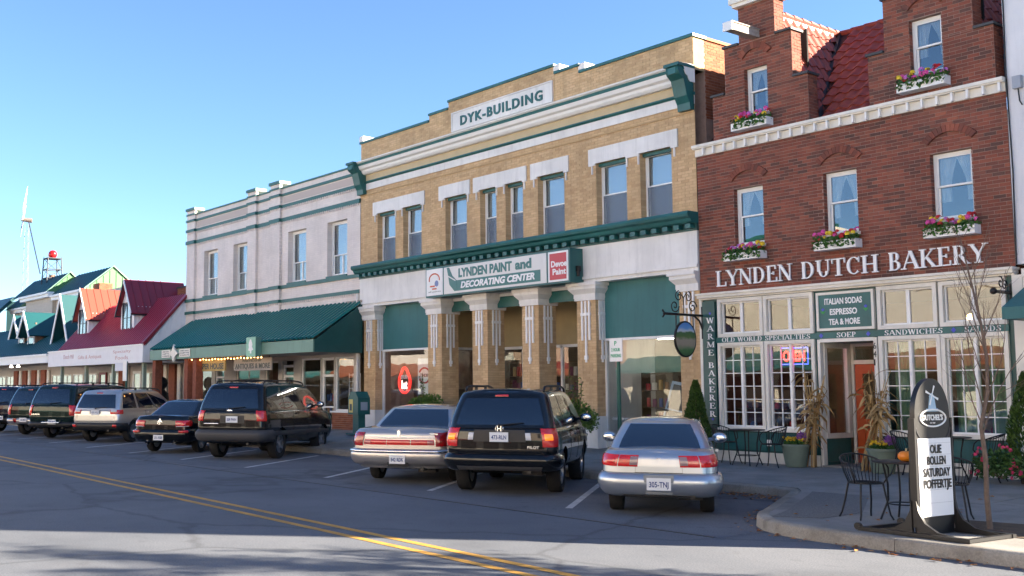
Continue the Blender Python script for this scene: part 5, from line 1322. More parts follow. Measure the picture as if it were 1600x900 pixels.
def steep_dormer(x0, x1, zb, zr, yf, yb, deep):
    cx = (x0 + x1) / 2
    for s in (1, -1):
        xe = cx + s * (x1 - x0) / 2
        p = MB().add([(cx, yf, zr), (xe, yf, zb), (xe, yb, zb), (cx, yb, zr), (cx, yf, zr - .1), (xe - s * .05, yf, zb - .05), (xe - s * .05, yb, zb - .05), (cx, yb, zr - .1)], [(0, 3, 2, 1), (4, 5, 6, 7), (0, 1, 5, 4), (1, 2, 6, 5)]).build('steep_dormer_roof', AWN_SHADED, tb)
        MB().add([(cx, yf - .05, zr + .05), (xe + s * .08, yf - .05, zb - .1), (xe - s * .1, yf - .05, zb - .1), (cx, yf - .05, zr - .3), (cx, yf, zr + .05), (xe + s * .08, yf, zb - .1), (xe - s * .1, yf, zb - .1), (cx, yf, zr - .3)], [(0, 1, 2, 3), (4, 7, 6, 5), (0, 4, 5, 1), (3, 2, 6, 7)]).build('bargeboard', WHITE, p)
    w = (x1 - x0) * .26
    bx('dormer_front', mat('dormer_brown', (.2, .12, .09), .8), tb, cx - w, yf + .5, zb - .7, cx + w, yf + .58, zr - (zr - zb) * .45)
    if not deep: wframe(cx - w, cx + w, zb - .65, zb + .55, yf + .42, tb, WHITE, 1, 2, .07, GL, 'dormer_window'); bx('dormer_cheek', MATS['dormer_brown'], tb, cx + w - .04, yf + .58, zb - .7, cx + w + .04, yb, zb + .3)
steep_dormer(-61.9, -59.7, 4.75, 6.1, -1.2, 2.2, False); steep_dormer(-64.2, -62.3, 4.75, 6.05, -1.0, 1.6, False); steep_dormer(-56.6, -54.0, 4.2, 6.7, -1.0, 1.9, True)
low_front(TX0 + 8, TX1 - .2, 14, tb, 8, -.02)
t = thing('lamp_pair', 'pair of small white lamps under the far shop eave', 'lamp', (-62, -1.6, 3.0))
for x in (-61.5, -60.2): MB().lathe([(.03, .12), (.1, .0), (.1, -.02), (.02, -.02)], (x, -1.6, 3.0), 12).build('lamp_head', mat('lamp_white', (1, .9, .75), .5, emit=3), t)
bx('lamp_rail', IRON, t, -61.7, -1.62, 3.1, -60.0, -1.58, 3.14)

# lattice tower with the red ball, and the windmill mast behind
STEEL = mat('tower_steel', (.03, .04, .055), .6)
t = thing('roof_lantern_tower', 'grey steel lattice tower with a red ball on top', 'tower', (-71.6, 3.9, 9))
tw = MB(); cx, cy = -71.6, 3.9; P4 = [(-1, -1), (1, -1), (1, 1), (-1, 1)]; Z0, Z1, Z2 = 9.1, 9.8, 10.55
def cor(k, z): w = .52 - .05 * (z - Z0); return (cx + P4[k][0] * w, cy + P4[k][1] * w, z)
for k in range(4):
    tw.cyl(cor(k, Z0 - .3), cor(k, Z2), .045, .045, 6)
    for z in (Z0 + .1, Z1, Z2): tw.cyl(cor(k, z), cor((k + 1) % 4, z), .038, .038, 6)
    for za, zb_ in ((Z0 + .1, Z1), (Z1, Z2)): tw.cyl(cor(k, za), cor((k + 1) % 4, zb_), .018, .018, 5)
    tw.cyl(cor(k, Z2), (cor(k, Z2)[0], cor(k, Z2)[1], Z2 + .16), .02, .02, 5)
tw.build('lattice', STEEL, t); bx('platform', STEEL, t, cx - .5, cy - .5, Z2 - .02, cx + .5, cy + .5, Z2 + .03)
MB().cyl((cx, cy, Z0 - .4), (cx, cy, Z0 + .35), .22, .2, 10).build('core', mat('tower_core', (.25, .13, .09), .8), t)
MB().ball((cx, cy, Z2 + .30), .29, n=20, m=12).build('red_ball', mat('red_gloss', (.6, .01, .012), .25), t, smooth=60)
t = thing('windmill', 'white-sailed windmill on thin lattice mast, rising over the teal roofs', 'windmill', (-124, 18, 0))
mk = MB(); mx_, my = -123.6, 18.0; HZ = 21.2
for k in range(3):
    a = 2 * math.pi * k / 3; mk.cyl((mx_ + .5 * math.cos(a), my + .5 * math.sin(a), 0), (mx_ + .28 * math.cos(a), my + .28 * math.sin(a), HZ - .4), .045, .03, 5)
    for q in range(14):
        z = 1 + q * 1.4; b = 2 * math.pi * (k + 1) / 3; r0 = .5 - .22 * z / HZ; mk.cyl((mx_ + r0 * math.cos(a), my + r0 * math.sin(a), z), (mx_ + r0 * math.cos(b), my + r0 * math.sin(b), z + .9), .015, .015, 4)
mk.build('mast', mat('mast_grey', (.13, .16, .2), .6), t)
hub = Vector((mx_, my, HZ)); ax = Vector((-.35, -.94, .1)).normalized(); u = Vector((.12, .06, 1)).normalized(); u = (u - ax * u.dot(ax)).normalized(); w = ax.cross(u)
MB().cyl(hub - ax * .5, hub + ax * .7, .28, .2, 10).build('hub', mat('hub_brown', (.2, .15, .13), .6), t)
SAIL = mat('sail_white', (.75, .76, .78), .6); SAILG = mat('sail_grey', (.38, .40, .44), .6)
for k, (ang, ln, wd, m_) in enumerate(((0, 3.9, .5, SAIL), (55, 2.2, .6, SAILG), (100, 1.5, .4, SAILG), (180, 2.0, .7, SAILG), (215, 2.2, .5, SAILG), (280, 1.6, .35, SAILG))):
    d = (u * math.cos(R(ang)) + w * math.sin(R(ang)) * .5).normalized(); n_ = d.cross(ax).normalized(); q = hub + ax * .45
    MB().add([q, q + d * ln * .35 + n_ * wd + ax * .15, q + d * ln, q + d * ln * .35 - n_ * wd * .4, q + ax * .06, q + d * ln * .35 + n_ * wd + ax * .2, q + d * ln + ax * .03, q + d * ln * .35 - n_ * wd * .4 + ax * .05], [(0, 1, 2, 3), (4, 7, 6, 5), (0, 4, 5, 1), (1, 5, 6, 2), (2, 6, 7, 3)]).build('sail', m_, t)
MB().cyl(hub + Vector((.5, 0, -.3)), Vector((mx_ + 8.3, my - 1, 14.2)), .07, .07, 5).build('tail_pole', STEEL, t)

# ================================================================== grey-white building at the right edge
gb = thing('grey_stucco_building', 'pale grey stucco building at the right edge beside the bakery', 'building', (-3.5, 0, .25))
STUC = mat('grey_stucco', (.72, .72, .74), .8, var=.07, vscale=.8, bump=.15, bscale=50, streak=.15)
GX1 = .95
bx('wall', STUC, gb, BX1 + .02, -.02, 3.95, GX1, 12, 10.9); bx('ground_wall', STUC, gb, BX1 + .13, .1, .2, GX1, 12, 3.95)
bx('cornice', CREAM, gb, BX1 + .13, -.1, 3.72, GX1, .1, 3.86); bx('corner_pier', CREAM, gb, BX1 + .13, -.06, .2, BX1 + .45, .1, 3.72)
MB().prism([(-.06, 2.95), (-.95, 2.95), (-.95, 3.15), (-.06, 3.55)], 'x', BX1 + .16, GX1).build('awning', TEALP, gb)
wframe(BX1 + .6, BX1 + 3.6, .9, 2.9, .06, gb, CREAM, 2, 1); wframe(BX1 + 4.2, BX1 + 6.5, .9, 2.9, .06, gb, CREAM, 2, 1)
bx('junction_box', mat('box_grey', (.3, .32, .36), .5, .3), gb, -8.48, -.12, 7.02, -8.34, -.02, 7.24); MB().tube([(-8.41, -.06, 7.02), (-8.40, -.05, 6.8), (-8.36, -.05, 6.72)], .012, 5).build('cable_drop', IRON, gb)
MB().tube([(-8.60, -.05, 10.8), (-8.58, -.06, 8.6), (-8.60, -.05, 7.4), (-8.57, -.06, 5.6), (-8.60, -.05, 3.95)], .014, 5).build('cable', IRON, gb)
for x in (-5.5, -2.0):
    f = wframe(x, x + .9, 5.0, 6.6, -.04, gb, CREAM, 1, 2)

# ================================================================== far side of the street (seen mirrored in the glass)
OPY = -29.0
opp = [(-95, -74, 9.0, (.62, .56, .49)), (-74, -58, 10.3, (.74, .71, .65)), (-58, -44, 8.5, (.6, .42, .32)), (-44, -30, 9.7, (.76, .70, .59)), (-30, -17, 8.9, (.78, .75, .68)), (-17, -3, 9.9, (.77, .72, .62)), (-3, 12, 8.8, (.55, .45, .36)), (12, 28, 9.5, (.7, .66, .6))]
oppn = ['sandy', 'ivory', 'pinkish tan', 'buff yellow', 'ivory stucco', 'warm cream', 'tan', 'stone grey']
for k, (a, b, h, c) in enumerate(opp):
    t = thing('opposite_shop', '%s shop building across the street behind the viewer' % oppn[k], 'building', ((a + b) / 2, OPY, 0), group='shops across the street')
    m_ = mat('opp_%d' % k, c, .8, var=.12, vscale=1.2)
    bx('wall', m_, t, a, OPY - 10, 0, b, OPY, h); bx('parapet_cap', TEALB if k % 2 else WHITE, t, a, OPY - .3, h, b, OPY + .2, h + .2)
    n = int((b - a) / 3)
    for q in range(n):
        x = a + (b - a) * (q + .5) / n
        f = bx('window', WHITE, t, x - .7, OPY, h - 2.6, x + .7, OPY + .06, h - .9); bx('pane', DARK, f, x - .6, OPY + .06, h - 2.5, x + .6, OPY + .07, h - 1.0)
        f = bx('shop_window', DARK, t, x - 1.2, OPY, .6, x + 1.2, OPY + .05, 2.5)
    am = (TEALP, MATS['brick_post'], mat('maroon', (.25, .03, .03), .6))[k % 3]
    MB().prism([(OPY, 2.7), (OPY + 1.6, 2.7), (OPY + 1.6, 2.95), (OPY, 3.6)], 'x', a + .3, b - .3).build('awning', am, t)
tag(MB().add([(-300, -29, .14), (120, -29, .14), (120, -26, .14), (-300, -26, .14), (-300, -26, 0), (120, -26, 0)], [(0, 1, 2, 3), (3, 2, 5, 4)]).build('far_pavement', CONC), kind='structure')

# ================================================================== cars
TYRE = mat('tyre_rubber', (.012, .012, .013), .85, bump=.1, bscale=60)
RIM = mat('alloy_rim', (.5, .5, .52), .28, 1.0)
CARGL = mat('car_glass', (.005, .010, .022), .02, 0, spec=1.0); CARGL.node_tree.nodes['Principled BSDF'].inputs['IOR'].default_value = 1.6
SEAM = mat('panel_gap', (.004, .004, .004), .9)
TRIM = mat('grey_plastic', (.045, .045, .048), .6, bump=.05, bscale=90)
BLKP = mat('black_plastic', (.012, .012, .013), .5)
CHR = mat('chrome', (.75, .76, .78), .12, 1.0)
LENS = mat('red_lens', (.6, .012, .012), .15, coat=1)
LENSD = mat('dark_red_lens', (.3, .006, .008), .15, coat=1)
AMB = mat('amber_lens', (.75, .18, .01), .15, coat=1, emit=.25)
CLR = mat('clear_lens', (.6, .6, .62), .1, coat=1)
PLW = mat('plate_white', (.72, .74, .76), .4)
PLI = mat('plate_ink', (.03, .06, .2), .6)
UND = mat('underbody', (.01, .01, .01), .9)
def paint(name, c, metal=0.0, rough=.28): return mat(name, c, rough, metal, spec=.5 if max(c) > .1 else .12, coat=1.0 if max(c) > .1 else .75)

def interp(tab, y):
    if y <= tab[0][0]: return tab[0][1:]
    for a, b in zip(tab, tab[1:]):
        if y <= b[0]:
            t = (y - a[0]) / (b[0] - a[0]); t = t * t * (3 - 2 * t) if len(a) < 0 else t
            return tuple(p + (q - p) * t for p, q in zip(a[1:], b[1:]))
    return tab[-1][1:]

class Shell:
    """body given as plan outlines stacked in height: lev = [(t, inset, rear offset, front offset)]"""
    def __init__(s, hw, yr, yf, rr, rf, zbot, ztop, lev, bow=.06, fbow=.18, side=.04, crown=.04):
        s.hw, s.yr, s.yf, s.rr, s.rf, s.zb, s.zt, s.lev, s.bow, s.fbow, s.side, s.crown = hw, yr, yf, rr, rf, zbot, ztop, lev, bow, fbow, side, crown
    def P(s, a, t):
        sg = 1
        if a > 5: a = 10 - a; sg = -1
        if a < -5: a = -10 - a
        if a < 0: a = -a; sg = -sg
        ins, ro, fo = interp(s.lev, t)
        w = s.hw - ins; y0 = s.yr + ro; y1 = s.yf - fo; rr = min(s.rr, w * .8); rf = min(s.rf, w * .9)
        if a <= 1: x = (w - rr) * a; y = y0 + s.bow * (x / w) ** 2
        elif a <= 2:
            th = (a - 1) * math.pi / 2; yb = y0 + s.bow * ((w - rr) / w) ** 2; x = w - rr + rr * math.sin(th); y = yb + rr * (1 - math.cos(th))
        elif a <= 3:
            ya = y0 + s.bow * ((w - rr) / w) ** 2 + rr; yb = y1 - s.fbow * ((w - rf) / w) ** 2 - rf; x = w; y = ya + (yb - ya) * (a - 2)
        elif a <= 4:
            th = (a - 3) * math.pi / 2; yb = y1 - s.fbow * ((w - rf) / w) ** 2; x = w - rf + rf * math.cos(th); y = yb - rf * (1 - math.sin(th))
        else:
            x = (w - rf) * (5 - a); y = y1 - s.fbow * (x / w) ** 2
        ym = (s.yr + s.yf) / 2; x -= s.side * ((y - ym) / (s.yf - s.yr) * 2) ** 2 * (x / w)
        zb = s.zb(y); z = zb + (s.zt(y) - zb) * t
        return Vector((sg * x, y, z))
    def N(s, a, t):
        e = .02; t0, t1 = max(0, t - .02), min(1, t + .02)
        n = (s.P(a + e, t) - s.P(a - e, t)).cross(s.P(a, t1) - s.P(a, t0))
        return n.normalized() if n.length > 1e-9 else Vector((0, -1, 0))
    def mesh(s):
        A = [i / 8 for i in range(8)] + [1 + i / 6 for i in range(6)] + [2 + i / 22 for i in range(22)] + [3 + i / 6 for i in range(6)] + [4 + i / 8 for i in range(9)]
        T = sorted({l[0] for l in s.lev} | {i / 12 for i in range(13)})
        mb = MB(); H = len(A); ring = A + [-a for a in A[1:-1]][::-1]; n = len(ring); idx = {}
        vs = [s.P(a, t) for t in T for a in ring]
        fs = [(j * n + i, j * n + (i + 1) % n, (j + 1) * n + (i + 1) % n, (j + 1) * n + i) for j in range(len(T) - 1) for i in range(n)]
        # crowned top and flat bottom, row by row between mirrored points
        for lvl, cr in ((len(T) - 1, s.crown), (0, 0)):
            base = lvl * n; rows = []
            K = 6
            for i in range(H):
                r_ = vs[base + i]; l_i = base + (n - i if 0 < i < H - 1 else i); l_ = vs[l_i]
                if i in (0, H - 1): rows.append([base + i]); continue
                row = [base + i]
                for k in range(1, K):
                    p = r_.lerp(l_, k / K); u = 1 - abs(2 * k / K - 1); ew = min(1, abs(r_.x) / (s.hw * .6))
                    vs.append(p + Vector((0, 0, cr * (1 - (1 - u) ** 2) * ew))); row.append(len(vs) - 1)
                row.append(l_i); rows.append(row)
            for a, b in zip(rows, rows[1:]):
                if len(a) == 1: new = [(a[0], b[k], b[k + 1]) for k in range(len(b) - 1)]
                elif len(b) == 1: new = [(a[k], b[0], a[k + 1]) for k in range(len(a) - 1)]
                else: new = [(a[k], b[k], b[k + 1], a[k + 1]) for k in range(len(a) - 1)]
                fs += new if lvl else [f[::-1] for f in new]
        return mb.add(vs, fs)
    def patch(s, a0, a1, t0, t1, off, bulge=0.0, na=None, nt=4, ta=None):
        """raised panel following the surface; t0/t1 may differ at both ends through ta=(t0b,t1b)"""
        na = na or max(3, int(abs(a1 - a0) * 8)); vs = []; t0b, t1b = ta or (t0, t1)
        for j in range(nt + 1):
            for i in range(na + 1):
                u, v = i / na, j / nt; a = a0 + (a1 - a0) * u; lo = t0 + (t0b - t0) * u; hi = t1 + (t1b - t1) * u; t = lo + (hi - lo) * v
                o = off + bulge * (1 - abs(2 * v - 1) ** 3)
                vs.append(s.P(a, t) + s.N(a, t) * o)
        m = (na + 1) * (nt + 1); top = list(vs)
        edge = [i for i in range(na + 1)] + [j * (na + 1) + na for j in range(1, nt + 1)] + [nt * (na + 1) + i for i in range(na - 1, -1, -1)] + [j * (na + 1) for j in range(nt - 1, 0, -1)]
        fs = [(j * (na + 1) + i, j * (na + 1) + i + 1, (j + 1) * (na + 1) + i + 1, (j + 1) * (na + 1) + i) for j in range(nt) for i in range(na)]
        for i in edge:
            j, k = divmod(i, na + 1); u, v = k / na, j / nt; a = a0 + (a1 - a0) * u; lo = t0 + (t0b - t0) * u; hi = t1 + (t1b - t1) * u
            t = lo + (hi - lo) * v; vs.append(s.P(a, t) - s.N(a, t) * .004)
        E_ = len(edge)
        fs += [(edge[q], m + q, m + (q + 1) % E_, edge[(q + 1) % E_]) for q in range(E_)]
        return MB().add(vs, fs)

def wheel_meshes(r, w, rim_r, spokes=6):
    M = Matrix.Rotation(R(90), 4, 'Y')
    ty = MB().lathe([(rim_r, -w * .42), (r * .86, -w * .5), (r * .96, -w * .46), (r, -w * .34), (r, w * .34), (r * .96, w * .46), (r * .86, w * .5), (rim_r, w * .42)], n=28, M=M, cap=False).mesh('tyre', TYRE, 40)
    rm = MB().lathe([(rim_r, -w * .4), (rim_r, w * .40), (rim_r * .93, w * .40), (rim_r * .90, w * .12), (.01, w * .08)], n=28, M=M)
    rm.lathe([(rim_r * .26, w * .15), (rim_r * .24, w * .34), (.01, w * .35)], n=12, M=M)
    for k in range(spokes):
        Q = Matrix.Rotation(2 * math.pi * k / spokes, 4, 'X'); h = rim_r * .13
        rm.add([Q @ Vector(p) for p in ((w * .3, -h, rim_r * .2), (w * .3, h, rim_r * .2), (w * .36, h * .75, rim_r * .94), (w * .36, -h * .75, rim_r * .94), (w * .16, -h, rim_r * .2), (w * .16, h, rim_r * .2), (w * .16, h * .75, rim_r * .94), (w * .16, -h * .75, rim_r * .94))], [(0, 1, 2, 3), (0, 4, 5, 1), (1, 5, 6, 2), (3, 2, 6, 7), (0, 3, 7, 4)])
    rmm = rm.mesh('rim', RIM, 40)
    return ty, rmm

def cut_arches(me, wheels, r, hw):
    """wheel openings: subtract a drum at each wheel"""
    tmp = bpy.data.objects.new('body', me); COL.objects.link(tmp); cuts = []
    mod = None
    for (x, y) in wheels:
        d = MB().cyl((x - .02 if x > 0 else x + .02 - .40, y, r * .98), (x - .02 + .40 if x > 0 else x + .02, y, r * .98), r + .055, None, 28).mesh('cut', None)
        c = bpy.data.objects.new('cut', d); COL.objects.link(c); cuts.append(c)
        mo = tmp.modifiers.new('b', 'BOOLEAN'); mo.object = c; mo.operation = 'DIFFERENCE'; mo.solver = 'EXACT'
    dg = bpy.context.evaluated_depsgraph_get(); dg.update()
    out = bpy.data.meshes.new_from_object(tmp.evaluated_get(dg))
    for c in cuts: m_ = c.data; bpy.data.objects.remove(c); bpy.data.meshes.remove(m_)
    bpy.data.objects.remove(tmp)
    return out

def make_car(label, pos, ang, sp, name='parked_car', cat='car'):
    """sp: dimensions; origin at the middle of the rear axle on the ground, +y forwards"""
    t = thing(name, label, cat, (pos[0], pos[1], .004), R(ang), group='cars parked nose-in along the kerb', local=True)
    hw = sp['w'] / 2; yr = -sp['ro']; yf = sp['l'] - sp['ro']; wbs = sp['wb']; r = sp['r']; pm = sp['paint']
    body = Shell(hw, yr, yf, sp.get('rr', .26), sp.get('rf', .42), lambda y: interp(sp['sill'], y)[0], lambda y: interp(sp['deck'], y)[0], sp['lev'], bow=sp.get('bow', .06), crown=sp.get('crown', .035))
    cab = Shell(sp['cw'], sp['cyr'], sp['cyf'], sp.get('crr', .16), sp.get('crf', .2), lambda y: interp(sp['deck'], y)[0] - .03, lambda y: interp(sp['roof'], y)[0], sp['clev'], bow=sp.get('cbow', .05), fbow=.16, side=.02, crown=.035)
    bm_ = body.mesh().mesh('body', pm, None, True)
    wx = hw - .22
    wheels = [(wx, 0), (-wx, 0), (wx, wbs), (-wx, wbs)]
    me = cut_arches(bm_, wheels, r, hw)
    me.materials.clear(); me.materials.append(pm); me.shade_smooth(); me.set_sharp_from_angle(angle=R(32))
    b = ob('body', me, t)
    c_ = cab.mesh().mesh('cabin', sp.get('cabpaint', pm), None, True); c_.shade_smooth(); c_.set_sharp_from_angle(angle=R(38)); cb = ob('cabin', c_, t)
    def put(nm, mb, m, par=None, sm=50):
        o = ob(nm, mb.mesh(nm, m, sm), par or t, True); return o
    zb0 = interp(sp['sill'], yr)[0]; zt0 = interp(sp['deck'], yr)[0]
    T = lambda z: (z - zb0) / (zt0 - zb0)
    cz0 = interp(sp['deck'], sp['cyr'])[0] - .03
    # glass
    g0, g1 = sp.get('gt', (.1, .84))
    rw = sp.get('rwin', (-.98, .98)); put('rear_window', cab.patch(rw[0], rw[1], sp.get('rwt', (g0, g1))[0], sp.get('rwt', (g0, g1))[1], .008, nt=6, na=16), CARGL, cb)
    for s_ in (1, -1):
        for (u0, u1, q0, q1) in sp['win']:
            lo, hi = g0, g1
            put('side_window', cab.patch(s_ * (2 + u0), s_ * (2 + u1), lo, hi, .006, nt=5, na=8, ta=(q0, q1) if q0 is not None else None), CARGL, cb)
    put('windscreen', cab.patch(4.08, 5.92, g0, g1, .006, nt=5, na=16), CARGL, cb)
    # wheels
    ty, rm = sp['wheel']
    for x, y in wheels:
        wg = ob('wheel', ty, t, True); wg.location = (x + (.035 if x > 0 else -.035), y, r); wg.rotation_euler = (0, 0, 0 if x > 0 else math.pi)
        ri = ob('rim', rm, wg, True)
        vs = [(x + q, y + (r + .05) * math.cos(math.pi * k / 16), r + (r + .05) * math.sin(math.pi * k / 16)) for q in (-.21, .13 if x > 0 else .21) for k in range(17)] if x > 0 else [(x + q, y + (r + .05) * math.cos(math.pi * k / 16), r + (r + .05) * math.sin(math.pi * k / 16)) for q in (-.13, .21) for k in range(17)]
        put('arch_liner', MB().add(vs, [(k, k + 1, 17 + k + 1, 17 + k) for k in range(16)]), UND)
    put('underbody', MB().box(-hw + .42, yr + .25, zb0 - .02, hw - .42, yf - .3, zb0 + .12).cyl((-wx, 0, r * .95), (wx, 0, r * .95), .06, .06, 8).cyl((-wx, wbs, r * .95), (wx, wbs, r * .95), .06, .06, 8), UND)
    if sp.get('exhaust'): put('exhaust', MB().cyl((sp['exhaust'], yr + .02, zb0 - .01), (sp['exhaust'], yr + .5, zb0 - .01), .035, .035, 10).box(sp['exhaust'] - .2, yr + .5, zb0 - .1, sp['exhaust'] + .14, yr + .75, zb0 + .05), mat('dull_steel', (.05, .048, .045), .5, .5))
    # bumper
    bu = sp['bumper']; ex = bu[3] if len(bu) > 3 else 2.25
    put('bumper', body.patch(-ex, ex, T(bu[0]), T(bu[1]), .012, bu[4] if len(bu) > 4 else .06, na=44, nt=8), bu[2])
    for q in sp.get('panels', []):
        nm, a0, a1, z0, z1, m_, off, blg = q[:8]
        for s_ in ((1, -1) if q[8] else (1,)): put(nm, body.patch(a0 * s_, a1 * s_, T(z0), T(z1), off, blg, na=10, nt=5), m_)
    # lights
    for (nm, a0, a1, z0, z1, m_, off) in sp['lights']:
        for s_ in (1, -1): put(nm, body.patch(a0 * s_, a1 * s_, T(z0), T(z1), off, .012, na=10, nt=6), m_)
    for (nm, a0, a1, t0_, t1_, m_, off) in sp.get('clights', []):
        put(nm, cab.patch(a0, a1, t0_, t1_, off, .01, na=10, nt=3), m_, cb)
    # panel gaps: boot or tailgate and doors
    gap = MB()
    for (a0, a1, z0, z1) in sp.get('gaps', []):
        q = body.patch(a0, a1, T(z0), T(z1), .0035, 0, na=max(2, int(abs(a1 - a0) * 14)), nt=2); gap.add(q.v, q.f)
    for s_ in (1, -1):
        for u in sp['doors']:
            q = body.patch(s_ * (2 + u - .0022), s_ * (2 + u + .0022), .16, .985, .0035, 0, na=1, nt=10); gap.add(q.v, q.f)
    o = put('panel_gaps', gap, SEAM); o['kind'] = 'stuff'
    for s_ in (1, -1):
        for u in sp['handles']:
            p = body.P(s_ * (2 + u), .86); put('door_handle', MB().box(p.x - .012, p.y - .09, p.z - .02, p.x + .012 + .025 * s_ if s_ > 0 else p.x + .012, p.y + .09, p.z + .02) if s_ > 0 else MB().box(p.x - .037, p.y - .09, p.z - .02, p.x + .012, p.y + .09, p.z + .02), sp.get('handlem', pm))
        if sp.get('moulding'): 
            z0, z1, m_ = sp['moulding']; q = body.patch(s_ * 2.03, s_ * 2.97, z0, z1, .006, .012, na=24, nt=4); put('side_moulding', q, m_)
        p = cab.P(s_ * (2 + sp['mirror']), .12); mz = p.z + .06
        mo = MB(); mo.ball((p.x + s_ * .16, p.y, mz), .12, .075, .085, 12, 8).cyl((p.x - s_ * .02, p.y + .02, mz - .03), (p.x + s_ * .1, p.y, mz - .02), .025, .03, 6); mi = put('wing_mirror', mo, pm)
        put('mirror_glass', MB().ball((p.x + s_ * .165, p.y - .068, mz), .09, .012, .062, 12, 6), CHR, mi)
    # number plate
    px, pz, pw, ph = sp['plate']; p = body.P(0, T(pz)); y = p.y - sp.get('plout', .02)
    pl = put('number_plate', MB().box(px - pw / 2, y - .012, pz - ph / 2, px + pw / 2, y, pz + ph / 2), PLW, None, None)
    M_ = Matrix(((1, 0, 0, px - pw * .4), (0, 0, -1, y - .012), (0, 1, 0, pz - ph * .25), (0, 0, 0, 1)))
    me = place_text('plate_text', sp['reg'], M_, pw * .8, ph * .45, PLI, pl, bold=.02, depth=.003)
    # badge and lettering
    for (txt, x, z, w_, h_) in sp.get('script', []):
        p = body.P(x / hw, T(z)); M_ = Matrix(((1, 0, 0, x), (0, 0, -1, p.y - .006), (0, 1, 0, z), (0, 0, 0, 1))); place_text('badge_lettering', txt, M_, w_, h_, CHR, t, bold=.02, depth=.006)
    for (kind, z) in sp.get('badge', []):
        p = body.P(0, T(z)); y = p.y - .012
        if kind == 'ring_h': mbb = MB().tube([(.075 * math.cos(a) * (.85 + .15 * abs(math.sin(a))), y, z + .055 * math.sin(a)) for a in [2 * math.pi * k / 20 for k in range(21)]], .008, 6).box(-.035, y - .008, z - .045, -.022, y + .006, z + .045).box(.022, y - .008, z - .045, .035, y + .006, z + .045).box(-.022, y - .008, z - .008, .022, y + .006, z + .008)
        elif kind == 'oval': mbb = MB().ball((0, y, z), .085, .014, .038, 16, 6)
        elif kind == 'diamond3': mbb = MB().prism([(0, z + .075), (-.028, z + .03), (0, z - .005), (.028, z + .03)], 'y', y - .01, y + .01).prism([(0, z - .008), (-.03, z + .022), (-.085, z - .035), (-.03, z - .038)], 'y', y - .009, y + .011).prism([(0, z - .008), (.03, z + .022), (.085, z - .035), (.03, z - .038)], 'y', y - .008, y + .012)
        else: mbb = MB().box(-.03, y - .008, z - .045, .03, y + .008, z + .045).box(-.012, y - .014, z - .06, .012, y + .0, z + .06)
        put('badge', mbb, CHR)
    if sp.get('wiper'):
        z = sp['wiper']; tt = .07; p0 = cab.P(0.0, tt) ; p1 = cab.P(.6, tt + .06)
        n_ = cab.N(0, tt); put('rear_wiper', MB().tube([p0 + n_ * .02, p0.lerp(p1, .5) + n_ * .035, p1 + n_ * .025], .012, 5).ball(p0 + n_ * .015, .03, n=8, m=5), BLKP)
    if sp.get('rack'):
        for s_ in (1, -1):
            x = s_ * sp['rack'][0]; y0, y1 = sp['rack'][1:3]; zz = lambda y: interp(sp['roof'], y)[0] - .005 + .02
            put('roof_rail', MB().tube([(x, y0, zz(y0) - .02), (x, y0 + .06, zz(y0) + .045)] + [(x, y0 + (y1 - y0) * k / 8, zz(y0 + (y1 - y0) * k / 8) + .055) for k in range(1, 8)] + [(x, y1 - .06, zz(y1) + .04), (x, y1, zz(y1) - .02)], .02, 6), BLKP)
            for k in (.33, .66): yy = y0 + (y1 - y0) * k; put('rail_foot', MB().box(x - .02, yy - .04, zz(yy) - .03, x + .02, yy + .04, zz(yy) + .05), BLKP)
        for k in sp['rack'][3:]: yy = k; put('cross_bar', MB().tube([(-sp['rack'][0], yy, zz(yy) + .055), (0, yy, zz(yy) + .075), (sp['rack'][0], yy, zz(yy) + .055)], .016, 6), BLKP)
    if sp.get('antenna'): put('antenna', MB().cyl(sp['antenna'], (sp['antenna'][0], sp['antenna'][1] - .05, sp['antenna'][2] + .6), .006, .004, 5), BLKP)
    return t

BLEV = [(0, .13, .10, .12), (.10, .06, .05, .05), (.25, .02, .015, .01), (.45, 0, 0, 0), (.70, .005, .01, .02), (.88, .03, .025, .06), (.96, .055, .045, .10), (1, .085, .08, .15)]
WSUV = wheel_meshes(.375, .25, .235, 6); WSED = wheel_meshes(.315, .205, .20, 5)
HEAD = 36.87

def suv(label, pos, l, w, h, wb, ro, pm, belt, ang=HEAD, **k):
    sp = dict(l=l, w=w, wb=wb, ro=ro, r=.375, wheel=WSUV, paint=pm, reg='AKT 4127', rr=.22, rf=.4,
              sill=[(-ro, .42), (wb + .4, .36), (l - ro, .38)], lev=BLEV,
              deck=[(-ro, belt), (wb * .82, belt - .02), (wb + .55, belt - .12), (l - ro, belt - .33)],
              cw=w / 2 - .055, cyr=-ro + .03, cyf=wb + .42, crr=.2, crf=.2,
              roof=[(-ro, h - .03), (0, h), (wb * .5, h), (wb + .5, h - .12)],
              clev=[(0, 0, 0, 0), (.25, .03, .05, .25), (.6, .095, .15, .62), (.86, .15, .25, .93), (.95, .185, .30, 1.04), (1, .25, .40, 1.15)],
              gt=(.08, .84), rwin=(-1.15, 1.15), rwt=(.08, .80), win=[(.0, .25, None, None), (.29, .60, None, None), (.63, .93, .10, .52)],
              bumper=(.43, .66, TRIM, 2.06, .09), lights=[], doors=[.36, .60, .86], handles=[.42, .66], mirror=.86,
              plate=(0, .93, .31, .155), wiper=1, rack=(w / 2 - .30, -ro + .55, wb * .72), exhaust=.5,
              clights=[('brake_light', -.2, .2, .855, .90, LENS, .006)],
              gaps=[(-1.0, 1.0, .70, .706), (-1.0, 1.0, belt - .04, belt - .034), (-1.01, -.99, .70, belt), (.99, 1.01, .70, belt)])
    sp.update(k); return make_car(label, pos, ang, sp, cat='suv')

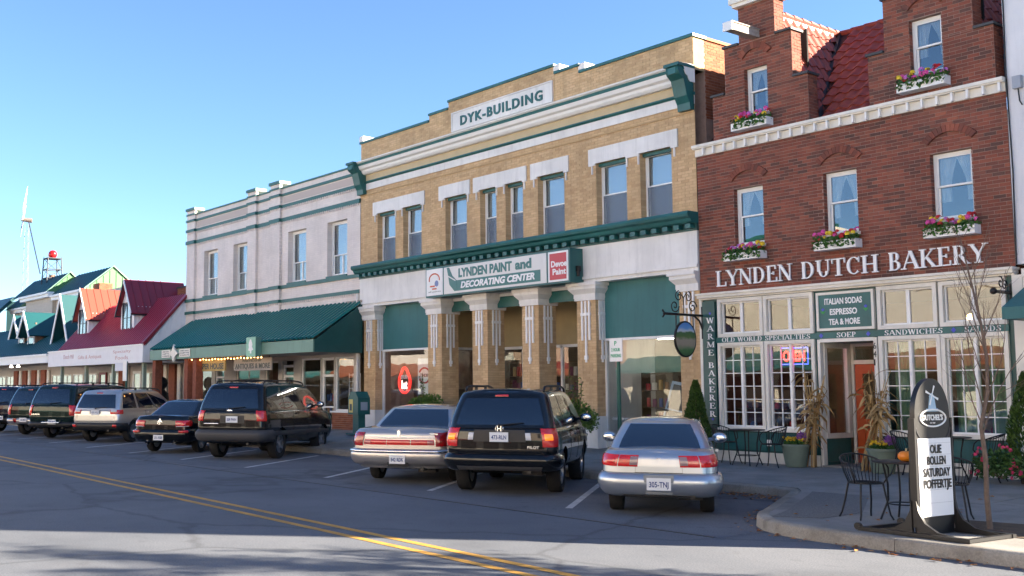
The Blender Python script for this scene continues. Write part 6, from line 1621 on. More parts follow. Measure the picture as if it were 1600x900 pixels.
BLK = paint('black_paint', (.006, .007, .009), 0, .2); BRN = paint('dark_brown_black_paint', (.008, .008, .0085), .0, .22)
SILV = paint('silver_paint', (.42, .43, .45), .75, .32); SILB = paint('silver_blue_paint', (.44, .48, .53), .75, .3); CHAMP = paint('champagne_paint', (.46, .44, .43), .7, .32)
DGRN = paint('dark_green_paint', (.006, .018, .016), .2, .25); NAVY = paint('navy_paint', (.008, .012, .025), .2, .22)

# black SUV beside the silver coupe
suv('black SUV with amber-centred tail lights, between the long silver sedan and the silver coupe', (-14.28, -6.72), 4.77, 1.97, 1.77, 2.70, 1.02, BLK, 1.16,
    lights=[('tail_light', 1.0, 1.95, .82, 1.24, LENS, .012), ('amber_light', 1.12, 1.5, .93, 1.03, AMB, .03)], badge=[('ring_h', 1.12)], script=[('PILOT', .48, .79, .2, .045)], reg='473-RLN',
    panels=[('plate_recess', -.62, .62, .90, 1.10, BLKP, .003, .0, False), ('plate_lamp', .62, .74, .93, 1.05, CLR, .012, .01, True), ('bumper_skirt', -1.1, 1.1, .46, .60, TRIM, .075, .02, False)],
    plate=(0, .98, .32, .16), plout=.022, bumper=(.42, .70, BLK, 2.06, .085))
# dark SUV next to the empty stall
suv('large black-brown SUV with grey bumper, beside the empty parking stall', (-25.0, -6.2), 5.22, 2.0, 1.93, 3.02, 1.12, BRN, 1.27,
    lights=[('tail_light', 1.0, 1.75, .98, 1.28, LENS, .012)], badge=[('oval', 1.24)], reg='509 PWH', plate=(.08, 1.02, .32, .16), plout=.02,
    panels=[('plate_recess', -.35, .55, .92, 1.12, BLKP, .003, .0, False), ('chrome_strip', -.95, -.4, .90, .925, CHR, .008, .004, False)], bumper=(.46, .76, TRIM, 2.06, .09), moulding=(.22, .36, TRIM), rack=(.66, -.5, 2.2, .1, 1.6))
# silver SUV
suv('silver SUV with roof rails and black lower bumper, behind the black sedan', (-35.3, -5.9), 4.7, 1.92, 1.74, 2.72, 1.0, paint('silver_suv_paint', (.5, .49, .48), .7, .3), 1.12,
    lights=[('tail_light', .82, 1.95, .95, 1.14, LENS, .012), ('reverse_light', .86, 1.3, 1.02, 1.08, CLR, .028)], badge=[], reg='672-VTL', plate=(0, 1.0, .30, .15), plout=.015,
    panels=[('plate_recess', -.32, .32, .95, 1.10, mat('silver_shade', (.3, .3, .3), .4), .002, .0, False), ('reflector', 1.0, 1.3, .56, .62, LENS, .10, .01, True), ('plate_bar', -.36, .36, 1.11, 1.13, CHR, .012, .008, False)], bumper=(.40, .66, BLKP, 2.06, .07), rack=(.66, -.4, 2.1))
# dark trucks at the far end
suv('dark green full-size SUV with bumper step and white plate, next to the silver SUV', (-38.7, -6.1), 5.55, 2.02, 1.93, 3.3, 1.3, DGRN, 1.24,
    lights=[('tail_light', 1.05, 1.7, .85, 1.25, LENS, .012)], reg='B37 92K', plate=(.15, .62, .32, .16), plout=.10, script=[('SUBURBAN', -.78, .86, .34, .05)], bumper=(.44, .62, BLKP, 2.06, .08),
    panels=[('bumper_step', -.35, .6, .60, .64, CHR, .12, .03, False)], rwin=(-1.05, 1.05))
suv('dark green SUV with tall red tail light and bare bumper, third from the far end', (-42.2, -6.0), 4.9, 1.9, 1.85, 2.9, 1.1, DGRN, 1.2, lights=[('tail_light', 1.0, 1.7, .80, 1.22, LENS, .012), ('bumper_light', .55, .75, .52, .66, LENSD, .09)], reg='118 ZKD', plate=(-.05, .6, .32, .16), plout=.10, bumper=(.44, .66, CHAMP, 2.06, .08), rack=(.6, -.4, 2.2))
suv('dark navy SUV cut off by the picture edge at the far end of the row', (-45.7, -6.0), 5.0, 1.95, 1.86, 2.95, 1.1, NAVY, 1.2, lights=[('tail_light', 1.0, 1.7, .80, 1.22, LENS, .012)], reg='660 HFR', plate=(.1, .6, .32, .16), plout=.1, bumper=(.44, .62, BLKP, 2.06, .08))

def sedan(label, pos, l, w, h, wb, ro, pm, ang=HEAD, **k):
    d0 = k.pop('deckz', (.90, .97, .94, .66))
    cy0, cy1 = k.pop('cab', (-.35, wb + .05))
    sp = dict(l=l, w=w, wb=wb, ro=ro, r=.315, wheel=WSED, paint=pm, reg='AKT 4127', rr=.24, rf=.4,
              sill=[(-ro, .30), (wb + .4, .22), (l - ro, .24)], lev=BLEV,
              deck=[(-ro, d0[0]), (-ro + .25, d0[0] + .03), (cy0, d0[1]), (wb * .6, d0[1] - .02), (cy1, d0[2]), (l - ro, d0[3])],
              cw=w / 2 - .10, cyr=cy0 - .45, cyf=cy1 + .1, crr=.2, crf=.2,
              roof=[(cy0, h - .03), (wb * .35, h), (wb * .6, h - .005), (cy1, h - .09)],
              clev=[(0, -.0, 0, 0), (.3, .04, .22, .28), (.7, .12, .52, .70), (.9, .165, .68, .92), (.97, .20, .76, 1.02), (1, .27, .9, 1.16)],
              gt=(.10, .87), rwin=(-1.22, 1.22), rwt=(.06, .88), win=[(.10, .46, None, None), (.50, .9, .10, .62)],
              bumper=(.30, .56, pm, 2.06, .07), lights=[], doors=[.26, .50, .74], handles=[.33, .56], mirror=.78,
              plate=(0, .45, .31, .155), exhaust=.45, gaps=[(-.98, .98, .60, .606)])
    sp.update(k); return make_car(label, pos, ang, sp, cat='car')

# silver coupe in front of the bakery
sedan('small silver coupe with split red tail lights, parked nearest the bakery corner', (-10.66, -7.02), 4.38, 1.66, 1.33, 2.57, .85, SILB, ang=38.0, deckz=(.885, .945, .92, .64), cab=(-.05, 2.5),
      lights=[('tail_light', .52, 1.02, .69, .845, LENS, .010), ('tail_light', 1.05, 2.02, .69, .845, LENS, .010), ('reverse_light', .53, .72, .71, .825, mat('smoke_lens', (.3, .2, .2), .15, coat=1), .02), ('amber_light', 1.15, 1.45, .72, .81, LENS, .018)],
      bumper=(.28, .60, SILB, 2.05, .08), plate=(0, .46, .33, .17), plout=.10, reg='305-TNJ', script=[], badge=[],
      panels=[('plate_recess', -.36, .36, .36, .58, mat('recess_silver', (.26, .28, .3), .4), .088, 0, False), ('bumper_slot', -1.0, .98, .325, .345, BLKP, .09, .005, False), ('lock', -.05, .05, .80, .815, CHR, .01, .004, False)],
      win=[(.05, .36, .1, .45), (.40, .92, .10, .60)], doors=[.42, .80], handles=[.47], gaps=[(-.58, -.575, .61, .88), (.575, .58, .61, .88), (-.58, .58, .61, .615), (-2.0, 2.0, .603, .609)])
# long silver sedan
sedan('long pale silver sedan with full-width red light bar, beside the black SUV', (-17.15, -6.62), 5.45, 1.98, 1.44, 2.98, 1.28, CHAMP, deckz=(1.0, 1.05, 1.0, .8), cab=(.1, 2.85),
      lights=[('corner_light', 1.0, 1.75, .71, .955, LENSD, .012), ('light_bar', .34, .96, .735, .83, LENS, .012), ('reverse_light', .78, .94, .745, .82, mat('pink_lens', (.45, .12, .12), .15, coat=1), .02)],
      panels=[('light_bar', -.32, .32, .735, .83, LENS, .012, .008, False), ('chrome_strip', -.98, .98, .85, .875, CHR, .012, .006, False), ('bumper_strip', -2.05, 2.05, .60, .635, CHR, .085, .01, False), ('plate_recess', -.3, .3, .37, .57, mat('recess_dark', (.05, .05, .05), .5), .083, 0, False)],
      bumper=(.36, .66, CHAMP, 2.06, .08), plate=(0, .47, .31, .16), plout=.10, reg='842 RDK', badge=[('shield', .95)], script=[('TOWN', .6, .93, .16, .03)], win=[(.12, .47, .1, .5), (.50, .9, .10, .62)], wheel=WSED, cw=.86)
# black sedan
sedan('small black sedan with rear spoiler and white-rimmed tail lights, beside the large SUV', (-28.6, -6.55), 4.6, 1.80, 1.46, 2.65, .98, BLK, deckz=(1.0, 1.04, .98, .7), cab=(.1, 2.5),
      lights=[('tail_light', .78, 1.9, .74, .90, LENS, .012), ('light_strip', .8, 1.6, .735, .755, CLR, .02), ('reflector', .95, 1.5, .58, .63, LENS, .09)], badge=[('diamond3', .90)], plate=(0, .44, .3, .15), plout=.1, reg='231-YGB', bumper=(.32, .66, BLK, 2.05, .07),
      panels=[('chrome_tip', .7, .85, .30, .34, CHR, .10, .01, True)], script=[('G', -.08, .80, .1, .06)])

# ================================================================== pavement furniture
# ---- cafe chairs and tables of black wire
def make_chair(label, pos, ang, grp='black wire cafe chairs'):
    t = thing('cafe_chair', label, 'chair', (pos[0], pos[1], zs(*pos) + .006), R(ang), group=grp, local=True)
    def put(nm, mb, par=None): return ob(nm, mb.mesh(nm, IRON, 60), par or t, True)
    # seat: ring, mesh disc of rods
    ring = [(.21 * math.cos(a), .20 * math.sin(a), .45) for a in [2 * math.pi * k / 24 for k in range(25)]]
    s = MB().tube(ring, .011, 6)
    for k in range(-7, 8):
        x = k * .026; w = math.sqrt(max(0, .2 ** 2 - x * x)) * .98; s.tube([(x, -w, .452), (x, 0, .446), (x, w, .452)], .0045, 4)
    for k in (-.1, 0, .1): w = math.sqrt(.2 ** 2 - k * k); s.tube([(-w, k, .449), (w, k, .449)], .005, 4)
    put('seat', s)
    # barrel back: top rail sweeping into arms, with upright wires
    top = [(.27 * math.cos(a), .05 + .25 * math.sin(a), .70 + .10 * max(0, math.sin(a))) for a in [R(-20 + 220 * k / 20) for k in range(21)]]
    bk = MB().tube(top, .012, 6); b = put('backrest', bk)
    wr = MB()
    for k in range(3, 18):
        p = top[k]; a = R(-20 + 220 * k / 20); wr.tube([(.205 * math.cos(a), .195 * math.sin(a), .45), (.24 * math.cos(a), .03 + .225 * math.sin(a), .57), p], .0055, 4)
    o = put('back_wires', wr, b); o['kind'] = 'stuff'
    for sx in (-1, 1):
        put('armrest', MB().tube([top[0] if sx > 0 else top[-1], (sx * .255, -.10, .64), (sx * .235, -.13, .54), (sx * .2, -.08, .45)], .011, 6))
        put('leg', MB().tube([(sx * .15, -.14, .45), (sx * .18, -.17, .22), (sx * .20, -.20, .06), (sx * .225, -.225, 0)], .012, 6))
        put('leg', MB().tube([(sx * .15, .14, .45), (sx * .18, .18, .22), (sx * .20, .23, .06), (sx * .22, .26, 0)], .012, 6))
    return t
def make_table(label, pos, r=.36, h=.72):
    t = thing('cafe_table', label, 'table', (pos[0], pos[1], zs(*pos) + .006), 0, group='black wire cafe tables', local=True)
    def put(nm, mb): return ob(nm, mb.mesh(nm, IRON, 50), t, True)
    put('table_top', MB().lathe([(.01, h - .012), (r, h - .012), (r + .012, h - .004), (r + .012, h + .004), (r, h + .01), (.01, h + .01)], n=32))
    for k in range(4):
        a = R(45 + 90 * k); c, s = math.cos(a), math.sin(a)
        put('leg', MB().tube([(.25 * c, .25 * s, h - .01), (.2 * c, .2 * s, .45), (.2 * c, .2 * s, .25), (.30 * c, .30 * s, 0)], .013, 6))
    put('stretcher', MB().tube([(.2 * math.cos(2 * math.pi * k / 20), .2 * math.sin(2 * math.pi * k / 20), .2) for k in range(21)], .009, 5))
    return t
make_chair('black wire chair standing alone at the kerb corner, left of the tall sign', (-7.66, -6.66), 62)
make_chair('black wire chair half hidden behind the tall kerb sign', (-6.95, -5.95), 200)
make_table('black round cafe table with the pumpkin on it', (-7.28, -6.42))
make_table('black cafe table against teal panels left of the bakery door', (-13.68, -.75)); make_chair('black wire chair by bakery wall, nearest the small evergreen and silver coupe', (-14.22, -.7), 95); make_chair('black wire chair by bakery wall, beside the left flower tub', (-13.1, -.75), -85)
make_table('black cafe table against teal panels behind the sapling', (-9.55, -.8)); make_chair('black wire chair by bakery wall, behind the tall kerb sign', (-10.25, -.8), 90); make_chair('black wire chair by bakery wall, nearest the pink flowers', (-8.95, -.75), -80)
# pumpkin
t = thing('pumpkin', 'small orange pumpkin on the black cafe table', 'pumpkin', (-7.2, -6.5, .888))
mb = MB(); n, m_ = 40, 12; vs = []
for j in range(m_ + 1):
    th = math.pi * j / m_
    for i in range(n):
        a = 2 * math.pi * i / n; k = 1 + .07 * abs(math.cos(a * 5)) - .05; r_ = .098 * math.sin(th) ** .8 * k; z = -math.cos(th) * .068 * (1 - .12 * math.exp(-(r_ / .03) ** 2))
        vs.append((-7.2 + r_ * math.cos(a), -6.5 + r_ * math.sin(a), .888 + .066 + z))
mb.add(vs, [(j * n + i, j * n + (i + 1) % n, (j + 1) * n + (i + 1) % n, (j + 1) * n + i) for j in range(m_) for i in range(n)]); mb.build('flesh', mat('pumpkin_skin', (.75, .22, .012), .4, var=.15, vscale=14), t, smooth=70)
MB().tube([(-7.2, -6.5, .995), (-7.2, -6.5, 1.03), (-7.19, -6.505, 1.05)], .012, 6).build('stem', mat('pumpkin_stem', (.42, .36, .2), .8), t)

# ---- tall kerb sign
SG = thing('kerb_sign', 'tall black and white kerb sign reading OLIE BOLLEN SATURDAY POFFERTJE', 'sign', (-6.40, -7.42, .158), R(86), local=True)
SG.scale = (1, 1, .92)
def sput(nm, mb, m, par=None, sm=40): return ob(nm, mb.mesh(nm, m, sm), par or SG, True)
PLA = mat('black_sign_plastic', (.012, .012, .013), .38)
hwS = .34
out = [(-hwS, .2), (hwS, .2), (hwS, 1.45)] + [(hwS * math.cos(a), 1.45 + .46 * math.sin(a)) for a in [math.pi * k / 24 for k in range(1, 24)]] + [(-hwS, 1.45)]
sput('board', MB().prism(out, 'y', -.03, .03), PLA)
for sx in (-1, 1): sput('post', MB().box(sx * (hwS + .002) - (.03 if sx < 0 else 0), -.04, .1, sx * (hwS + .002) + (.03 if sx > 0 else 0), .04, 1.42), PLA)
sput('letter_panel', MB().box(-hwS + .02, -.042, .22, hwS - .02, -.03, 1.17), mat('panel_white', (.78, .78, .79), .35))
rails = MB()
for z in (.38, .54, .682, .825, .967, 1.11): rails.box(-hwS + .02, -.046, z, hwS - .02, -.042, z + .004)
sput('letter_rails', rails, mat('rail_grey', (.5, .5, .52), .4))['kind'] = 'stuff'
def sM(x, z, y): return Matrix(((1, 0, 0, x), (0, 0, -1, y), (0, 1, 0, z), (0, 0, 0, 1)))
for s_, a, w_, z in (('OLIE', -.10, .22, .985), ('BOLLEN', -.165, .36, .845), ('SATURDAY', -.245, .52, .70), ('POFFERTJE', -.25, .54, .56)): place_text('lettering', s_, sM(a, z, -.047), w_, .108, PLA, SG, bold=.03, depth=.003)
sput('emblem_oval', MB().tube([(.25 * math.cos(a), -.036, 1.42 + .105 * math.sin(a)) for a in [2 * math.pi * k / 36 for k in range(37)]], .011, 6), WHITE)
place_text('lettering', "DUTCHEL'S", sM(-.20, 1.39, -.031), .40, .075, WHITE, SG, bold=.03, depth=.006); place_text('lettering', 'EST 1907', sM(-.05, 1.35, -.031), .1, .018, WHITE, SG, depth=.004)
mill = MB()
mill.prism([(-.075, 1.53), (.075, 1.53), (.045, 1.68), (.05, 1.69), (0, 1.73), (-.05, 1.69), (-.045, 1.68)], 'y', -.037, -.03).prism([(-.13, 1.50), (.13, 1.50), (.11, 1.535), (-.11, 1.535)], 'y', -.036, -.03)
sput('emblem_mill', mill, mat('emblem_blue', (.35, .5, .62), .5))
sl_ = MB()
for a in (18, 108, 198, 288):
    d = Vector((math.sin(R(a)), 0, math.cos(R(a)))); n_ = Vector((d.z, 0, -d.x)); c = Vector((0, -.038, 1.70)); p = c + d * .13
    sl_.add([c - n_ * .006, c + n_ * .006, p + n_ * .026, p - n_ * .006], [(0, 1, 2, 3)])
sput('emblem_sails', sl_, WHITE)
sw_ = MB().tube([(.33 * math.cos(a), -.034, 1.30 + .16 * math.sin(a) * 1.2) for a in [math.pi + math.pi * k / 20 for k in range(21)]], .008, 5); sput('relief_line', sw_, mat('relief_grey', (.05, .05, .055), .4))
# spreading base: flared skirts and two long runners
for sy in (-1, 1):
    sput('flared_foot', MB().prism([(sy * .03, .42), (sy * .05, .30), (sy * .12, .16), (sy * .26, .07), (sy * .52, .03), (sy * .52, .0), (sy * .03, .0)], 'x', -hwS - .05, -hwS - .01), PLA)
    sput('flared_foot', MB().prism([(sy * .03, .42), (sy * .05, .30), (sy * .12, .16), (sy * .26, .07), (sy * .52, .03), (sy * .52, .0), (sy * .03, .0)], 'x', hwS + .01, hwS + .05), PLA)
for sx in (-1, 1): sput('runner', MB().box(sx * .42 - .035, -.66, .0, sx * .42 + .035, .66, .045), PLA)
for sy in (-1, 1): sput('cross_bar', MB().box(-.42 + .036, sy * .62 - .03, .002, .42 - .036, sy * .62 + .03, .043), PLA)
sput('skirt', MB().box(-hwS, -.025, .0, hwS, .025, .2), PLA)
for sx in (-1, 1): sput('runner_wheel', MB().cyl((sx * .42 - .02, .68, .045), (sx * .42 + .02, .68, .045), .045, .045, 12), PLA)

# ---- bare sapling by the sign, and more street trees beyond the right edge that only throw shade
BARK = mat('bark', (.16, .115, .09), .9, var=.35, vscale=14, bump=.5, bscale=40)
def bare_tree(label, base, h, spread, seed, r0=.05, cat='tree', clear=.42, leaves=0):
    t = thing('bare_tree', label, cat, base, 0, group='bare street trees', local=True); r_ = random.Random(seed)
    pts = [Vector((0, 0, 0))]
    for k in range(1, 9): pts.append(Vector((r_.gauss(0, .012) * k * h / 4, r_.gauss(0, .012) * k * h / 4, h * .86 * k / 8)))
    ob('trunk', MB().tube(pts, r0, 8, r0 * .3).mesh('trunk', BARK, 60), t, True)
    cr = MB()
    def grow(p, d, L, r, depth):
        q = [p]; dd = d.copy()
        for k in range(4):
            dd = (dd + Vector((r_.gauss(0, .1), r_.gauss(0, .1), .06))).normalized(); q.append(q[-1] + dd * L / 4)
        cr.tube(q, r, 5 if depth < 2 else 3, r * .4)
        if depth < 3:
            for k in range(3 if depth else 4):
                b = q[1 + k % 4]; a = r_.uniform(0, 6.28); side = dd.orthogonal().normalized(); side = (Matrix.Rotation(a, 3, dd) @ side)
                grow(b, (dd + side * r_.uniform(.5, .8)).normalized(), L * r_.uniform(.42, .62), r * .5, depth + 1)
    n = 15
    for k in range(n):
        f = clear + (1 - clear) * k / n; z = h * .86 * f; a = k * 2.4 + r_.uniform(-.3, .3); i = min(7, int(f * 8)); p = pts[i].lerp(pts[i + 1], f * 8 - i)
        d = Vector((math.cos(a) * spread, math.sin(a) * spread, 1)).normalized(); grow(p, d, h * (.34 - .16 * f), r0 * (.30 - .14 * f), 1)
    co = ob('crown', cr.mesh('crown', BARK), t, True)
    if leaves:
        lf = MB()
        for _ in range(leaves):
            c = Vector(cr.v[r_.randrange(len(cr.v))]); s = r_.uniform(.04, .09); a = Vector((r_.gauss(0, 1), r_.gauss(0, 1), r_.gauss(0, 1))).normalized() * s; b = a.orthogonal().normalized() * s * .6; lf.cur = r_.random(); c += Vector((r_.gauss(0, .06), r_.gauss(0, .06), r_.gauss(0, .06)))
            lf.add([c - a, c + b, c + a, c - b], [(0, 1, 2, 3)])
        ob('leaves', lf.mesh('leaves', LEAF), co, True)
    return t
bare_tree('thin bare sapling growing from the soil patch beside the kerb sign', (-6.23, -6.5, .15), 3.75, .38, 5, .034, clear=.34)
bare_tree('autumn street tree just beyond the right edge whose shadow crosses the road', (-1.3, -5.5, .15), 6.2, .75, 8, .1, leaves=5200)
bare_tree('second autumn street tree beyond the right edge, farther along the kerb', (2.6, -5.0, .15), 6.6, .75, 9, .11, leaves=5200)
bare_tree('third autumn street tree beyond the right edge, farthest along the kerb', (5.8, -3.0, .15), 7.4, .8, 10, .11, leaves=5200)

# ---- plants
def leafy(mb, c, rx, ry, rz, n, s0, s1, r_, up=.3, shell=.55):
    for _ in range(n):
        d = Vector((r_.gauss(0, 1), r_.gauss(0, 1), r_.gauss(0, 1))).normalized() * (shell + (1 - shell) * r_.random())
        p = Vector((c[0] + d.x * rx, c[1] + d.y * ry, c[2] + d.z * rz)); s = r_.uniform(s0, s1); mb.cur = min(1, max(0, r_.random()))
        a = (d + Vector((r_.gauss(0, .6), r_.gauss(0, .6), up))).normalized() * s; b = a.orthogonal().normalized(); b = (Matrix.Rotation(r_.uniform(0, 3.1), 3, a.normalized()) @ b) * s * .45
        mb.add([p - a, p + b, p + a, p - b], [(0, 1, 2, 3)])
CEDAR = leaf_mat('cedar_leaf', (.014, .04, .008), (.07, .13, .02)); SHRUB = leaf_mat('shrub_leaf', (.03, .075, .012), (.13, .22, .035)); GERA = leaf_mat('geranium_leaf', (.02, .06, .015), (.08, .16, .04))
POT = mat('sage_pot', (.16, .2, .15), .6, var=.12, vscale=5)
def cone_tree(label, x, y, h, r, seed):
    zb = zs(x, y) - .02; t = thing('evergreen_shrub', label, 'shrub', (x, y, zb), group='small cone-shaped evergreens'); r_ = random.Random(seed)
    MB().cyl((x, y, zb), (x, y, zb + h * .8), .035, .01, 8).build('trunk', BARK, t)
    MB().lathe([(.13, .0), (.17, .22), (.18, .24), (.15, .24), (.14, .2)], (x, y, zb), 18).build('pot', mat('dark_pot', (.05, .04, .035), .7), t)
    cr = MB()
    for _ in range(5200):
        f = r_.random() ** .75; z = .2 + (h - .2) * f; rad = r * (1 - f) ** .72 * (.72 + .28 * r_.random()) + .02; a = r_.uniform(0, 6.283)
        rad *= 1 + .16 * math.sin(a * 3 + z * 9) * (1 - f)
        p = Vector((x + rad * math.cos(a), y + rad * math.sin(a), zb + z)); d = Vector((math.cos(a) * .5, math.sin(a) * .5, 1)).normalized(); s = r_.uniform(.02, .05); cr.cur = r_.random()
        dd = (d + Vector((r_.gauss(0, .3), r_.gauss(0, .3), 0))).normalized() * s; b = dd.orthogonal().normalized(); b = (Matrix.Rotation(r_.uniform(0, 3.1), 3, dd.normalized()) @ b) * s * .4
        cr.add([p - dd, p + b, p + dd, p - b], [(0, 1, 2, 3)])
    cr.build('crown', CEDAR, t)
cone_tree('small cone-shaped evergreen at the corner between tan building and bakery', -15.05, -.6, 1.75, .36, 1)
cone_tree('cone-shaped evergreen at the right end of the bakery front', -8.32, -.62, 1.85, .42, 2)
def shrub(label, x, y, blobs, m, seed, pot=True, sprigs=0, n=900):
    zb = zs(x, y) - .01; t = thing('shrub', label, 'shrub', (x, y, zb)); r_ = random.Random(seed)
    if pot: MB().lathe([(.16, 0), (.21, .38), (.24, .38), (.24, .43), (.19, .43), (.18, .38)], (x, y, zb), 20).build('pot', POT, t, smooth=40)
    st = MB()
    for k in range(9):
        a = r_.uniform(0, 6.28); b = blobs[k % len(blobs)]; st.tube([(x, y, zb + .1), (x + b[0] * .5, y + b[1] * .5, zb + b[2] * .6), (x + b[0] + r_.uniform(-.1, .1), y + b[1] + r_.uniform(-.1, .1), zb + b[2])], .012, 5, .005)
    cr = MB()
    for b in blobs: leafy(cr, (x + b[0], y + b[1], zb + b[2]), b[3], b[3] * .9, b[4], n, .02, .055, r_, .1, .35)
    for k in range(sprigs):
        a = r_.uniform(-.4, .4); top = Vector((x + a, y + r_.uniform(-.1, .1), zb + blobs[0][2] + r_.uniform(.5, .95))); base = Vector((x + a * .4, y, zb + blobs[0][2])); st.tube([base, base.lerp(top, .5) + Vector((r_.uniform(-.06, .06), 0, 0)), top], .006, 4)
        for q in range(26): p = base.lerp(top, r_.random()); leafy(cr, p, .07, .07, .07, 1, .02, .045, r_, .3)
    st.build('stems', BARK, t); cr.build('crown', m, t); return t
shrub('fresh green bush showing above the long silver sedan roof', -24.5, -.75, [(0, 0, .95, .42, .3), (.4, 0, 1.0, .35, .28), (-.35, 0, .9, .3, .26)], SHRUB, 3, sprigs=5)
shrub('bushy green plant with tall sprigs beside the black SUV mirror', -18.4, -.8, [(0, 0, .9, .38, .35), (.3, .05, .75, .3, .3), (-.25, 0, .8, .3, .32)], SHRUB, 4, sprigs=9)
ger = shrub('pink flowering geranium bush at the foot of the right evergreen', -8.62, -.95, [(0, 0, .36, .32, .26), (.3, -.05, .3, .28, .22), (-.25, 0, .28, .24, .2)], GERA, 6, pot=False, n=420)
r_ = random.Random(3); pk = MB()
for k in range(26):
    c = Vector((-8.62 + r_.uniform(-.45, .5), -.95 - abs(r_.gauss(.22, .08)), .26 + r_.uniform(.08, .6)))
    for q in range(8):
        d = Vector((r_.gauss(0, 1), r_.gauss(0, 1) - .5, r_.gauss(0, 1))).normalized(); p = c + d * .025; e = d.orthogonal().normalized(); f = d.cross(e); pk.add([p + e * .022, p + f * .022, p - e * .022, p - f * .022], [(0, 1, 2, 3)])
pk.build('blossoms', mat('geranium_pink', (.6, .04, .12), .6, var=.4, vscale=9), ger)
# flower tubs either side of the door
def tub(label, x, y, seed):
    zb = zs(x, y) + .004; t = thing('flower_tub', label, 'planter', (x, y, zb), group='grey-green flower tubs at the bakery door'); r_ = random.Random(seed)
    MB().lathe([(.19, 0), (.2, .02), (.265, .40), (.285, .40), (.285, .45), (.25, .45), (.24, .40), (.01, .40)], (x, y, zb), 28).build('pot', POT, t, smooth=35)
    cr = MB(); leafy(cr, (x, y, zb + .47), .24, .22, .07, 500, .02, .045, r_, .4, .3); cr.build('leaves', GREENLEAF, t)
    ye = MB()
    for k in range(34):
        a = r_.uniform(0, 6.28); rr = .23 * math.sqrt(r_.random()); c = Vector((x + rr * math.cos(a), y + rr * math.sin(a) * .9, zb + .52 + r_.uniform(0, .06)))
        if c.x > x + .06 and c.y > y - .05: continue
        for q in range(7):
            d = Vector((r_.gauss(0, 1), r_.gauss(0, 1) - .4, r_.gauss(0, .7) + .5)).normalized(); p = c + d * .02; e = d.orthogonal().normalized(); f = d.cross(e); ye.add([p + e * .02, p + f * .02, p - e * .02, p - f * .02], [(0, 1, 2, 3)])
    ye.build('yellow_blossoms', mat('mum_yellow', (.8, .5, .015), .6, var=.2, vscale=20), t)
    pu = MB(); leafy(pu, (x + .12, y + .05, zb + .60), .11, .1, .10, 260, .015, .035, r_, .4, .5); pu.build('purple_kale', mat('kale_purple', (.3, .1, .38), .6, var=.4, vscale=15), t)
tub('grey-green tub of yellow and pink flowers left of the corn stalks by the door', -12.78, -.42, 1); tub('grey-green tub of yellow flowers and purple kale behind the pumpkin table', -10.92, -.5, 2)
# corn stalks tied to the door posts
STRAW = leaf_mat('dry_corn', (.2, .11, .04), (.5, .34, .15), .8)
def corn(label, x, y, dx, seed):
    zb = zs(x, y) + .004; t = thing('corn_stalks', label, 'corn stalks', (x, y, zb), group='dried corn stalk bundles at the bakery door'); r_ = random.Random(seed)
    st = MB(); lv = MB()
    for k in range(13):
        a = r_.uniform(0, 6.28); b = Vector((x - dx * .9 + .20 * math.cos(a), y + .12 * math.sin(a) - .08, zb)); m1 = Vector((x + .05 * math.cos(a), y + .05 * math.sin(a), zb + r_.uniform(.9, 1.1))); top = Vector((x + dx * .3 + .26 * math.cos(a) + r_.uniform(-.08, .08), y + .10 * math.sin(a) - .06, zb + r_.uniform(1.3, 2.0)))
        st.cur = r_.random(); st.tube([b, b.lerp(m1, .5) + Vector((r_.uniform(-.03, .03), 0, 0)), m1, m1.lerp(top, .5) + Vector((r_.uniform(-.04, .04), 0, 0)), top], .016, 6, .006)
        for q in range(7):
            f = r_.uniform(.18, 1); p = b.lerp(m1, f * 2) if f < .5 else m1.lerp(top, f * 2 - 1); ang = r_.uniform(0, 6.28); L = r_.uniform(.12, .42); out_ = Vector((math.cos(ang), math.sin(ang) * .8 - .3, 0)).normalized(); w = r_.uniform(.014, .034); lv.cur = r_.random()
            up_ = r_.uniform(-.2, .9); pts = [p]; dv = (out_ + Vector((0, 0, up_))).normalized()
            for i in range(6):
                dv = (dv + Vector((r_.gauss(0, .25), r_.gauss(0, .25), -r_.uniform(.15, .55)))).normalized(); pts.append(pts[-1] + dv * L / 5)
            sd_ = out_.cross(Vector((0, 0, 1))).normalized(); vs = []; tw0 = r_.uniform(-1, 1)
            for i, pp in enumerate(pts):
                ww = w * (.7, 1.2, 1.2, 1.0, .8, .5, .1)[i]; s2 = Matrix.Rotation(i * tw0 * .5, 3, out_) @ sd_; pp = Vector((pp.x, min(pp.y, y + .16), max(pp.z, zb + .01))); vs += [pp - s2 * ww, pp + Vector((0, 0, -.010)), pp + s2 * ww]
            lv.add(vs, [(i * 3 + k2, i * 3 + k2 + 1, (i + 1) * 3 + k2 + 1, (i + 1) * 3 + k2) for i in range(6) for k2 in (0, 1)])
    st.build('stalks', STRAW, t, smooth=50)['kind'] = 'stuff'; lv.build('leaves', STRAW, t)
    MB().tube([(x + .11 * math.cos(2 * math.pi * k / 14), y + .10 * math.sin(2 * math.pi * k / 14), zb + .98) for k in range(15)], .012, 5).build('twine', mat('twine', (.4, .3, .15), .9), t)
corn('bundle of dried corn stalks tied to the post left of the orange door', -12.47, -.24, .16, 5); corn('bundle of dried corn stalks tied to the post right of the orange door', -11.10, -.28, .16, 6)
bx('outlet_box', WHITE, bak, -13.72, -.012, .60, -13.62, .004, .73)

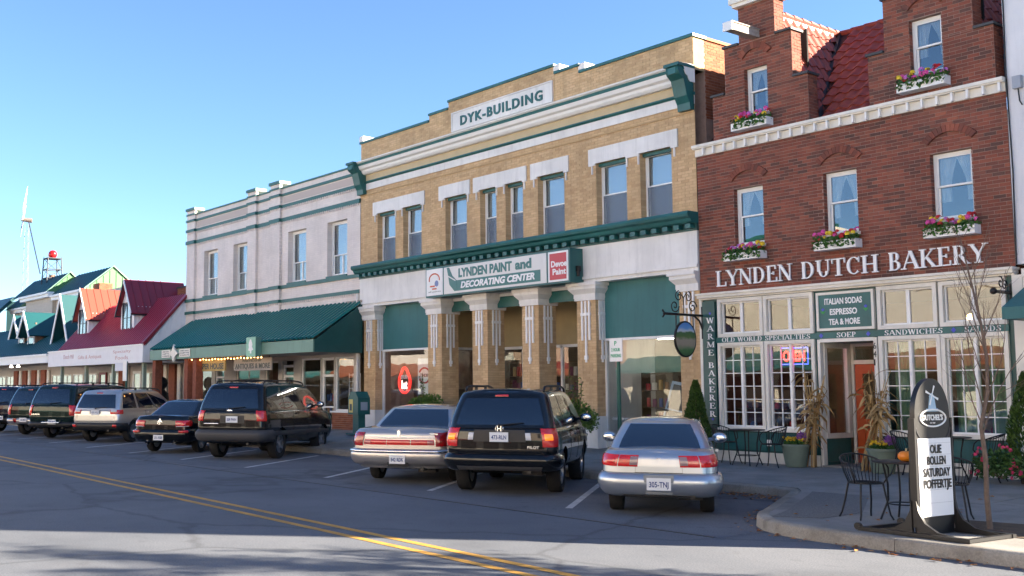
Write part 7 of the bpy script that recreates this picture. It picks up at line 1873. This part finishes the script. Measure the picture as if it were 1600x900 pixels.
# ---- signs on brackets and posts
def scroll(mb, c, r0, turns, u, v, r=.012, flip=1, start=0.0):
    pts = []
    for k in range(26):
        f = k / 25; a = start + flip * f * turns * 2 * math.pi; rr = r0 * (1 - .82 * f); pts.append(c + u * (rr * math.cos(a)) + v * (rr * math.sin(a)))
    mb.tube(pts, r, 5)
t = thing('oval_sign', 'oval painted landscape sign hanging from a black scrolled bracket', 'sign', (-15.28, -.6, 2.5))
X = -15.27; U = Vector((0, 1, 0)); V = Vector((0, 0, 1))
b = MB(); b.tube([(X, .0, 3.42), (X, -1.28, 3.42)], .028, 8).tube([(X, -.02, 2.9), (X, -.02, 3.62)], .022, 6).tube([(X, -.03, 3.12), (X, -.12, 3.3), (X, -.3, 3.40)], .02, 6)
b.tube([(X, -1.28, 3.42), (X, -1.36, 3.50)], .02, 5).tube([(X, -1.28, 3.42), (X, -1.36, 3.34)], .02, 5).ball((X, -1.3, 3.42), .035)
for cy, s in ((-.35, 1), (-.95, -1)):
    scroll(b, Vector((X, cy, 3.60)), .15, 1.4, U, V, .013, s, 0); scroll(b, Vector((X, cy + s * -.14, 3.82)), .12, 1.3, U, V, .012, -s, 1.5)
b.tube([(X, -.65, 3.42), (X, -.65, 3.80), (X, -.52, 3.92)], .012, 5).tube([(X, -.65, 3.78), (X, -.78, 3.92)], .012, 5)
b.build('bracket', IRON, t)
for cy in (-.34, -.92): MB().cyl((X, cy, 3.02), (X, cy, 3.42), .014, .014, 6).build('hanger', IRON, t)
ov = lambda r1, r2, n=40: [(-.63 + r1 * math.cos(2 * math.pi * k / n), 2.88 + r2 * math.sin(2 * math.pi * k / n)) for k in range(n)]
MB().prism(ov(.36, .40), 'x', X - .02, X + .02).build('rim', IRON, t)
ptm = bpy.data.materials.new('painted_landscape'); ptm.use_nodes = True
nt = ptm.node_tree; n_ = nt.nodes; ge = n_.new('ShaderNodeNewGeometry'); sp_ = n_.new('ShaderNodeSeparateXYZ'); nz = n_.new('ShaderNodeTexNoise'); nz.inputs['Scale'].default_value = 7; nz.inputs['Detail'].default_value = 6
nt.links.new(ge.outputs['Position'], sp_.inputs[0]); nt.links.new(ge.outputs['Position'], nz.inputs['Vector'])
mth = n_.new('ShaderNodeMath'); mth.operation = 'MULTIPLY_ADD'; mth.inputs[1].default_value = .12; nt.links.new(nz.outputs[0], mth.inputs[0]); nt.links.new(sp_.outputs['Z'], mth.inputs[2])
mr = n_.new('ShaderNodeMapRange'); mr.inputs[1].default_value = 2.54; mr.inputs[2].default_value = 3.34; nt.links.new(mth.outputs[0], mr.inputs[0])
rp = n_.new('ShaderNodeValToRGB'); cr_ = rp.color_ramp
for pos_, c in ((.0, (.03, .08, .03)), (.2, (.06, .16, .05)), (.34, (.28, .24, .18)), (.48, (.3, .26, .2)), (.56, (.08, .15, .04)), (.68, (.05, .13, .05)), (.72, (.5, .55, .6)), (.8, (.12, .3, .6))):
    e = cr_.elements.new(pos_); e.color = (*c, 1)
cr_.elements[-1].position = 1; cr_.elements[-1].color = (.05, .2, .55, 1)
nt.links.new(mr.outputs[0], rp.inputs[0]); nt.links.new(rp.outputs[0], n_['Principled BSDF'].inputs['Base Color'])
MB().prism(ov(.325, .365), 'x', X - .026, X + .026).build('painted_panel', ptm, t)
t = thing('scroll_bracket', 'small black scrolled bracket at the right end of the bakery shopfront', 'bracket', (-8.76, -.2, 3.4))
b = MB(); X = -8.74; b.tube([(X, -.02, 3.46), (X, -.62, 3.46)], .03, 8).tube([(X, -.02, 3.3), (X, -.02, 3.62)], .02, 6).ball((X, -.63, 3.46), .06); scroll(b, Vector((X, -.22, 3.58)), .10, 1.3, U, V, .012, 1); scroll(b, Vector((X, -.36, 3.62)), .11, 1.3, U, V, .012, -1, 2); b.build('scrollwork', IRON, t)
GPOST = mat('green_post', (.012, .09, .06), .5)
t = thing('parking_sign', 'green and white parking sign on a green post before the paint shop window', 'sign', (-14.76, -3.35, .15))
MB().cyl((-14.76, -3.35, .13), (-14.76, -3.35, 2.75), .04, .04, 10).build('post', GPOST, t)
bx('plate', WHITE, t, -14.93, -3.415, 2.34, -14.6, -3.395, 2.80)
place_text('lettering', '2 HOUR', front(-14.88, 2.54, -3.415), .23, .07, mat('sign_green', (.02, .35, .16), .5), t, bold=.03, depth=.003); place_text('lettering', 'PARKING', front(-14.9, 2.42, -3.415), .27, .07, MATS['sign_green'], t, bold=.03, depth=.003); place_text('lettering', 'P', front(-14.8, 2.66, -3.415), .06, .09, MATS['sign_green'], t, bold=.02, depth=.003)
t = thing('street_name_sign', 'white double sign on a dark green post before the red-roofed shop', 'sign', (-40.3, -3.35, .15))
MB().cyl((-40.3, -3.35, .13), (-40.3, -3.35, 2.86), .05, .05, 10).build('post', GPOST, t)
bx('plate', WHITE, t, -40.48, -3.44, 2.1, -40.12, -3.41, 2.86); bx('side_plate', mat('plate_pale', (.6, .63, .72), .5), t, -41.35, -3.42, 2.5, -40.49, -3.39, 2.82)
t = thing('street_lamp', 'street lamp post beyond the right edge of the view', 'street lamp', (8.5, -4.8, .15))
MB().cyl((8.5, -4.8, .13), (8.5, -4.8, 6.2), .09, .05, 10).build('post', GPOST, t); MB().lathe([(.05, 0), (.2, .1), (.24, .45), (.1, .62), (.02, .7)], (8.5, -4.8, 6.2), 16).build('lantern', WHITE, t)
# drop box on the pavement
t = thing('drop_box', 'dark teal drop box with yellow label on a pedestal by the pale wall', 'mailbox', (-27.6, -1.0, zs(-27.6, -1.0)))
MBX = mat('box_teal', (.008, .10, .095), .4); zb = zs(-27.5, -1.0); x0, x1, y0, y1 = -27.62, -27.08, -1.3, -.85
MB().prism([(x0, zb + .62), (x1, zb + .62), (x1, zb + 1.12), ((x0 + x1) / 2 + .12, zb + 1.32), ((x0 + x1) / 2 - .12, zb + 1.32), (x0, zb + 1.12)], 'y', y0, y1).build('box', MBX, t)
MB().box(-27.50, -1.2, zb, -27.20, -.95, zb + .62).build('pedestal', MBX, t); MB().box(-27.72, -1.32, zb, -26.98, -.83, zb + .05).build('foot', MBX, t)
bx('label', mat('label_yellow', (.6, .5, .14), .5), t, x0 + .06, y0 - .008, zb + .68, x0 + .26, y0, zb + 1.08); bx('window', mat('box_window', (.3, .36, .42), .2), t, x1, y0 + .1, zb + .75, x1 + .008, y1 - .1, zb + 1.0); bx('label_print', MATS['ink'], t, x0 + .10, y0 - .012, zb + .74, x0 + .22, y0 - .008, zb + .94)
